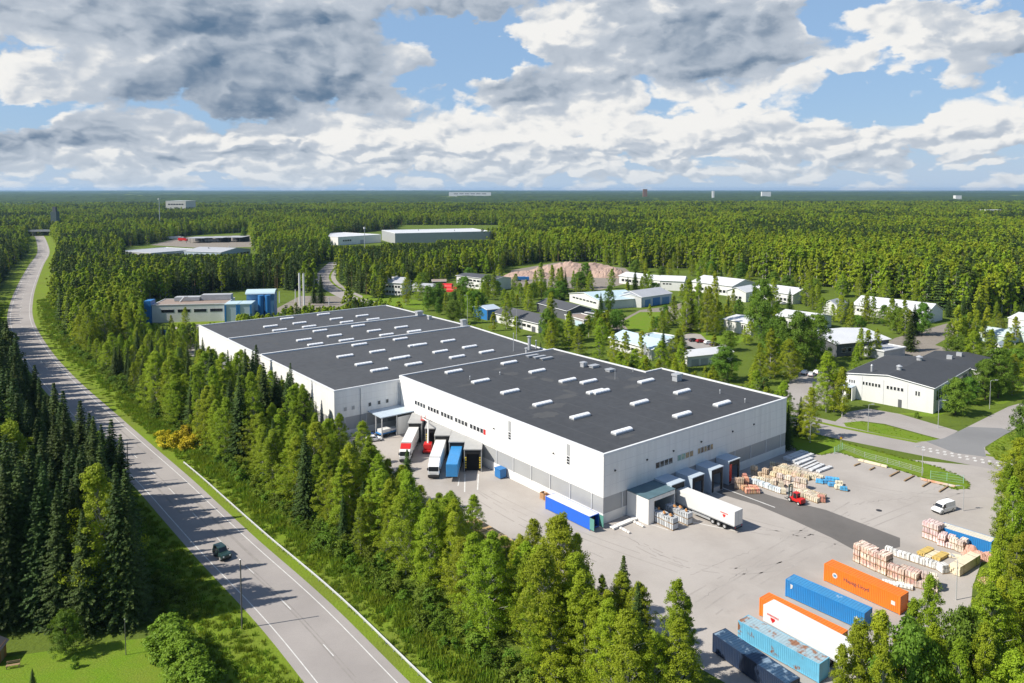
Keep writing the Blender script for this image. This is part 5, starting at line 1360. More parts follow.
def pallet_proto(kind, layers, w=1.0, l=1.2, lh=1.05, var=0):
    r2 = random.Random(hash((kind, layers, var)) % 9999 if False else (len(kind) * 31 + layers * 7 + var))
    t = thing('pallet_stack', 'x', 'pallet', (0, 0, 0))
    for k in range(layers):
        z = k * (lh + .16); dx, dy = r2.uniform(-.05, .05), r2.uniform(-.05, .05)
        mb = MB()
        for y in (-w / 2 + .05, -.05, w / 2 - .15): mb.box(-l / 2, l / 2, y, y + .1, z, z + .1)
        for i in range(6): x = -l / 2 + i * (l - .12) / 5; mb.box(x, x + .12, -w / 2, w / 2, z + .103, z + .13)
        mb.build('pallet', M['wood'], t)
        mb = MB(); a = r2.uniform(.0, .06); top = lh - (r2.uniform(0, .25) if k == layers - 1 else 0)
        mb.box(-l / 2 + a + dx, l / 2 - a + dx, -w / 2 + a + dy, w / 2 - a + dy, z + .135, z + .135 + top * .55)
        mb.box(-l / 2 + dx + r2.uniform(.02, .12), l / 2 + dx - r2.uniform(.02, .1), -w / 2 + dy + r2.uniform(.02, .1), w / 2 + dy - .04, z + .138 + top * .55, z + .135 + top)
        mb.build('load', GD[kind], t, bevel=.03)
        mb = MB(); h0, h1 = z + .10, z + .142 + top
        for x in (-l * .22, l * .22):
            mb.box(x + dx - .02, x + dx + .02, -w / 2 + dy - .012, w / 2 + dy + .012, h0, h1 + .008)
        mb.build('strap', strapm, t)
    return t
used = {}
def put_pallet(kind, layers, p, rz, label, group, var=0, w=1.0, l=1.2, lh=1.05):
    key = (kind, layers, var, w, l, lh)
    if key not in PROTO:
        PROTO[key] = pallet_proto(kind, layers, w, l, lh, var); o = PROTO[key]
        o.location = (p.x, p.y, .02); o.rotation_euler = (0, 0, rz); o['label'] = label; o['group'] = group
    else:
        o = dup(PROTO[key], (p.x, p.y, .02), rz, label, group)
    return o
def row(z, pts, kind, layers, n, label, group, w=1.0, l=1.2, lh=1.05, gap=0, cols=1):
    (x0, y0), (x1, y1) = pts; z_ = z
    a, b = at(z_[0] + x0 / z_[2], z_[1] + y0 / z_[2]), at(z_[0] + x1 / z_[2], z_[1] + y1 / z_[2])
    d = (b - a); rz = atan2(d.y, d.x); nn_ = Vector((-d.y, d.x, 0)).normalized()
    for i in range(n):
        for c in range(cols):
            p = a.lerp(b, i / max(1, n - 1)) + nn_ * (c * (w + .12)) + Vector((rnd.uniform(-.12, .12), rnd.uniform(-.12, .12), 0))
            ly = max(1, layers - (1 if rnd.random() < .18 else 0))
            p += d.normalized() * rnd.uniform(-.18, .18)
            put_pallet(kind, ly, p, rz + rnd.uniform(-.10, .10), label, group, rnd.randint(0, 2), w, l, lh)
Z5 = (720, 440, 7.314)
row(Z5, ((255, 262), (395, 306)), 'beige', 2, 5, 'tall beige pallet stack in the row nearest the dock boxes', 'tall beige pallet stacks', 1.15, 1.25)
row(Z5, ((412, 312), (628, 362)), 'pink', 2, 8, 'tall pinkish pallet stack in the middle row behind the forklift', 'tall pinkish pallet stacks', 1.1, 1.2)
row(Z5, ((215, 292), (400, 328)), 'cream', 1, 8, 'low cream pallet in front of the tall beige stacks', 'low cream pallets before the beige stacks', 1.1, 1.2, .9)
row(Z5, ((222, 312), (430, 384)), 'bluewrap', 1, 8, 'pale blue wrapped pallet in the row beside the dark asphalt strip', 'pale blue wrapped pallets', 1.1, 1.2, .95)
row(Z5, ((445, 345), (470, 395)), 'cream', 1, 2, 'cream pallet at the end of the pale blue row by the forklift mast', 'cream pallets by the forklift mast')
row(Z5, ((120, 352), (150, 356)), 'beige', 2, 2, 'beige stack at the left end beside the red strapped packs', 'beige stacks beside the red packs')
row(Z5, ((175, 322), (190, 345)), 'red', 2, 2, 'red and white stack two packs high left of the pale blue row', 'red and white stacks')
row(Z5, ((205, 388), (268, 388)), 'red', 1, 3, 'red strapped pack nearest the dark asphalt strip', 'red strapped packs', 1.1, 1.2, 1.1, cols=2)
row(Z5, ((388, 196), (470, 205)), 'beige', 1, 3, 'low brownish pallet in shade behind the tall beige stacks', 'low pallets in wall shade', 1.1, 1.2, .9)
row(Z5, ((440, 215), (560, 245)), 'cream', 1, 6, 'low cream pallet in the back rows before the plank bundles', 'low cream pallets before the plank bundles', 1.1, 1.2, .85, cols=2)
row(Z5, ((380, 225), (640, 290)), 'beige', 1, 10, 'low beige pallet in the long back row', 'low beige pallets in the back row', 1.1, 1.2, .9)
row(Z5, ((570, 262), (725, 297)), 'cream', 1, 7, 'loosely wrapped cream pallet left of the blue packs', 'cream pallets left of the blue packs', 1.1, 1.2, .8, cols=2)
for i, (x, y, k, lab) in enumerate(((728, 316, 'blue', 'blue wrapped pack nearest the cream pallets'), (766, 318, 'blue', 'second blue wrapped pack from the cream pallets'), (798, 298, 'blue', 'blue wrapped pack at the back of the blue group'), (848, 305, 'blue', 'blue wrapped pack at the right back of the blue group'),
                                    (818, 340, 'blue', 'blue wrapped pack in the middle of the blue group'), (905, 370, 'blue', 'blue wrapped pack standing alone furthest right'), (872, 330, 'cream', 'single cream pack among the blue packs'), (868, 358, 'cream', 'single cream pack beside the lone blue pack'))):
    put_pallet(k, 1, at(720 + x / 7.314, 440 + y / 7.314), -.3 + rnd.uniform(-.2, .2), lab, 'packs at the right end of the pallet field', 0, 1.0, 1.5, .75)
row(Z5, ((570, 400), (700, 452)), 'cream', 1, 6, 'cream pallet beside the red forklift', 'cream pallets beside the forklift', 1.1, 1.2, .95, cols=2)
row(Z5, ((640, 395), (745, 425)), 'beige', 1, 4, 'beige pallet behind the red forklift', 'beige pallets behind the forklift', 1.1, 1.2, .9)
put_pallet('brick', 1, at(720 + 742 / 7.314, 440 + 452 / 7.314), -.2, 'single red brick pack at the end of the cream pallets near the forklift', 'single brick pack', 0, 1.2, 1.4, 1.2)
Z3 = (860, 530, 7.314)
row(Z3, ((-10, 235), (175, 320)), 'redwhite', 3, 7, 'high red and cream pallet stack behind the orange container', 'high red and cream stacks behind the orange container', 1.1, 1.2, .95, cols=2)
row(Z3, ((225, 345), (390, 405)), 'redwhite', 2, 5, 'red and white pallet stack in the middle of the brick rows', 'red and white stacks in the middle', 1.1, 1.2, 1.0, cols=2)
row(Z3, ((435, 418), (530, 440)), 'pink', 2, 3, 'pinkish pallet stack at the right end of the brick rows', 'pinkish stacks at the right end', 1.1, 1.2, 1.0, cols=2)
row(Z3, ((215, 170), (320, 205)), 'white', 1, 4, 'white wrapped pallet at the edge of the dark asphalt strip', 'white pallets at the dark strip', 1.1, 1.2, .95)
row(Z3, ((350, 215), (560, 285)), 'white', 1, 7, 'white wrapped pallet in the long white row', 'white pallets in the long row', 1.1, 1.2, 1.05)
put_pallet('white', 1, at(860 + 610 / 7.314, 530 + 308 / 7.314), .2, 'single tall white pack beside the long board bundle', 'single white pack', 0, 1.3, 1.4, 1.3)
row(Z3, ((190, 395), (360, 430)), 'white', 1, 4, 'low white pallet close behind the orange container', 'low white pallets behind the orange container', 1.1, 1.2, .5)
row(Z3, ((490, 60), (560, 85)), 'rose', 3, 3, 'high rose coloured pallet stack nearest the white van', 'high rose stacks nearest the van', 1.1, 1.2, .9, cols=2)
row(Z3, ((600, 115), (650, 130)), 'rose', 2, 2, 'rose coloured pallet stack in front of the blue container', 'rose stacks before the blue container', 1.1, 1.2, .95, cols=2)
row(Z3, ((685, 140), (740, 160)), 'pink', 2, 2, 'pale pink pallet stack beside the loose brick heap', 'pale pink stacks beside the brick heap', 1.1, 1.2, .95, cols=2)
heap('brick_heap', 'loose heap of red bricks beside the pale pink stacks', 'heap', at(860 + 805 / 7.314, 530 + 172 / 7.314), 1.6, 1.2, 1.6, mat('loose_bricks', (0.46, 0.22, 0.15), .9, .9, 2.5, (0.60, 0.40, 0.32), 3, bump=1, bscale=4), 5)
heap('brick_heap', 'wide loose brick heap nearest the trees on the right', 'heap', at(860 + 885 / 7.314, 530 + 205 / 7.314), 2.4, 1.4, 1.3, MATS['loose_bricks'], 9)
heap('brick_heap', 'low brick dust heap under the trees at the right edge', 'heap', at(860 + 935 / 7.314, 530 + 375 / 7.314), 1.5, 1.2, .5, MATS['loose_bricks'], 15)

# crates in front of the covered dock
for (x0, y0, x1, y1, n, lab, g_) in ((335, 495, 455, 552, 5, 'pale grey crate stack in the front row before the covered dock', 'crates in the front row'), (430, 470, 545, 520, 5, 'pale grey crate stack in the back row before the covered dock', 'crates in the back row')):
    a, b = at(600 + x0 / 6.206, 440 + y0 / 6.206), at(600 + x1 / 6.206, 440 + y1 / 6.206); d = b - a
    for i in range(n):
        put_pallet('bin', 2, a.lerp(b, i / (n - 1)), atan2(d.y, d.x), lab, g_, i % 2, 1.6, 1.15, 1.0)
crate_bits = [(330, 430), (365, 428), (400, 455), (440, 470), (465, 415), (500, 420), (535, 440)]
for i, (x, y) in enumerate(crate_bits):
    p = at(600 + x / 6.206, 440 + y / 6.206, 2.42)
    mb = MB(); mb.box(-.28, .28, -.2, .2, 0, .22); mb.box(-.12, .3, -.12, .14, .223, .36)
    o = mb.build('offcut_box', mat('orange_offcuts', (0.60, 0.28, 0.08), .8, .8, 3, (.35, .2, .1)), None, bevel=.02); o.location = p; o.rotation_euler = (0, 0, rnd.uniform(0, 3))
    tag(o, 'small orange box on top of the pale grey crates', 'box', 'orange boxes on the crates')

# long bundles
def bundle(name, label, p0, p1, w, h, m, group=None, cat='planks', stack=1, n=5):
    d = p1 - p0; L = d.length; t = thing(name, label, cat, (p0 + p1) / 2, atan2(d.y, d.x), group)
    mb = MB()
    for k in range(3): x = -L * .38 + k * L * .38; mb.box(x - .06, x + .06, -w / 2, w / 2, 0, .1)
    mb.build('bearer', M['wood'], t)
    r = random.Random(int(p0.x * 100))
    for s in range(stack):
        mb = MB()
        for i in range(n):
            for j in range(2):
                y0 = -w / 2 + i * w / n; mb.box(-L / 2 + r.uniform(-.15, .15), L / 2 + r.uniform(-.15, .15), y0 + .008, y0 + w / n - .008, .103 + s * h + j * h / 2, .10 + s * h + (j + 1) * h / 2 - .01)
        mb.build('boards', m, t)
    mb = MB()
    for x in (-L * .3, L * .3): mb.box(x - .03, x + .03, -w / 2 - .02, w / 2 + .02, .09, .11 + stack * h)
    mb.build('strap', strapm, t)
    return t
M['plankgrey'] = mat('grey_white_profiles', (0.66, 0.67, 0.68), .5, .6, .8, (0.50, 0.51, 0.53), 4, stretch=(.2, 3, 3))
M['boardsyellow'] = mat('yellow_boards', (0.58, 0.42, 0.13), .7, .6, 1, (0.48, 0.34, 0.10), 4)
M['boardscream'] = mat('cream_boards', (0.72, 0.64, 0.48), .7, .6, 1, (0.58, 0.48, 0.33), 4)
def zz(z, x, y): return at(z[0] + x / z[2], z[1] + y / z[2])
for i, (a, b, lab) in enumerate((((475, 150), (605, 98), 'grey white profile bundle closest to the warehouse wall'), ((500, 160), (640, 108), 'second profile bundle from the warehouse wall'), ((530, 172), (672, 120), 'third profile bundle from the warehouse wall'), ((560, 184), (672, 140), 'fourth profile bundle from the warehouse wall'),
                                 ((590, 200), (700, 152), 'thin grey profile bundle in the middle of the profile rows'), ((620, 212), (722, 168), 'thin grey profile bundle next to the last white bundles'), ((660, 228), (752, 186), 'white profile bundle, second last from the open yard'), ((715, 238), (812, 202), 'white profile bundle furthest out on the open yard'))):
    bundle('profile_bundle', lab, zz(Z5, *a), zz(Z5, *b), .95 if i not in (4, 5) else .6, .35 if i not in (4, 5) else .14, M['plankgrey'], 'bundles of long pale profiles', 'profiles', 2 if i < 3 else 1, 4)
bundle('board_bundle', 'long cream board bundle on the right side of the brick yard', zz(Z3, 690, 330), zz(Z3, 840, 235), 1.6, .75, M['boardscream'], None, 'boards', 2, 5)
for (a, b, m_, lab) in (((440, 190), (520, 150), 'boardsyellow', 'yellow board bundle behind the white pallets, left one'), ((490, 205), (560, 165), 'boardscream', 'cream board bundle between two yellow bundles'), ((555, 225), (625, 185), 'boardsyellow', 'yellow board bundle, right one of the pair'), ((640, 190), (770, 215), 'boardscream', 'flat cream boards lying before the pale pink stacks'), ((640, 300), (690, 285), 'boardsyellow', 'small yellow bundle beside the single white pack')):
    bundle('board_bundle', lab, zz(Z3, *a), zz(Z3, *b), 1.2, .5 if m_ == 'boardsyellow' else .3, M[m_], None, 'boards')
# white beams by the covered dock
for (a, b, w_, lab) in (((75, 555), (225, 492), 1.0, 'pile of white beams on the ground by the warehouse corner'), ((125, 552), (180, 582), .3, 'short white beam lying nearest the yard'), ((212, 515), (270, 545), .3, 'short white beam lying by the covered dock')):
    z_ = (600, 440, 6.206); bundle('beam_pile', lab, zz(z_, *a), zz(z_, *b), w_, .35, M['plinth'], None, 'beams', 1, 2)
# timber and old pallets at the edge of the trees
for i, (x, y, w, l, h, lab) in enumerate(((478, 533, 3.0, 5, 2.6, 'stack of old timber pallets at the left edge of the yard, furthest back'), (492, 541, 3.0, 5, 2.4, 'stack of old timber pallets at the left edge of the yard, second'), (505, 548, 3, 4.5, 2.2, 'stack of old timber pallets at the left edge of the yard, third'), (535, 563, 2.6, 5, 1.6, 'low stack of pale boards hidden between the young birches'))):
    p = at(x, y + 6); t = thing('timber_stack', lab, 'timber', p, YAW + pi / 2)
    mb = MB(); r = random.Random(i)
    nl = int(h / .15)
    for k in range(nl):
        for q in range(5):
            y0 = -w / 2 + q * w / 5; j = r.uniform(-.08, .08)
            mb.box(-l / 2 + j, l / 2 + j, y0 + .02, y0 + w / 5 - .02 + r.uniform(-.02, .0), .1 + k * .15, .1 + k * .15 + (.13 if k % 2 else .10))
    mb.build('pallet_layers', mat('weathered_timber', (0.47, 0.34, 0.17), .85, .8, .6, (0.34, 0.23, 0.12), 6, rand=.2), t)
    mb = MB(); mb.box(-l / 2 + .2, -l / 2 + .4, -w / 2, w / 2, 0, .098); mb.box(l / 2 - .4, l / 2 - .2, -w / 2, w / 2, 0, .098); mb.build('bearer', M['wood'], t)
# blue bin and crates against the long wall
p = bl(-1.1, 30.2); t = thing('waste_bin', 'blue waste container standing alone at the long white wall', 'bin', p, YAW)
mb = MB(); mb.prism([(-.9, -1), (.8, -1), (.8, 1), (-.9, 1)], .15, 2.0); mb.build('bin_body', M['bluepaint'], t, bevel=.06); mb = MB(); mb.prism([(-1.0, -1.05), (.85, -1.05), (.85, 1.05), (-1.0, 1.05)], 2.003, 2.15); mb.build('lid', M['bluepaint'], t)
mb = MB()
for y in (-.7, .7): mb.wheel((-.6, y, .12), .12, .08); mb.wheel((.5, y, .12), .12, .08)
mb.build('castor', M['black'], t)
for i, (v_, u_, lab) in enumerate(((-1.2, 14.2, 'wooden crate leaning by the long wall, next to the blue sided container'), (-1.1, 15.8, 'wooden crate by the long wall, further from the blue sided container'))):
    t = thing('wooden_crate', lab, 'crate', bl(v_, u_), YAW); mb = MB()
    for k in range(5): mb.box(-.55, -.5, -.6, .6, .1 + k * .25, .28 + k * .25); mb.box(.5, .55, -.6, .6, .1 + k * .25, .28 + k * .25)
    mb.box(-.6, .6, -.65, .65, 0, .08); mb.box(-.49, .49, -.62, -.58, .1, 1.3); mb.box(-.49, .49, .58, .62, .1, 1.3); mb.build('slats', mat('orange_wood', (.45, .26, .13), .8), t); mb = MB(); mb.box(-.45, .45, -.5, .5, .09, .9); mb.build('content', M['darkwall'], t)
# low beams, boards and barrier along the yard edge
Z6 = (780, 390, 4.197)
for i, (a, b) in enumerate((((312, 320), (335, 311)), ((376, 338), (398, 327)), ((460, 365), (500, 344)), ((522, 384), (562, 362)), ((597, 408), (630, 388)), ((668, 430), (705, 406)))):
    bundle('parking_beam', 'low dark wooden beam marking a bay along the grass edge', zz(Z6, *a), zz(Z6, *b), .3, .22, M['wood'], 'wooden beams along the grass edge', 'beam', 1, 1)
bundle('board_bundle', 'long pale panel pile lying along the grass strip', zz(Z6, 330, 297), zz(Z6, 448, 326), .9, .35, M['boardscream'], None, 'boards', 1, 3)
bundle('barrier_beam', 'orange and white barrier beam at the tip of the grass strip', zz(Z6, 590, 378), zz(Z6, 735, 410), .35, .4, mat('orange_white_beam', (0.60, 0.25, 0.10), .7, 1, .7, (.6, .55, .5), 1), None, 'barrier', 1, 1)
p = at(879, 510.5); t = thing('manhole_cover', 'dark drain cover in the middle of the open yard', 'cover', (p.x, p.y, .014))
mb = MB(); mb.tube([(0, 0, 0), (0, 0, .02)], .55, 20); mb.build('cover', M['chassis'], t)
# ================================================================== TREES
M['leafbirch'] = mat('birch_leaves', (0.292, 0.375, 0.020), 0.6, stand=.9, rand=0.42, island=0.40, trans=0.46, spec=0.25)
M['leafbroad'] = mat('broadleaf_leaves', (0.140, 0.245, 0.024), 0.6, rand=0.40, island=0.45, trans=0.38, spec=0.25)
M['leafspruce'] = mat('spruce_needles', (0.048, 0.082, 0.016), 0.7, stand=.8, rand=0.40, island=0.6, trans=0.15, spec=0.2)
M['leafpine'] = mat('pine_needles', (0.075, 0.115, 0.022), 0.7, rand=0.35, island=0.6, trans=0.15, spec=0.2)
M['leafyoung'] = mat('young_birch_leaves', (0.290, 0.340, 0.016), 0.6, rand=0.32, island=0.45, trans=0.40, spec=0.25)
M['leafshrub'] = mat('shrub_leaves', (0.130, 0.205, 0.018), 0.65, rand=0.55, island=0.55, trans=0.32, spec=0.2)
M['leafhedge'] = mat('hedge_leaves', (0.150, 0.250, 0.018), 0.6, rand=0.12, island=0.45, trans=0.3, spec=0.2)
M['leafyellow'] = mat('yellow_flowers', (0.52, 0.42, 0.02), 0.7, rand=0.3, island=0.7, trans=0.3, spec=0.2)
M['barkbirch'] = mat('birch_bark', (0.56, 0.54, 0.50), 0.85, 0.9, 1.2, (0.20, 0.19, 0.18), 6, stretch=(1, 1, .35))
M['barkspruce'] = mat('spruce_bark', (0.13, 0.095, 0.07), 0.9, 0.7, 2.0)
M['barkpine'] = mat('pine_bark', (0.28, 0.16, 0.09), 0.9, 0.7, 1.0, (0.14, 0.09, 0.06))

def leaves(mb, pos, nrm, size, r):
    """one irregular leaf-cluster quad"""
    a = nrm.cross(Vector((r.uniform(-1, 1), r.uniform(-1, 1), r.uniform(-1, 1)))); 
    if a.length < 1e-4: return
    a.normalize(); b = nrm.cross(a).normalized()
    s, q = size * r.uniform(.65, 1.25), size * r.uniform(.5, .95)
    n = len(mb.v)
    for (x, y) in ((-1, -.2), (-.1, -1), (1, .15), (.1, 1)):
        p = pos + a * (x * s * .5) + b * (y * q * .5); mb.v.append((p.x, p.y, p.z))
    mb.f.append((n, n + 1, n + 2, n + 3)); mb.m.append(0)

def rdir(r):
    z = r.uniform(-1, 1); t = r.uniform(0, 2 * pi); k = sqrt(1 - z * z); return Vector((k * cos(t), k * sin(t), z))

def deciduous(seed, H, rmax, z0f, nclump, per, lsize, profile, clump_r, droop=.2, lean=.02, trunk_r=.16, gap=.25):
    r = random.Random(seed); mb = MB(); tr = MB()
    lx, ly = r.uniform(-1, 1) * lean * H, r.uniform(-1, 1) * lean * H
    ax = lambda t: Vector((lx * t * t, ly * t * t, H * t))
    tr.tube([ax(t) for t in (0, .15, .35, .55, .75, .93)], [trunk_r * k for k in (1.15, 1, .8, .55, .3, .08)], 7)
    for i in range(nclump):
        t = z0f + (1 - z0f) * (r.random() ** .85)
        k = (t - z0f) / (1 - z0f)
        ang = r.uniform(0, 2 * pi)
        R = rmax * profile(k) * (1 + .62 * noise.noise((cos(ang) * 1.3 + seed, sin(ang) * 1.3, k * 3.2)))
        if noise.noise((cos(ang) * 1.7 + seed * 3, sin(ang) * 1.7, k * 4.5)) < -gap: R *= .55
        rad = R * sqrt(r.uniform(.12, 1.0))
        c = ax(t) + Vector((cos(ang) * rad, sin(ang) * rad, -droop * rad * .5 + r.uniform(-.2, .2)))
        if r.random() < .5 and rad > .4:
            base = ax(max(.08, t - .10 - .25 * rad / H)); tr.tube([base, base.lerp(c, .6) + Vector((0, 0, .15)), c], [trunk_r * .28 * (1 - k * .6), trunk_r * .16, .015], 4, cap=False)
        cr = clump_r * r.uniform(.65, 1.25) * (1 - .35 * k)
        for j in range(per):
            d = rdir(r) * (r.random() ** .45) * cr; d.z *= .8
            p = c + d
            nn = (Vector((p.x - ax(t).x, p.y - ax(t).y, .9 + .5 * d.z)).normalized() * .95 + rdir(r) * .72).normalized()
            leaves(mb, p, nn, lsize, r)
    return mb, tr

def spruce(seed, H, rmax, nwh, nbr, lsize, z0f=.06, trunk_r=.18):
    r = random.Random(seed); mb = MB(); tr = MB()
    tr.tube([(0, 0, 0), (0, 0, H * .5), (0, 0, H * .99)], [trunk_r * 1.2, trunk_r * .7, .02], 7)
    for w in range(nwh):
        k = w / (nwh - 1); z = H * (z0f + (1 - z0f) * (k ** .92)); R = rmax * (1 - k) ** .82 * r.uniform(.82, 1.12) + .12
        nb = max(3, int(nbr * (1 - .55 * k))); off = r.uniform(0, 6.28)
        for b in range(nb):
            a = off + 2 * pi * b / nb + r.uniform(-.25, .25); L = R * r.uniform(.62, 1.12)
            steps = max(2, int(L / (lsize * .48)))
            for s in range(1, steps + 1):
                q = s / steps; p = Vector((cos(a) * L * q, sin(a) * L * q, z - L * .34 * q + .18 * L * q * q + r.uniform(-.06, .06)))
                side = Vector((-sin(a), cos(a), 0))
                for sd_ in (-1, 1):
                    pp = p + side * sd_ * lsize * .34 * (1.1 - q * .6) + Vector((0, 0, r.uniform(-.15, .02)))
                    nn = (Vector((cos(a) * .45, sin(a) * .45, 1)).normalized() + rdir(r) * .55).normalized()
                    leaves(mb, pp, nn, lsize * (1.15 - .4 * q), r)
    for j in range(6):
        leaves(mb, Vector((0, 0, H - j * .22)), (rdir(r) + Vector((0, 0, .2))).normalized(), lsize * .55, r)
    return mb, tr

p_birch = lambda k: (max(0.0, sin(pi * min(1, (k + .10) / 1.10) ** .76)) ** .70) * (1 - .16 * k) + .06
p_ovoid = lambda k: max(0.0, sin(pi * min(1, (k + .12) / 1.13) ** .80)) ** .68 * (1 - .18 * k) + .05
p_poplar = lambda k: (max(0.0, sin(pi * min(1, (k + .12) / 1.12) ** .64)) ** .60) * (1 - .20 * k) + .06
p_round = lambda k: max(0.0, sin(pi * min(1, (k + .14) / 1.16) ** .9)) ** .6 + .04
p_pine = lambda k: max(0.0, sin(pi * min(1, (k + .1) / 1.1) ** .8)) ** .6 + .08

KIND = {'birch': ('birch_tree', 'leafbirch', 'barkbirch'), 'spruce': ('spruce_tree', 'leafspruce', 'barkspruce'), 'pine': ('pine_tree', 'leafpine', 'barkpine'),
        'broad': ('broadleaf_tree', 'leafbroad', 'barkspruce'), 'young': ('young_birch_tree', 'leafyoung', 'barkbirch'), 'shrub': ('shrub', 'leafshrub', 'barkspruce'), 'yellow': ('flowering_shrub', 'leafyellow', 'barkspruce'),
        'hedge': ('hedge_shrub', 'leafhedge', 'barkspruce')}
def gen(kind, lod, seed):
    hi = lod == 0
    if kind == 'birch':
        if seed % 3 == 2: return deciduous(seed, 18, 3.0, .05, 260 if hi else 70, 72 if hi else 20, .215 if hi else .84, p_poplar, .72, .22, .04, .15)
        if seed % 3 == 1: return deciduous(seed, 18, 4.2, .10, 310 if hi else 84, 74 if hi else 20, .225 if hi else .92, p_ovoid, .82, .20, .05, .17)
        return deciduous(seed, 18, 3.6, .07, 285 if hi else 76, 74 if hi else 20, .22 if hi else .88, p_birch, .78, .30, .05, .16)
    if kind == 'young': return deciduous(seed, 10, 2.0, .14, 90 if hi else 30, 66 if hi else 18, .25 if hi else .7, p_poplar, .7, .2, .03, .10)
    if kind == 'spruce': return spruce(seed, 20, 3.6, 44 if hi else 17, 16 if hi else 9, .50 if hi else 1.25)
    if kind == 'pine': return deciduous(seed, 19, 2.9, .45, 70 if hi else 26, 60 if hi else 20, .38 if hi else .95, p_pine, .85, 0, .02, .17)
    if kind == 'broad': return deciduous(seed, 11, 4.1, .12, 190 if hi else 56, 80 if hi else 22, .28 if hi else .9, p_round, 1.0, .1, .02, .18)
    if kind == 'shrub': return deciduous(seed, 2.4, 1.6, .02, 34, 36, .26, p_round, .55, 0, .02, .04)
    if kind == 'yellow': return deciduous(seed, 1.9, 1.6, .02, 34, 40, .26, p_round, .5, 0, .02, .04)
    if kind == 'hedge': return deciduous(seed, 4.6, 1.9, .02, 90, 60, .28, p_round, .7, 0, .02, .07)
PT = {}
NVAR = {'birch': (7, 5), 'spruce': (5, 4), 'pine': (3, 2), 'broad': (3, 2), 'young': (4, 2), 'shrub': (3, 0), 'yellow': (2, 0), 'hedge': (2, 0)}
BASEH = {'birch': 18, 'spruce': 20, 'pine': 19, 'broad': 11, 'young': 10, 'shrub': 2.4, 'yellow': 1.9, 'hedge': 4.6}
def tree(kind, lod, var, loc, h, wscale, label, group=None, rz=None):
    key = (kind, lod, var); nm, lm, bm_ = KIND[kind]
    s = h / BASEH[kind]; rz = rnd.uniform(0, 6.28) if rz is None else rz
    if key not in PT:
        cr, tr = gen(kind, lod, 17 * var + 5 + lod * 100)
        t = thing(nm, label, 'shrub' if kind in ('shrub', 'yellow', 'hedge') else 'tree', (loc.x, loc.y, 0), rz, group)
        cr.build('crown', M[lm], t); tr.build('trunk' if kind not in ('shrub', 'yellow', 'hedge') else 'stem', M[bm_], t)
        PT[key] = t
        t.scale = (s * wscale, s * wscale, s)
        return t
    return dup(PT[key], (loc.x, loc.y, 0), rz, label, group, (s * wscale, s * wscale, s))

# ---- where trees stand
from mathutils import kdtree
def kd_of(pts):
    k = kdtree.KDTree(len(pts))
    for i, p in enumerate(pts): k.insert((p.x, p.y, 0), i)
    k.balance(); return k
KR = kd_of(fine)
sfine = []
for i in range(len(STREET) - 1): sfine += [STREET[i].lerp(STREET[i + 1], k / 4) for k in range(4)]
KS = kd_of(sfine)
def road_d(x, y):
    co, i, d = KR.find((x, y, 0)); j = min(i + 1, len(fine) - 1); i0 = max(j - 1, 0); t = fine[j] - fine[i0]
    s = t.x * (y - fine[i0].y) - t.y * (x - fine[i0].x)          # > 0: left of the direction of travel (away from the camera)
    return d * (-1 if s > 0 else 1)
def inside(x, y, poly):
    c = False; n = len(poly); j = n - 1
    for i in range(n):
        xi, yi, xj, yj = poly[i][0], poly[i][1], poly[j][0], poly[j][1]
        if (yi > y) != (yj > y) and x < (xj - xi) * (y - yi) / (yj - yi) + xi: c = not c
        j = i
    return c
P2 = [tuple(at(*q)[:2]) for q in ((350, 316), (356, 300), (382, 299), (402, 287), (440, 281), (455, 274), (497, 273), (505, 267), (545, 262), (600, 262), (630, 268), (690, 269), (750, 277), (800, 284), (845, 291), (900, 298), (945, 311), (975, 319), (1024, 314), (1400, 330), (1400, 480), (1024, 472), (960, 480), (787, 410), (600, 370), (480, 330))]
P3 = [tuple(at(*q)[:2]) for q in ((138, 332), (146, 300), (180, 297), (262, 288), (300, 292), (338, 294), (348, 312), (200, 345))]
P4 = [tuple(at(*q)[:2]) for q in ((122, 257), (125, 247), (150, 244), (183, 236), (250, 232), (256, 247), (250, 256))]
P5 = [tuple(at(*q)[:2]) for q in ((328, 247), (330, 236), (395, 229), (395, 225), (500, 225), (500, 240), (432, 246), (370, 250))]
PR = [(30, 56), (36, 76), (48, 83), (58, 88), (65, 92), (75, 107), (83.5, 122), (91, 135), (100, 146), (150, 150), (150, 56)]
STANDS = []
def pat(x, y, s, o=0): return noise.noise((x * s + o, y * s, 7.7))
rt = random.Random(5)
near_list, far_list = [], {'birch': [], 'spruce': [], 'pine': []}
LAWN = [(-100, 70), (-76, 95.5), (-58, 101.5), (-46, 104), (-36, 92), (-30, 50), (-100, 50)]
SIGHT = [(124, 256, 253.5, 760), (330, 378, 245, 880), (376, 434, 242.5, 900), (432, 497, 239.5, 900), (140, 232, 323, 352), (228, 276, 313, 380), (270, 345, 306, 420), (352, 412, 298, 430), (430, 500, 290, 470), (474, 524, 541, 136)]
def sight(x, y):
    """tallest tree that still leaves the buildings behind it in view, as the photograph shows them"""
    c = 512 + F_PX * x / y; m = 99
    for (a, b, row_, dist) in SIGHT:
        if a - 3 < c < b + 3 and y < dist and y > (215 if dist > 200 else 108): m = min(m, CAM_H - (row_ - HZ) * y / F_PX)
    return m
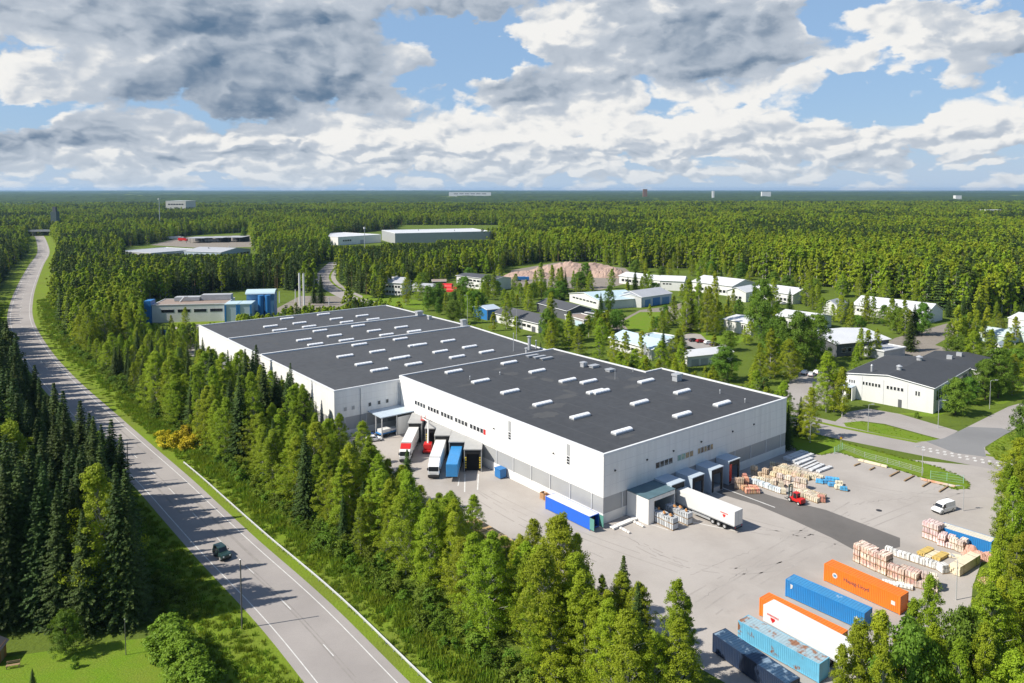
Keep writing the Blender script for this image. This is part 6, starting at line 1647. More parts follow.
def classify(x, y):
    """returns (stand, kind weights, hmin, hmax, keep probability) or None"""
    q = Vector((x, y, 0)) - G0; v, u = q.dot(V), q.dot(U)
    if y < 1040:
        rd = road_d(x, y)
        if (-12.6 if y < 145 else -15.5) < rd < (15.2 if y > 135 else 15.2 + (135 - y) * .07) + 2.2 * noise.noise((x * .06, y * .06, 9)): return None
    else: rd = -99
    if y < 330 and rd < 0:
        if inside(x, y, LAWN) or y < 102 or (y < 126 and rd > -18): return None
        return (('left', (.10, .87, .03), (17 if y < 150 else 14) if y < 215 else 11, (23 if y < 150 else 20) if y < 215 else 16, .99) if x > -.665 * y - 1 else ('left', (.1, .87, .03), 22, 26, .99))  # past the left frame edge: unseen taller trees, added to shade the wood
    if -80 < u < 232 and v < -22.5 and rd > 0 and y < 420:
        if u < 76 and v > -24.5: return None
        if v < -20.5 and u < 225:
            if u < 0 and x > .258 * y - 1: return None
            sh = .80 if u > 20 else .95
            if 60 < u < 200: sh = .62
            h0, h1 = (12.5, 17) if u < -15 else ((9.5, 13.5) if u < 70 else ((13, 18) if u < 135 else (7.5, 11.5)))
            if -15 < u < 76 and v < -34: h0, h1 = h0 + 2, h1 + 2.5
            return ('belt', (sh, .99 - sh, .01), h0, h1, .94)
    if inside(x, y, PR): return ('right', (.97, .02, .01), 11, 16, .93)
    if 62.5 < v < 77.5 and -2 < u < 185:
        if u < 62: return ('back', (.84, .12, .04), 9, 14, .80)
        return ('back', (.75, .20, .05), 4.5, 9, .30)
    if -24.5 < v < 98 and -90 < u < 200: return None
    if inside(x, y, P2) or inside(x, y, P3) or inside(x, y, P4) or inside(x, y, P5): return None
    if KS.find((x, y, 0))[2] < 11: return None
    if y < 150: return None
    n = pat(x, y, .006); n2_ = pat(x, y, .02, 50)
    left = x < -120 + y * .02
    wb = min(.92, max(.12, .62 + n * .9 + n2_ * .5 - (.05 if left else 0)))
    return ('wood', (wb, (1 - wb) * .75, (1 - wb) * .25), (12.5 if x < 40 else 16) + n2_ * 4, (19 if x < 40 else 23.5) + n2_ * 4, .97)
y = 58.0
while y < 2700:
    s = 3.5 if y < 200 else (4.1 if y < 460 else 4.1 + (y - 460) * .0026)
    xm = .70 * y + 34
    x = -xm
    while x < xm:
        X_, Y_ = x + rt.uniform(-.42, .42) * s, y + rt.uniform(-.42, .42) * s
        c = classify(X_, Y_)
        if c and rt.random() < c[4]:
            st, w, h0, h1, _ = c; r0 = rt.random()
            k = 'birch' if r0 < w[0] else ('spruce' if r0 < w[0] + w[1] else 'pine')
            h = rt.uniform(h0, h1) * (1.03 if k == 'spruce' else 1)
            lim = sight(X_, Y_)
            if lim < 3.5: x += s; continue
            if st in ('belt', 'right'): h *= rt.uniform(.66, 1.13)
            h = min(h, lim * rt.uniform(.78, 1.0))
            wsc = rt.uniform(.82, 1.15) * (1 if y < 460 else s / 4.1 * .97)
            if k == 'birch' and h < 14: wsc *= 1.10
            if st in ('belt', 'right'): wsc *= rt.uniform(.85, 1.25)
            vis = abs(X_) < .70 * Y_ + 2 and Y_ > 66
            near_list.append((h / Y_ if vis else 0, X_, Y_, k, h, wsc, st))
        x += s
    y += s
near_list.sort(key=lambda a: -a[0])
NKEEP = {'birch': 205, 'spruce': 95, 'pine': 8}
cnt = {'birch': 0, 'spruce': 0, 'pine': 0}
def stand_label(k, st, x, y):
    q = Vector((x, y, 0)) - G0; u = q.dot(U); nm = {'birch': 'green leafy birch', 'spruce': 'dark conical spruce', 'pine': 'open crowned pine'}[k]
    if st == 'left':
        part = 'nearest the lawn' if y < 140 else ('beside the straight stretch' if y < 190 else 'further along the shadowed stretch')
        return f'{nm} in the dense wood left of the highway, {part}', f'{k} trees left of the highway {part}'
    if st == 'belt':
        part = 'in front of the container yard' if u < -20 else ('beside the old timber pallets' if u < 30 else ('screening the docked trucks' if u < 76 else ('hiding the far white side wall' if u < 150 else 'beyond the far roof corner')))
        return f'{nm} in the belt between highway and warehouse, {part}', f'{k} trees {part}'
    if st == 'right':
        part = 'at the bottom right corner' if y < 100 else 'along the right edge by the brick yard'
        return f'{nm} in the thicket {part}', f'{k} trees {part}'
    if st == 'back': return f'{nm} in the row between the back of the warehouse and the street', f'{k} trees behind the warehouse'
    return f'{nm} standing in the wood behind the warehouse', f'{k} trees at the wood edge'
for (sz, X_, Y_, k, h, wsc, st) in near_list:
    if sz > 0 and cnt[k] < NKEEP[k] and Y_ < 330:
        cnt[k] += 1; lab, gr = stand_label(k, st, X_, Y_)
        o = tree(k, 0, rt.randrange(NVAR[k][0]), Vector((X_, Y_, 0)), h, wsc, lab, gr)
    else:
        far_list[k].append((X_, Y_, h, wsc))

# ---- trees one by one between the buildings: base pixel, top pixel
def hand(x, yb, yt, kind, label, w=1.0, lod=0, group=None):
    p = at(x, yb); h = (yb - yt) / F_PX * p.y * 1.0
    q = at(x, yt)
    # height from the two pixel rows at this distance
    h = CAM_H - (yt - HZ) / F_PX * p.y
    return tree(kind, lod, rt.randrange(NVAR[kind][lod]), p, max(1.2, h), w * 1.0 * min(1.6, max(.8, (BASEH[kind] / max(h, 3)) ** .5)), label, group)
HAND = [(541, 294, 263, 'birch', 1.1, 'left birch of the clump in front of the rubble heap'), (552, 295, 265, 'birch', 1, 'middle birch of the clump in front of the rubble heap'), (561, 297, 267, 'birch', .9, 'right birch of the clump in front of the rubble heap'),
 (585, 288, 263.5, 'broad', .85, 'yellowish broad tree standing alone before the rubble heap'), (573, 288, 271, 'birch', .8, 'small birch between the birch clump and the broad yellowish tree'), (635, 289, 271, 'spruce', 1.2, 'dark spruce before the long white row building'),
 (506.5, 329, 294, 'birch', .9, 'birch in front of the blue walled workshop'), (516, 336, 317, 'young', 1, 'thin pale birch before the white workshop wall'), (551, 342, 293, 'birch', 1.15, 'tall birch at the right end of the dark roofed workshop'), (547, 346, 310, 'broad', .7, 'bushy tree at the right end of the dark roofed workshop'),
 (569, 349, 315, 'birch', 1.1, 'birch in front of the brown roofed shed'), (578, 355, 328, 'birch', .9, 'smaller birch at the roof edge in front of the brown roofed shed'), (609, 312, 286, 'broad', .6, 'bluish green tree left of the hall with blue doors'), (597, 308, 295, 'broad', .6, 'round low tree before the pale blue roofed hall'),
 (617, 331, 310, 'broad', 1.2, 'dark round tree behind the flagpole building'), (602, 345, 318, 'birch', 1, 'birch left of the flagpole building, rear one'), (599, 361, 330, 'birch', 1.1, 'birch left of the flagpole building, front one'), (614, 364, 333, 'birch', .9, 'birch close to the left wall of the flagpole building'),
 (642, 361, 332, 'young', 1.0, 'slender pale birch in front of the flagpole building'), (663, 363, 331, 'spruce', .9, 'spruce at the right end of the flagpole building'), (679, 371, 330, 'birch', 1, 'bright birch between the flagpole building and the garage row'),
 (699, 329, 273, 'birch', .8, 'tall narrow birch, left of the two tallest among the white sheds'), (686, 332, 280, 'birch', 1.1, 'broad birch beside the tallest narrow birches'), (691, 331, 292, 'spruce', 1, 'dark spruce among the tall narrow birches'), (707, 335, 287, 'birch', 1.0, 'birch between the two tallest narrow birches'), (715, 332, 272, 'birch', .8, 'tall narrow birch, right of the two tallest among the white sheds'), (720, 335, 303, 'young', 1.0, 'small bright birch left of the white workshop with a tall window'),
 (665, 326, 306, 'broad', .7, 'reddish brown tree at the gravel lot'), (733, 315, 290, 'birch', .8, 'birch behind the white workshop with a tall window'), (739, 317, 300, 'broad', .7, 'dark low tree behind the white workshop'), (728, 313, 298, 'spruce', .9, 'small spruce behind the white workshop'),
 (762, 340, 281, 'broad', .85, 'tall bright green tree right of the white workshop'), (756, 322, 290, 'birch', 1, 'birch behind the tall bright green tree'), (771, 322, 279, 'birch', 1, 'birch right of the tall bright green tree'), (748, 345, 322, 'birch', 1, 'low birch below the tall bright green tree'),
 (778, 364, 318, 'broad', 1.15, 'large round dark tree, left one by the shaded car park'), (797, 368, 314, 'broad', 1.2, 'large round dark tree, middle one by the shaded car park'), (815, 362, 316, 'broad', 1.1, 'large round dark tree, right one by the shaded car park'), (770, 378, 330, 'birch', 1.1, 'birch left of the large round dark trees'), (790, 382, 340, 'birch', 1.1, 'birch in front of the large round dark trees'), (760, 385, 345, 'birch', 1.0, 'birch by the back wall left of the shaded car park'),
 (826, 412, 354, 'birch', 1.0, 'narrow dark birch beside the driveway of the grey metal hall'), (834, 412, 372, 'birch', .8, 'small birch between the two driveway birches'), (842, 417, 369, 'young', 1.0, 'bright white stemmed birch on the grass before the grey metal hall'),
 (860, 359, 329, 'birch', .9, 'birch before the arched hall, left one'), (868, 358, 331, 'young', 1.0, 'thin birch before the arched hall, middle one'), (877, 357, 330, 'birch', .9, 'birch before the arched hall, right one'), (910, 351, 317, 'spruce', 1.1, 'dark spruce above the roof of the grey metal hall'),
 (905, 336, 301, 'birch', 1.1, 'birch in the group before the long barn, front one'), (914, 335, 305, 'spruce', 1, 'spruce in the group before the long barn'), (922, 335, 304, 'broad', .9, 'broad tree in the group before the long barn'), (898, 334, 308, 'broad', .8, 'low broad tree left in the group before the long barn'),
 (866, 323, 295, 'birch', .9, 'birch before the left end of the long barn'), (873, 324, 297, 'birch', .9, 'second birch before the left end of the long barn'), (884, 326, 306, 'broad', .7, 'yellowish tree before the middle of the long barn'), (841, 324, 296, 'birch', 1, 'birch between the round roofed shed and the barn'), (848, 325, 300, 'spruce', 1, 'spruce between the round roofed shed and the barn'), (833, 322, 305, 'birch', 1, 'low birch below the round roofed shed'), (822, 318, 298, 'birch', 1, 'birch left of the round roofed shed'),
 (806, 305, 281, 'birch', 1.1, 'yellow green birch right of the white row building'), (816, 308, 286, 'birch', 1, 'birch at the wood edge left of the round roofed shed'), (800, 303, 285, 'spruce', 1, 'spruce at the right end of the white row building'),
 (957, 347, 308, 'young', 1.1, 'yellow green birch, first from the left before the greenhouses'), (968, 347, 313, 'young', 1, 'yellow green birch, second before the greenhouses'), (975, 344, 310, 'young', 1, 'yellow green birch, third before the greenhouses'), (985, 343, 309, 'young', 1, 'yellow green birch, fourth before the greenhouses'), (962, 342, 318, 'birch', .8, 'reddish birch between the first two yellow green birches'), (1000, 338, 314, 'birch', .8, 'birch among the greenhouses'), (1015, 345, 318, 'young', 1, 'bright birch right of the white pavilion'),
 (955, 415, 381, 'broad', 1.0, 'dark rounded tree at the right wall of the grey metal hall'), (968, 404, 380, 'broad', .9, 'dark tree behind the rounded tree at the hall wall'), (998, 398, 351, 'broad', 1.0, 'large leafy tree at the street right of the grey metal hall'), (985, 400, 362, 'broad', .9, 'leafy tree close behind the large street tree'), (1012, 395, 356, 'birch', 1.1, 'birch at the right edge beside the large street tree'), (1018, 378, 345, 'birch', 1, 'birch behind the large street tree at the right edge'), (1026, 455, 405, 'broad', .8, 'tree at the right edge beside the round grass corner'),
 (321, 303, 275, 'spruce', 1.1, 'dark spruce standing at the mouth of the side street'), (314, 303, 284, 'spruce', 1, 'shorter spruce left of the spruce at the side street'), (380, 298, 275, 'birch', .8, 'birch before the left corner of the two storey white house'), (406, 305, 273, 'birch', .9, 'tall birch right of the two storey white house'), (419, 300, 275, 'birch', 1, 'birch before the pale low shed'), (428, 311, 286, 'broad', .8, 'round bright tree left of the red shelters'), (439, 315, 298, 'broad', .6, 'small dark tree before the red shelters'),
 (446, 312, 293, 'birch', .9, 'birch before the short red shelter'), (461, 318, 291, 'birch', 1, 'birch before the white two storey building'), (470, 314, 292, 'birch', .9, 'second birch before the white two storey building'), (478, 323, 298, 'birch', 1.1, 'birch left of the blue walled workshop'), (493, 331, 313, 'young', 1, 'small tree at the left end of the white workshop'), (494, 300, 272, 'birch', 1, 'birch right of the white two storey building'), (528, 312, 285, 'birch', 1, 'birch behind the dark workshop roof'), (520, 305, 283, 'birch', .9, 'birch behind the blue walled workshop'), (534, 300, 283, 'broad', .8, 'broad tree left of the birch clump'),
 (455, 309, 291, 'spruce', 1, 'small spruce between the birches before the red shelters'), (650, 318, 305, 'young', .8, 'low bush like birch on the small lawn'), (185, 326, 308, 'birch', .8, 'small birch before the white factory hall, left one'), (172, 330, 316, 'birch', .8, 'low birch before the left end of the factory hall'), (205, 320, 313, 'young', .8, 'low tree before the right part of the factory hall'), (232, 318, 308, 'young', .8, 'low tree before the blue glass wing'),
 (244, 240, 227, 'broad', .9, 'round tree standing alone by the depot'), (310, 312, 303, 'young', .9, 'young tree by the two steel flues'), (296, 312, 303, 'young', .9, 'young tree left of the two steel flues'), (794, 430, 424, 'shrub', 1, 'small bush in the grass strip by the warehouse corner')]
for (x, yb, yt, k, w, lab) in HAND: hand(x, yb, yt, k, lab, w)
def clear_of_houses(x, y, m, front):
    for (A, d, L, D) in HOUSES:
        q = Vector((x - A.x, y - A.y, 0)); s_ = q.dot(d); t_ = q.dot(Vector((-d.y, d.x, 0)))
        if -m < s_ < L + m and -front < t_ < D + m: return False
    return True
LOTS = [o for o in COL.objects if o.get('kind') == 'structure' and o.name.split('.')[0] in ('gravel_lot', 'car_park', 'side_road', 'side_road_patch', 'lawn')]
LOTP = []
for o in LOTS:
    for f in o.data.polygons: LOTP.append([tuple(o.data.vertices[i].co[:2]) for i in f.vertices])
placed = []
tries = 0
while len(placed) < 240 and tries < 9000:
    tries += 1
    yy = rt.uniform(225, 640); xx = rt.uniform(-.22 * yy, .70 * yy)
    if not inside(xx, yy, P2): continue
    q = Vector((xx, yy, 0)) - G0
    if -26 < q.dot(V) < 79 and q.dot(U) < 235: continue
    if KS.find((xx, yy, 0))[2] < 8 or not clear_of_houses(xx, yy, 3, 17): continue
    if any(inside(xx, yy, pl) for pl in LOTP): continue
    if any((xx - a) ** 2 + (yy - b) ** 2 < 5.5 for a, b in placed): continue
    placed.append((xx, yy)); r0 = rt.random(); k = 'birch' if r0 < .45 else ('young' if r0 < .60 else ('spruce' if r0 < .66 else ('broad' if r0 < .90 else 'shrub')))
    h = {'birch': rt.uniform(8, 15), 'young': rt.uniform(5, 10), 'spruce': rt.uniform(6, 14), 'broad': rt.uniform(6, 12), 'shrub': rt.uniform(1.5, 3)}[k]
    nm = {'birch': 'birch', 'young': 'pale green young birch', 'spruce': 'spruce', 'broad': 'round crowned tree', 'shrub': 'bush'}[k]
    tree(k, 0, rt.randrange(NVAR[k][0]), Vector((xx, yy, 0)), h, 1.2, f'{nm} scattered between the low buildings of the industrial area', f'{k} scattered between the low buildings')
for i, (x, top, d_, k) in enumerate(((852, 664, 76, 'birch'), (874, 638, 77, 'birch'), (897, 630, 78, 'birch'), (926, 612, 81, 'birch'), (948, 588, 85, 'birch'), (925, 640, 75, 'broad'), (955, 640, 78, 'birch'), (900, 660, 72, 'birch'), (1000, 600, 84, 'birch'), (985, 625, 80, 'broad'),
                                     (1008, 560, 92, 'birch'), (1018, 520, 100, 'birch'), (1026, 482, 110, 'birch'), (1036, 470, 118, 'birch'), (1006, 640, 76, 'birch'), (975, 655, 74, 'birch'), (1032, 545, 96, 'birch'), (1022, 590, 86, 'birch'))):
    h = min(19.5, CAM_H - (top - HZ) * d_ / F_PX)
    tree(k, 0, rt.randrange(NVAR[k][0]), Vector(((x - 512) / F_PX * d_, d_, 0)), h, .78 if k == 'birch' else .62, 'large leafy birch filling the bottom right corner below the brick yard' if k == 'birch' else 'wide round crowned tree filling the bottom right corner below the brick yard', f'large {k} trees in the bottom right corner')
# big dark garden tree, hedge, small shrubs by the lawn
def gtree(kind, x, y, h, w, lab, group=None): return tree(kind, 0, rt.randrange(NVAR[kind][0]), at(x, y), h, w, lab, group)
gtree('broad', 66, 655, 6.2, .95, 'low dark garden tree at the edge of the sunny lawn')
gtree('spruce', 33, 690, 2.8, 1.1, 'small blue green conifer at the bottom left on the lawn')
gtree('shrub', 75, 668, 1.5, .6, 'small pale green garden shrub on the lawn')
for i, (x, y) in enumerate(((168, 650), (172, 656), (176, 662), (180, 669), (184, 676), (188, 683), (192, 691), (196, 699), (200, 708))):
    gtree('hedge', x, y, 4.7 + .12 * (i % 3), 1.25, 'dense rounded hedge bush beside the lawn at the bottom left', 'hedge bushes beside the lawn')
for i, (x, y) in enumerate(((165, 438), (173, 443), (182, 439), (190, 446), (197, 440), (186, 433))):
    gtree('yellow', x, y + 3, 2.6, 1.25, 'yellow flowering bush among the green shrubs of the roadside', 'yellow flowering bushes')
for i, (x, y, h, lab) in enumerate(((917, 442 - 24, 1.6, 'small bush at the foot of the hall wall'), (1003, 450, .9, 'low bush on the round grass corner'), (1022, 462, 1.6, 'bush at the right edge of the round grass corner'), (357, 305, 1.8, 'clipped bush in front of the roof at the side street'), (945, 412, 1.3, 'bush at the right corner of the grey metal hall'), (905, 345, 1.6, 'bush at the gravel path behind the grey hall'), (918, 344, 1.4, 'low reddish bush at the gravel path'))):
    gtree('shrub', x, y, h, .8, lab)

# ---- shrubs and scrub of the roadside: individuals nearest, the rest as cover
sh = []
for i in range(14, len(fine)):
    p = fine[i]
    if p.y > 330 or p.y < 78: continue
    t = (fine[min(i + 1, len(fine) - 1)] - fine[i - 1]).normalized(); nr = Vector((t.y, -t.x, 0))
    for k in range(3):
        q = p + nr * rt.uniform(12.6, 17.2) + t * rt.uniform(-.6, .6)
        if rt.random() < .50: sh.append((q.y, q, rt.uniform(1.0, 2.7)))
    if p.y > 112:
        for k in range(2):
            q = p - nr * rt.uniform(11.2, 14.5)
            if rt.random() < .34: sh.append((q.y, q, rt.uniform(1.0, 2.6)))
sh.sort(key=lambda a: a[0])
scrub = []
for i, (yy, q, h) in enumerate(sh):
    if i < 120:
        u = (q - G0).dot(U); side = 'left' if road_d(q.x, q.y) < 0 else 'right'
        part = 'below the timber pallets' if u < 20 else 'along the tree belt'
        lab = 'leafy wild shrub at the foot of the trees, on the left side of the highway' if side == 'left' else 'leafy wild shrub at the foot of the tree belt, ' + part
        tree('shrub', 0, rt.randrange(3), q, h, rt.uniform(.8, 1.3), lab, 'wild shrubs ' + (part if side == 'right' else 'left of the highway'))
    else: scrub.append((q.x, q.y, h, rt.uniform(.8, 1.3)))

# ---- the rest of the wood: instances of a few trees that stand in it
def inst_object(name, pts, sources, label, baseh):
    """sources: list of trees (Empty with crown and trunk); pts: (x, y, h, width scale)"""
    n = len(pts); me = bpy.data.meshes.new(name); me.vertices.add(n)
    co = []; sc = []; ro = []; ix = []
    for (x, y, h, w) in pts:
        co += (x, y, 0); s = h / baseh; sc += (s * w, s * w, s); ro.append(rt.uniform(0, 6.28)); ix.append(rt.randrange(len(sources)))
    me.vertices.foreach_set('co', co)
    a = me.attributes.new('scl', 'FLOAT_VECTOR', 'POINT'); a.data.foreach_set('vector', sc)
    a = me.attributes.new('rot', 'FLOAT', 'POINT'); a.data.foreach_set('value', ro)
    a = me.attributes.new('pick', 'INT', 'POINT'); a.data.foreach_set('value', ix)
    o = bpy.data.objects.new(name, me); COL.objects.link(o); tag(o, label, None, None, 'stuff')
    ng = bpy.data.node_groups.new(name, 'GeometryNodeTree')
    ng.interface.new_socket('Geometry', in_out='INPUT', socket_type='NodeSocketGeometry'); ng.interface.new_socket('Geometry', in_out='OUTPUT', socket_type='NodeSocketGeometry')
    N, Lk = ng.nodes, ng.links; gi = N.new('NodeGroupInput'); go = N.new('NodeGroupOutput')
    iop = N.new('GeometryNodeInstanceOnPoints'); iop.inputs['Pick Instance'].default_value = True
    Lk.new(gi.outputs[0], iop.inputs['Points'])
    jall = N.new('GeometryNodeJoinGeometry')
    for src in sources:
        j = N.new('GeometryNodeJoinGeometry')
        for ch in kids(src):
            oi = N.new('GeometryNodeObjectInfo'); oi.transform_space = 'ORIGINAL'; oi.inputs['Object'].default_value = ch; Lk.new(oi.outputs['Geometry'], j.inputs[0])
        gti = N.new('GeometryNodeGeometryToInstance'); Lk.new(j.outputs[0], gti.inputs[0]); Lk.new(gti.outputs[0], jall.inputs[0])
    Lk.new(jall.outputs[0], iop.inputs['Instance'])
    def attr(nm, typ):
        q = N.new('GeometryNodeInputNamedAttribute'); q.data_type = typ; q.inputs['Name'].default_value = nm; return q.outputs['Attribute']
    Lk.new(attr('pick', 'INT'), iop.inputs['Instance Index']); Lk.new(attr('scl', 'FLOAT_VECTOR'), iop.inputs['Scale'])
    cx = N.new('ShaderNodeCombineXYZ'); Lk.new(attr('rot', 'FLOAT'), cx.inputs[2]); Lk.new(cx.outputs[0], iop.inputs['Rotation'])
    Lk.new(iop.outputs[0], go.inputs[0])
    md = o.modifiers.new('scatter', 'NODES'); md.node_group = ng
    return o
for k, nm in (('birch', 'birch_wood'), ('spruce', 'spruce_wood'), ('pine', 'pine_wood')):
    lst = far_list[k]
    nearf = [a for a in lst if a[1] < 300]; farf = sorted((a for a in lst if a[1] >= 300), key=lambda a: a[1])
    src = [PT[q] for q in sorted(PT) if q[0] == k and q[1] == 0]
    if nearf: inst_object(nm, nearf, src, f'dense {k} wood filling the belt and the highway side behind the front trees', BASEH[k])
    lo = []
    vis = [a for a in farf if abs(a[0]) < .6 * a[1]]
    for v_ in range(NVAR[k][1]):
        a = vis[v_ * 3]; farf.remove(a)
        nth = ('first', 'second', 'third', 'fourth', 'fifth')[v_]
        lo.append(tree(k, 1, v_, Vector((a[0], a[1], 0)), a[2], a[3], f'{k} at the front edge of the wide wood, {nth} nearest of its kind there', f'{k} trees at the edge of the wide wood'))
    inst_object(nm, farf, lo, f'wide {k} forest reaching to the horizon', BASEH[k])
if scrub: inst_object('roadside_scrub', scrub, [PT[q] for q in sorted(PT) if q[0] == 'shrub'], 'low wild scrub along the highway verge', BASEH['shrub'])

# ---- grass tufts of the verges and meadow
def tuft(seed, n, h):
    r = random.Random(seed); mb = MB()
    for i in range(n):
        a = r.uniform(0, 6.28); x, y = r.gauss(0, .28), r.gauss(0, .28); hh = h * r.uniform(.5, 1.2); w = r.uniform(.04, .08); lx, ly = r.uniform(-.35, .35) * hh, r.uniform(-.35, .35) * hh
        mb.face([(x - cos(a) * w, y - sin(a) * w, 0), (x + cos(a) * w, y + sin(a) * w, 0), (x + lx, y + ly, hh)])
    return mb
M['tuft'] = mat('grass_blades', (0.165, 0.240, 0.018), 0.8, rand=0.6, trans=0.3, spec=0.15)
tp = []
for v_ in range(3):
    p = at(300 + v_ * 14, 640 - v_ * 16) ; rd_ = 0
    o = thing('grass_tuft', 'tall grass tuft at the edge of the highway verge', 'grass', bl(-47 + v_, 5 + v_ * 7), 0, 'grass tufts of the verge')
    tuft(v_, 46, .55).build('blades', M['tuft'], o); tp.append(o)
gp = []
for i in range(8, len(fine)):
    p = fine[i]
    if p.y > 420: break
    if p.y > 210 and i % 3: continue
    t = (fine[i + 1] - fine[i - 1]).normalized(); nr = Vector((t.y, -t.x, 0))
    for k in range(13):
        d = rt.uniform(7.3, 15.5); q = p + nr * d * 1.0 + t * rt.uniform(-.5, .5); gp.append((q.x, q.y, rt.uniform(.25, .75) * (1.35 if d > 9.5 else .8), 1.1))
        d = rt.uniform(6.2, 14.0); q = p - nr * d + t * rt.uniform(-.5, .5); gp.append((q.x, q.y, rt.uniform(.2, .6), 1.1))
def sprinkle(poly, n, hmax):
    xs, ys = [q[0] for q in poly], [q[1] for q in poly]; k = 0
    while k < n:
        x, y = rt.uniform(min(xs), max(xs)), rt.uniform(min(ys), max(ys))
        if inside(x, y, poly): gp.append((x, y, rt.uniform(.12, hmax), 1.0)); k += 1
for a, b in zip(gs, gs[1:] + gs[:1]):
    n = int((b - a).length * 3)
    for i in range(n):
        q = a.lerp(b, (i + rt.random()) / n) + Vector((rt.gauss(0, .22), rt.gauss(0, .22), 0)); gp.append((q.x, q.y, rt.uniform(.12, .32), .9))
sprinkle([tuple(q[:2]) for q in px((838, 414), (862, 422), (885, 425), (925, 436), (943, 441), (920, 441.5), (880, 434), (846, 426.5))], 60, .2)
sprinkle([tuple(q[:2]) for q in px((986, 450), (992, 443), (1004, 436), (1024, 427), (1060, 440), (1060, 470), (1022, 466), (996, 460))], 500, .3)
sprinkle([bl(96, -62)[:2], bl(80, -46)[:2], bl(52, -47)[:2], bl(50, -56)[:2], bl(80, -64)[:2]], 500, .6)
inst_object('grass', gp, tp, 'rough grass of the highway verges', .55)

# ---- the far wood beyond the single trees, down to the horizon
M['farwood'] = None
def far_canopy():
    m = bpy.data.materials.new('far_canopy'); m.use_nodes = True; nt = m.node_tree; b = nt.nodes['Principled BSDF']; b.inputs['Roughness'].default_value = .9; b.inputs['Specular IOR Level'].default_value = .1
    tc = nt.nodes.new('ShaderNodeTexCoord'); v = tc.outputs['Object']
    c = mixc(nt, tnoise(nt, v, .05, 6, .7).step(.36, .64), (0.018, 0.036, 0.014), (0.062, 0.100, 0.018))
    c = mixc(nt, tnoise(nt, v, .0030, 4, .6).step(.40, .62) * .75, c, (0.030, 0.050, 0.020))
    c = mixc(nt, tnoise(nt, v, .0016, 3, .5).step(.66, .70), c, (0.16, 0.20, 0.04))
    nt.links.new(c, b.inputs['Base Color']); M['farwood'] = m
    mb = MB(); na, rows = 260, []
    d = 2450.0
    while d < 17500: rows.append(d); d *= 1.018
    for d in rows:
        for i in range(na + 1):
            a = radians(-44 + 88 * i / na); x, y = sin(a) * d, cos(a) * d
            hill = max(0, (d - 3500) / 12000) * 26 * (noise.noise((x * .00028, y * .00028, 2.2)) + .35) + 6 * noise.noise((x * .0012, y * .0012, 5))
            z = 17 + max(-8, hill) + 5.5 * noise.noise((x * .035, y * .035, 0)) + 3.5 * noise.noise((x * .11, y * .11, 4))
            if d < 2600: z -= (2600 - d) * .1
            mb.v.append((x, y, z))
    k = na + 1
    for j in range(len(rows) - 1):
        for i in range(na): mb.f.append((j * k + i, j * k + i + 1, (j + 1) * k + i + 1, (j + 1) * k + i)); mb.m.append(0)
    o = mb.build('distant_forest', m); tag(o, 'far forest fading to blue at the horizon', None, None, 'stuff')
far_canopy()

# ================================================================== STREET FURNITURE
M['post'] = mat('dark_pole', (0.12, 0.11, 0.10), 0.7)
def lamp(label, p, h, arm, rz, m='steel', group=None, r=.09):
    t = thing('street_lamp', label, 'lamp', (p.x, p.y, 0), rz, group)
    mb = MB(); mb.tube([(0, 0, 0), (0, 0, h)], [r, r * .6], 8); mb.build('pole', M[m], t)
    mb = MB(); mb.tube([(0, 0, h - .05), (arm * .4, 0, h + .12), (arm, 0, h + .15)], r * .5, 6); mb.build('arm', M[m], t)
    mb = MB(); mb.box(arm - .1, arm + .65, -.16, .16, h + .08, h + .22); mb.build('lamp_head', M['grey'], t, bevel=.03)
    return t
def pole(label, p, h, r=.11, m='post', cat='pole'):
    t = thing('utility_pole', label, cat, (p.x, p.y, 0)); mb = MB(); mb.tube([(0, 0, 0), (0, 0, h)], [r, r * .8], 8); mb.build('post', M[m], t)
    mb = MB(); mb.tube([(0, 0, h + .003), (0, 0, h + .06)], [r * 1.1, r * .5], 8); mb.build('cap', M['steel'], t); return t
pole('dark roadside pole on the left verge of the highway, nearer one', at(242, 628.5), 10.2)
pole('dark roadside pole on the left verge of the highway, further away', at(128.5, 484.5), 9.2)
pole('thin leaning pole in the dark garden by the lawn', at(126, 655), 5.0, .06)
for (x, yb, yt, arm, rz, lab) in ((938, 428, 404, 1.2, 0, 'pale street lamp at the right corner of the grey metal hall'), (989.5, 409, 383, 1.4, 0, 'pale street lamp beside the large street tree'), (868, 431.5, 408, .8, 0, 'pale street lamp on the grass strip before the grey metal hall'),
                                  (922, 476, 452, 1.0, pi, 'pale street lamp on the grass strip by the wire fence'), (956, 600, 571, 1.0, pi / 2, 'pale lamp post among the weeds at the end of the brick yard'), (963, 511, 493, .9, pi, 'thin lamp post standing on the open yard beside the van'),
                                  (810, 443, 428, .6, 0, 'thin post in the grass strip by the warehouse corner')):
    p = at(x, yb); h = CAM_H - (yt - HZ) / F_PX * p.y; lamp(lab, p, h, arm, rz, 'steel', None, .08)
for (x, yb, yt, lab) in ((299.8, 306, 273.5, 'left one of the two tall pale steel flues behind the roof'), (304, 306, 274, 'right one of the two tall pale steel flues behind the roof')):
    p = at(x, yb); h = CAM_H - (yt - HZ) / F_PX * p.y
    t = thing('steel_flue', lab, 'chimney', (p.x, p.y, 0)); mb = MB(); mb.tube([(0, 0, 0), (0, 0, h)], .5, 14); mb.build('stack', M['trailer'], t); mb = MB(); mb.tube([(0, 0, h + .003), (0, 0, h + .15)], .56, 14); mb.build('rim', M['steel'], t)
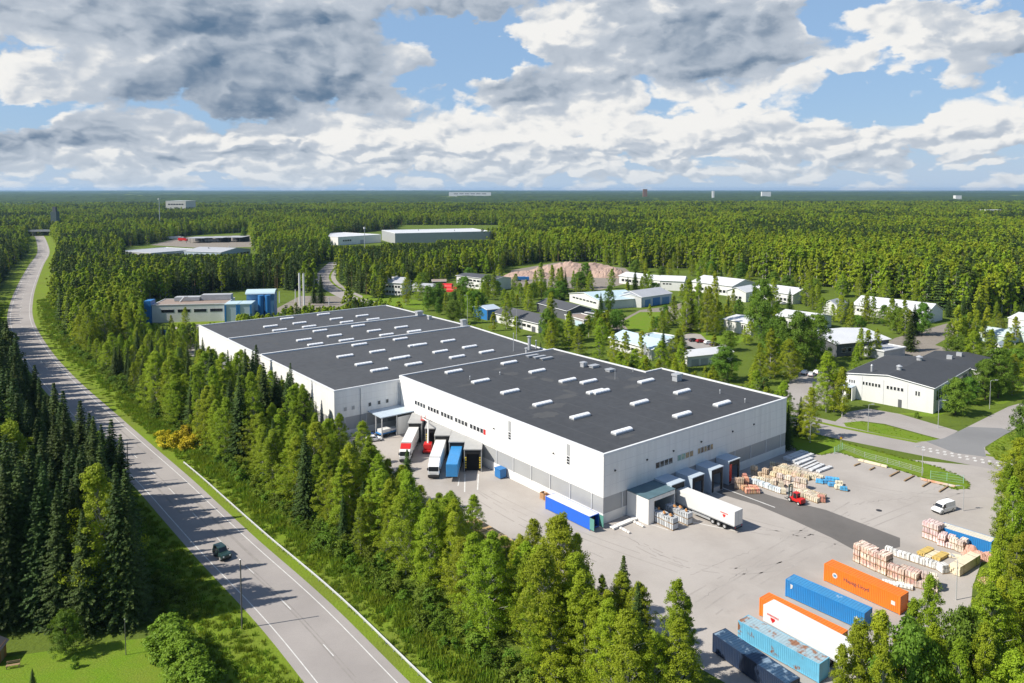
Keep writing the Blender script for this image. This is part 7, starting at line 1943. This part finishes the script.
for (x, yb, yt, lab) in ((274, 303, 293, 'short pale pipe post left of the flues, first'), (279.5, 303, 292, 'short pale pipe post left of the flues, second'), (295.5, 303, 290, 'thin pale post just left of the flues'), (329, 305, 298, 'short pale post at the corner of the side street')):
    p = at(x, yb); h = CAM_H - (yt - HZ) / F_PX * p.y; pole(lab, p, h, .28, 'trailer')
for (x, yb, lab) in ((467.5, 327, 'lamp mast behind the ridge of the far roof'), (516.5, 345, 'lamp mast on the back side of the warehouse')):
    p = at(x, yb); lamp(lab, p, 14.5, .8, pi, 'steel', None, .1)
# flagpoles with hanging flags
for i, (x, yb, yt, lab) in enumerate(((644, 372, 343, 'left flagpole with a hanging white flag at the back of the warehouse'), (659, 368, 349, 'right flagpole with a hanging white flag at the back of the warehouse'), (648.5, 371, 345, 'bare middle flagpole at the back of the warehouse'))):
    p = at(x, yb + 6); h = CAM_H - (yt - HZ) / F_PX * p.y
    t = thing('flagpole', lab, 'flagpole', (p.x, p.y, 0)); mb = MB(); mb.tube([(0, 0, 0), (0, 0, h)], [.09, .05], 8); mb.build('pole', M['trailer'], t)
    if i < 2:
        mb = MB(); n = 6
        for k in range(n):
            a, b = k / n, (k + 1) / n
            mb.face([(.08 + .9 * a * .6, .15 * sin(a * 9), h - .3 - a * .8), (.08 + .9 * b * .6, .15 * sin(b * 9), h - .3 - b * .8), (.08 + .9 * b * .6, .15 * sin(b * 9), h - 3.4 - b * 1.2), (.08 + .9 * a * .6, .15 * sin(a * 9), h - 3.4 - a * 1.2)])
        mb.build('flag', M['trailer'], t)
# guardrail along the highway
def guardrail():
    t = thing('guardrail', 'low pale guardrail along the right side of the highway', 'guardrail', (0, 0, 0))
    pts = [p for p in offset(fine, 6.7) if 74 < p.y < 168]
    mb = MB()
    for i in range(len(pts) - 1):
        a, b = pts[i], pts[i + 1]; nn_ = Vector(((b - a).y, -(b - a).x, 0)).normalized() * .04
        for (z0, z1, k) in ((.50, .58, 0), (.58, .66, 1), (.66, .74, 0)):
            p0, p1 = a + nn_ * k, b + nn_ * k
            mb.face([(p0.x, p0.y, z0), (p1.x, p1.y, z0), (p1.x, p1.y, z1), (p0.x, p0.y, z1)])
        mb.face([(a.x, a.y, .741), (b.x, b.y, .741), (b.x + nn_.x * 4, b.y + nn_.y * 4, .741), (a.x + nn_.x * 4, a.y + nn_.y * 4, .741)])
    mb.build('rail', mat('pale_guardrail', (0.62, 0.63, 0.62), .5, .3, .5), t)
    for i in range(0, len(pts), 2):
        mb = MB(); p = pts[i] + Vector((.12, .08, 0)); mb.box(p.x - .05, p.x + .05, p.y - .05, p.y + .05, 0, .7); mb.build('post', M['steel'], t)
guardrail()
# wire fence panels on the grass strip
M['fencegreen'] = mat('pale_green_fence', (0.30, 0.52, 0.42), .5)
def mesh_fence(label, pts, h, m, gap=.22, frame=True):
    P = [zz(Z6, *q) for q in pts]; t = thing('wire_fence', label, 'fence', P[0])
    o0 = P[0]; mbw = MB()
    for a, b in zip(P, P[1:]):
        n = max(2, int((b - a).length / 2.5)); 
        for i in range(n + (1 if b is P[-1] else 0)):
            p = a.lerp(b, i / n) - o0; mb = MB(); mb.tube([(p.x, p.y, 0), (p.x, p.y, h + .1)], .05, 6); mb.build('fence_post', m, t)
        k = int((b - a).length / gap)
        for i in range(k):
            p = a.lerp(b, i / k) - o0; mbw.tube([(p.x, p.y, .08), (p.x, p.y, h)], .008, 3, cap=False)
        for z in (.08, h * .33, h * .66, h):
            mbw.tube([a - o0 + Vector((0, 0, z)), b - o0 + Vector((0, 0, z))], .018, 4, cap=False)
    mbw.build('fence_mesh', m, t)
mesh_fence('pale green mesh fence panels at the tip of the grass strip', ((632, 372), (770, 392)), 1.7, M['fencegreen'], .16)
mesh_fence('thin wire fence along the grass strip by the yard', ((268, 250), (355, 283), (500, 322), (600, 350)), 1.2, M['steel'], .3)
mesh_fence('short green fence corner at the end of the plank rows', ((228, 268), (262, 250)), 1.6, M['fencegreen'], .16)
for (x, y, lab) in ((255, 247, 'left end of the wire fence'),):
    p = zz(Z6, x, y - 8); t = thing('traffic_sign', 'small red rimmed road sign at the end of the wire fence', 'sign', p); mb = MB(); mb.tube([(0, 0, 0), (0, 0, 2.4)], .04, 6); mb.build('post', M['steel'], t)
    mb = MB(); mb.tube([(0, -.05, 2.2), (0, -.03, 2.2)], .33, 18); s_ = mb.build('sign_face', M['redp'], t); mb = MB(); mb.tube([(0, -.062, 2.2), (0, -.052, 2.2)], .24, 18); mb.build('sign_centre', M['yellow'], s_)
# garden corner at the bottom left: shed edge, bench, white pot
p = at(2, 662); t = thing('garden_shed', 'brown wooden garden shed at the lower left edge', 'shed', (p.x - 1.6, p.y, 0), .2); mb = MB(); mb.box(-1.5, 1.5, -1.2, 1.2, 0, 2.2); mb.build('wall', mat('orange_brown_boards', (.38, .18, .06), .8, .5, 1), t)
mb = MB(); mb.prism([(-1.8, 2.0), (1.8, 2.0), (0, 3.1)], -1.5, 1.5, M=Matrix.Rotation(pi / 2, 4, 'X')); mb.build('roof', M['darkroof'], t, fixn=True)
mb = MB(); mb.box(1.502, 1.54, -.4, .4, .05, 1.9); mb.build('door', M['wood'], t)
p = at(13, 668); t = thing('garden_bench', 'weathered bench beside the garden shed at the lower left', 'bench', p, .3); mb = MB()
for k in range(3): mb.box(-.8, .8, -.2 + k * .14, -.09 + k * .14, .43, .47)
mb.build('seat', M['wood'], t); mb = MB()
for k in range(2): mb.box(-.8, .8, .24, .27, .62 + k * .16, .73 + k * .16)
mb.build('backrest', M['wood'], t)
for s in (-.7, .7):
    mb = MB(); mb.box(s - .04, s + .04, -.18, -.1, 0, .428); mb.box(s - .04, s + .04, .28, .34, 0, .88); mb.build('leg', M['wood'], t)
# ================================================================== THE AIR
def haze():
    x, y0, y1, z0, z1 = 24000, -400, 19500, -1.0, 95.0
    mb = MB(); mb.box(-x, x, y0, y1, z0, z1)
    m = bpy.data.materials.new('thin_haze'); m.use_nodes = True; nt = m.node_tree; nt.nodes.clear()
    out = nt.nodes.new('ShaderNodeOutputMaterial'); pv = nt.nodes.new('ShaderNodeVolumePrincipled')
    pv.inputs['Color'].default_value = (0.42, 0.68, 1.0, 1); pv.inputs['Density'].default_value = HAZE; pv.inputs['Anisotropy'].default_value = 0.2
    nt.links.new(pv.outputs[0], out.inputs['Volume'])
    o = mb.build('haze', m); tag(o, 'thin bluish air over the far forest', None, None, 'stuff')
HAZE = 3.6e-5
haze()
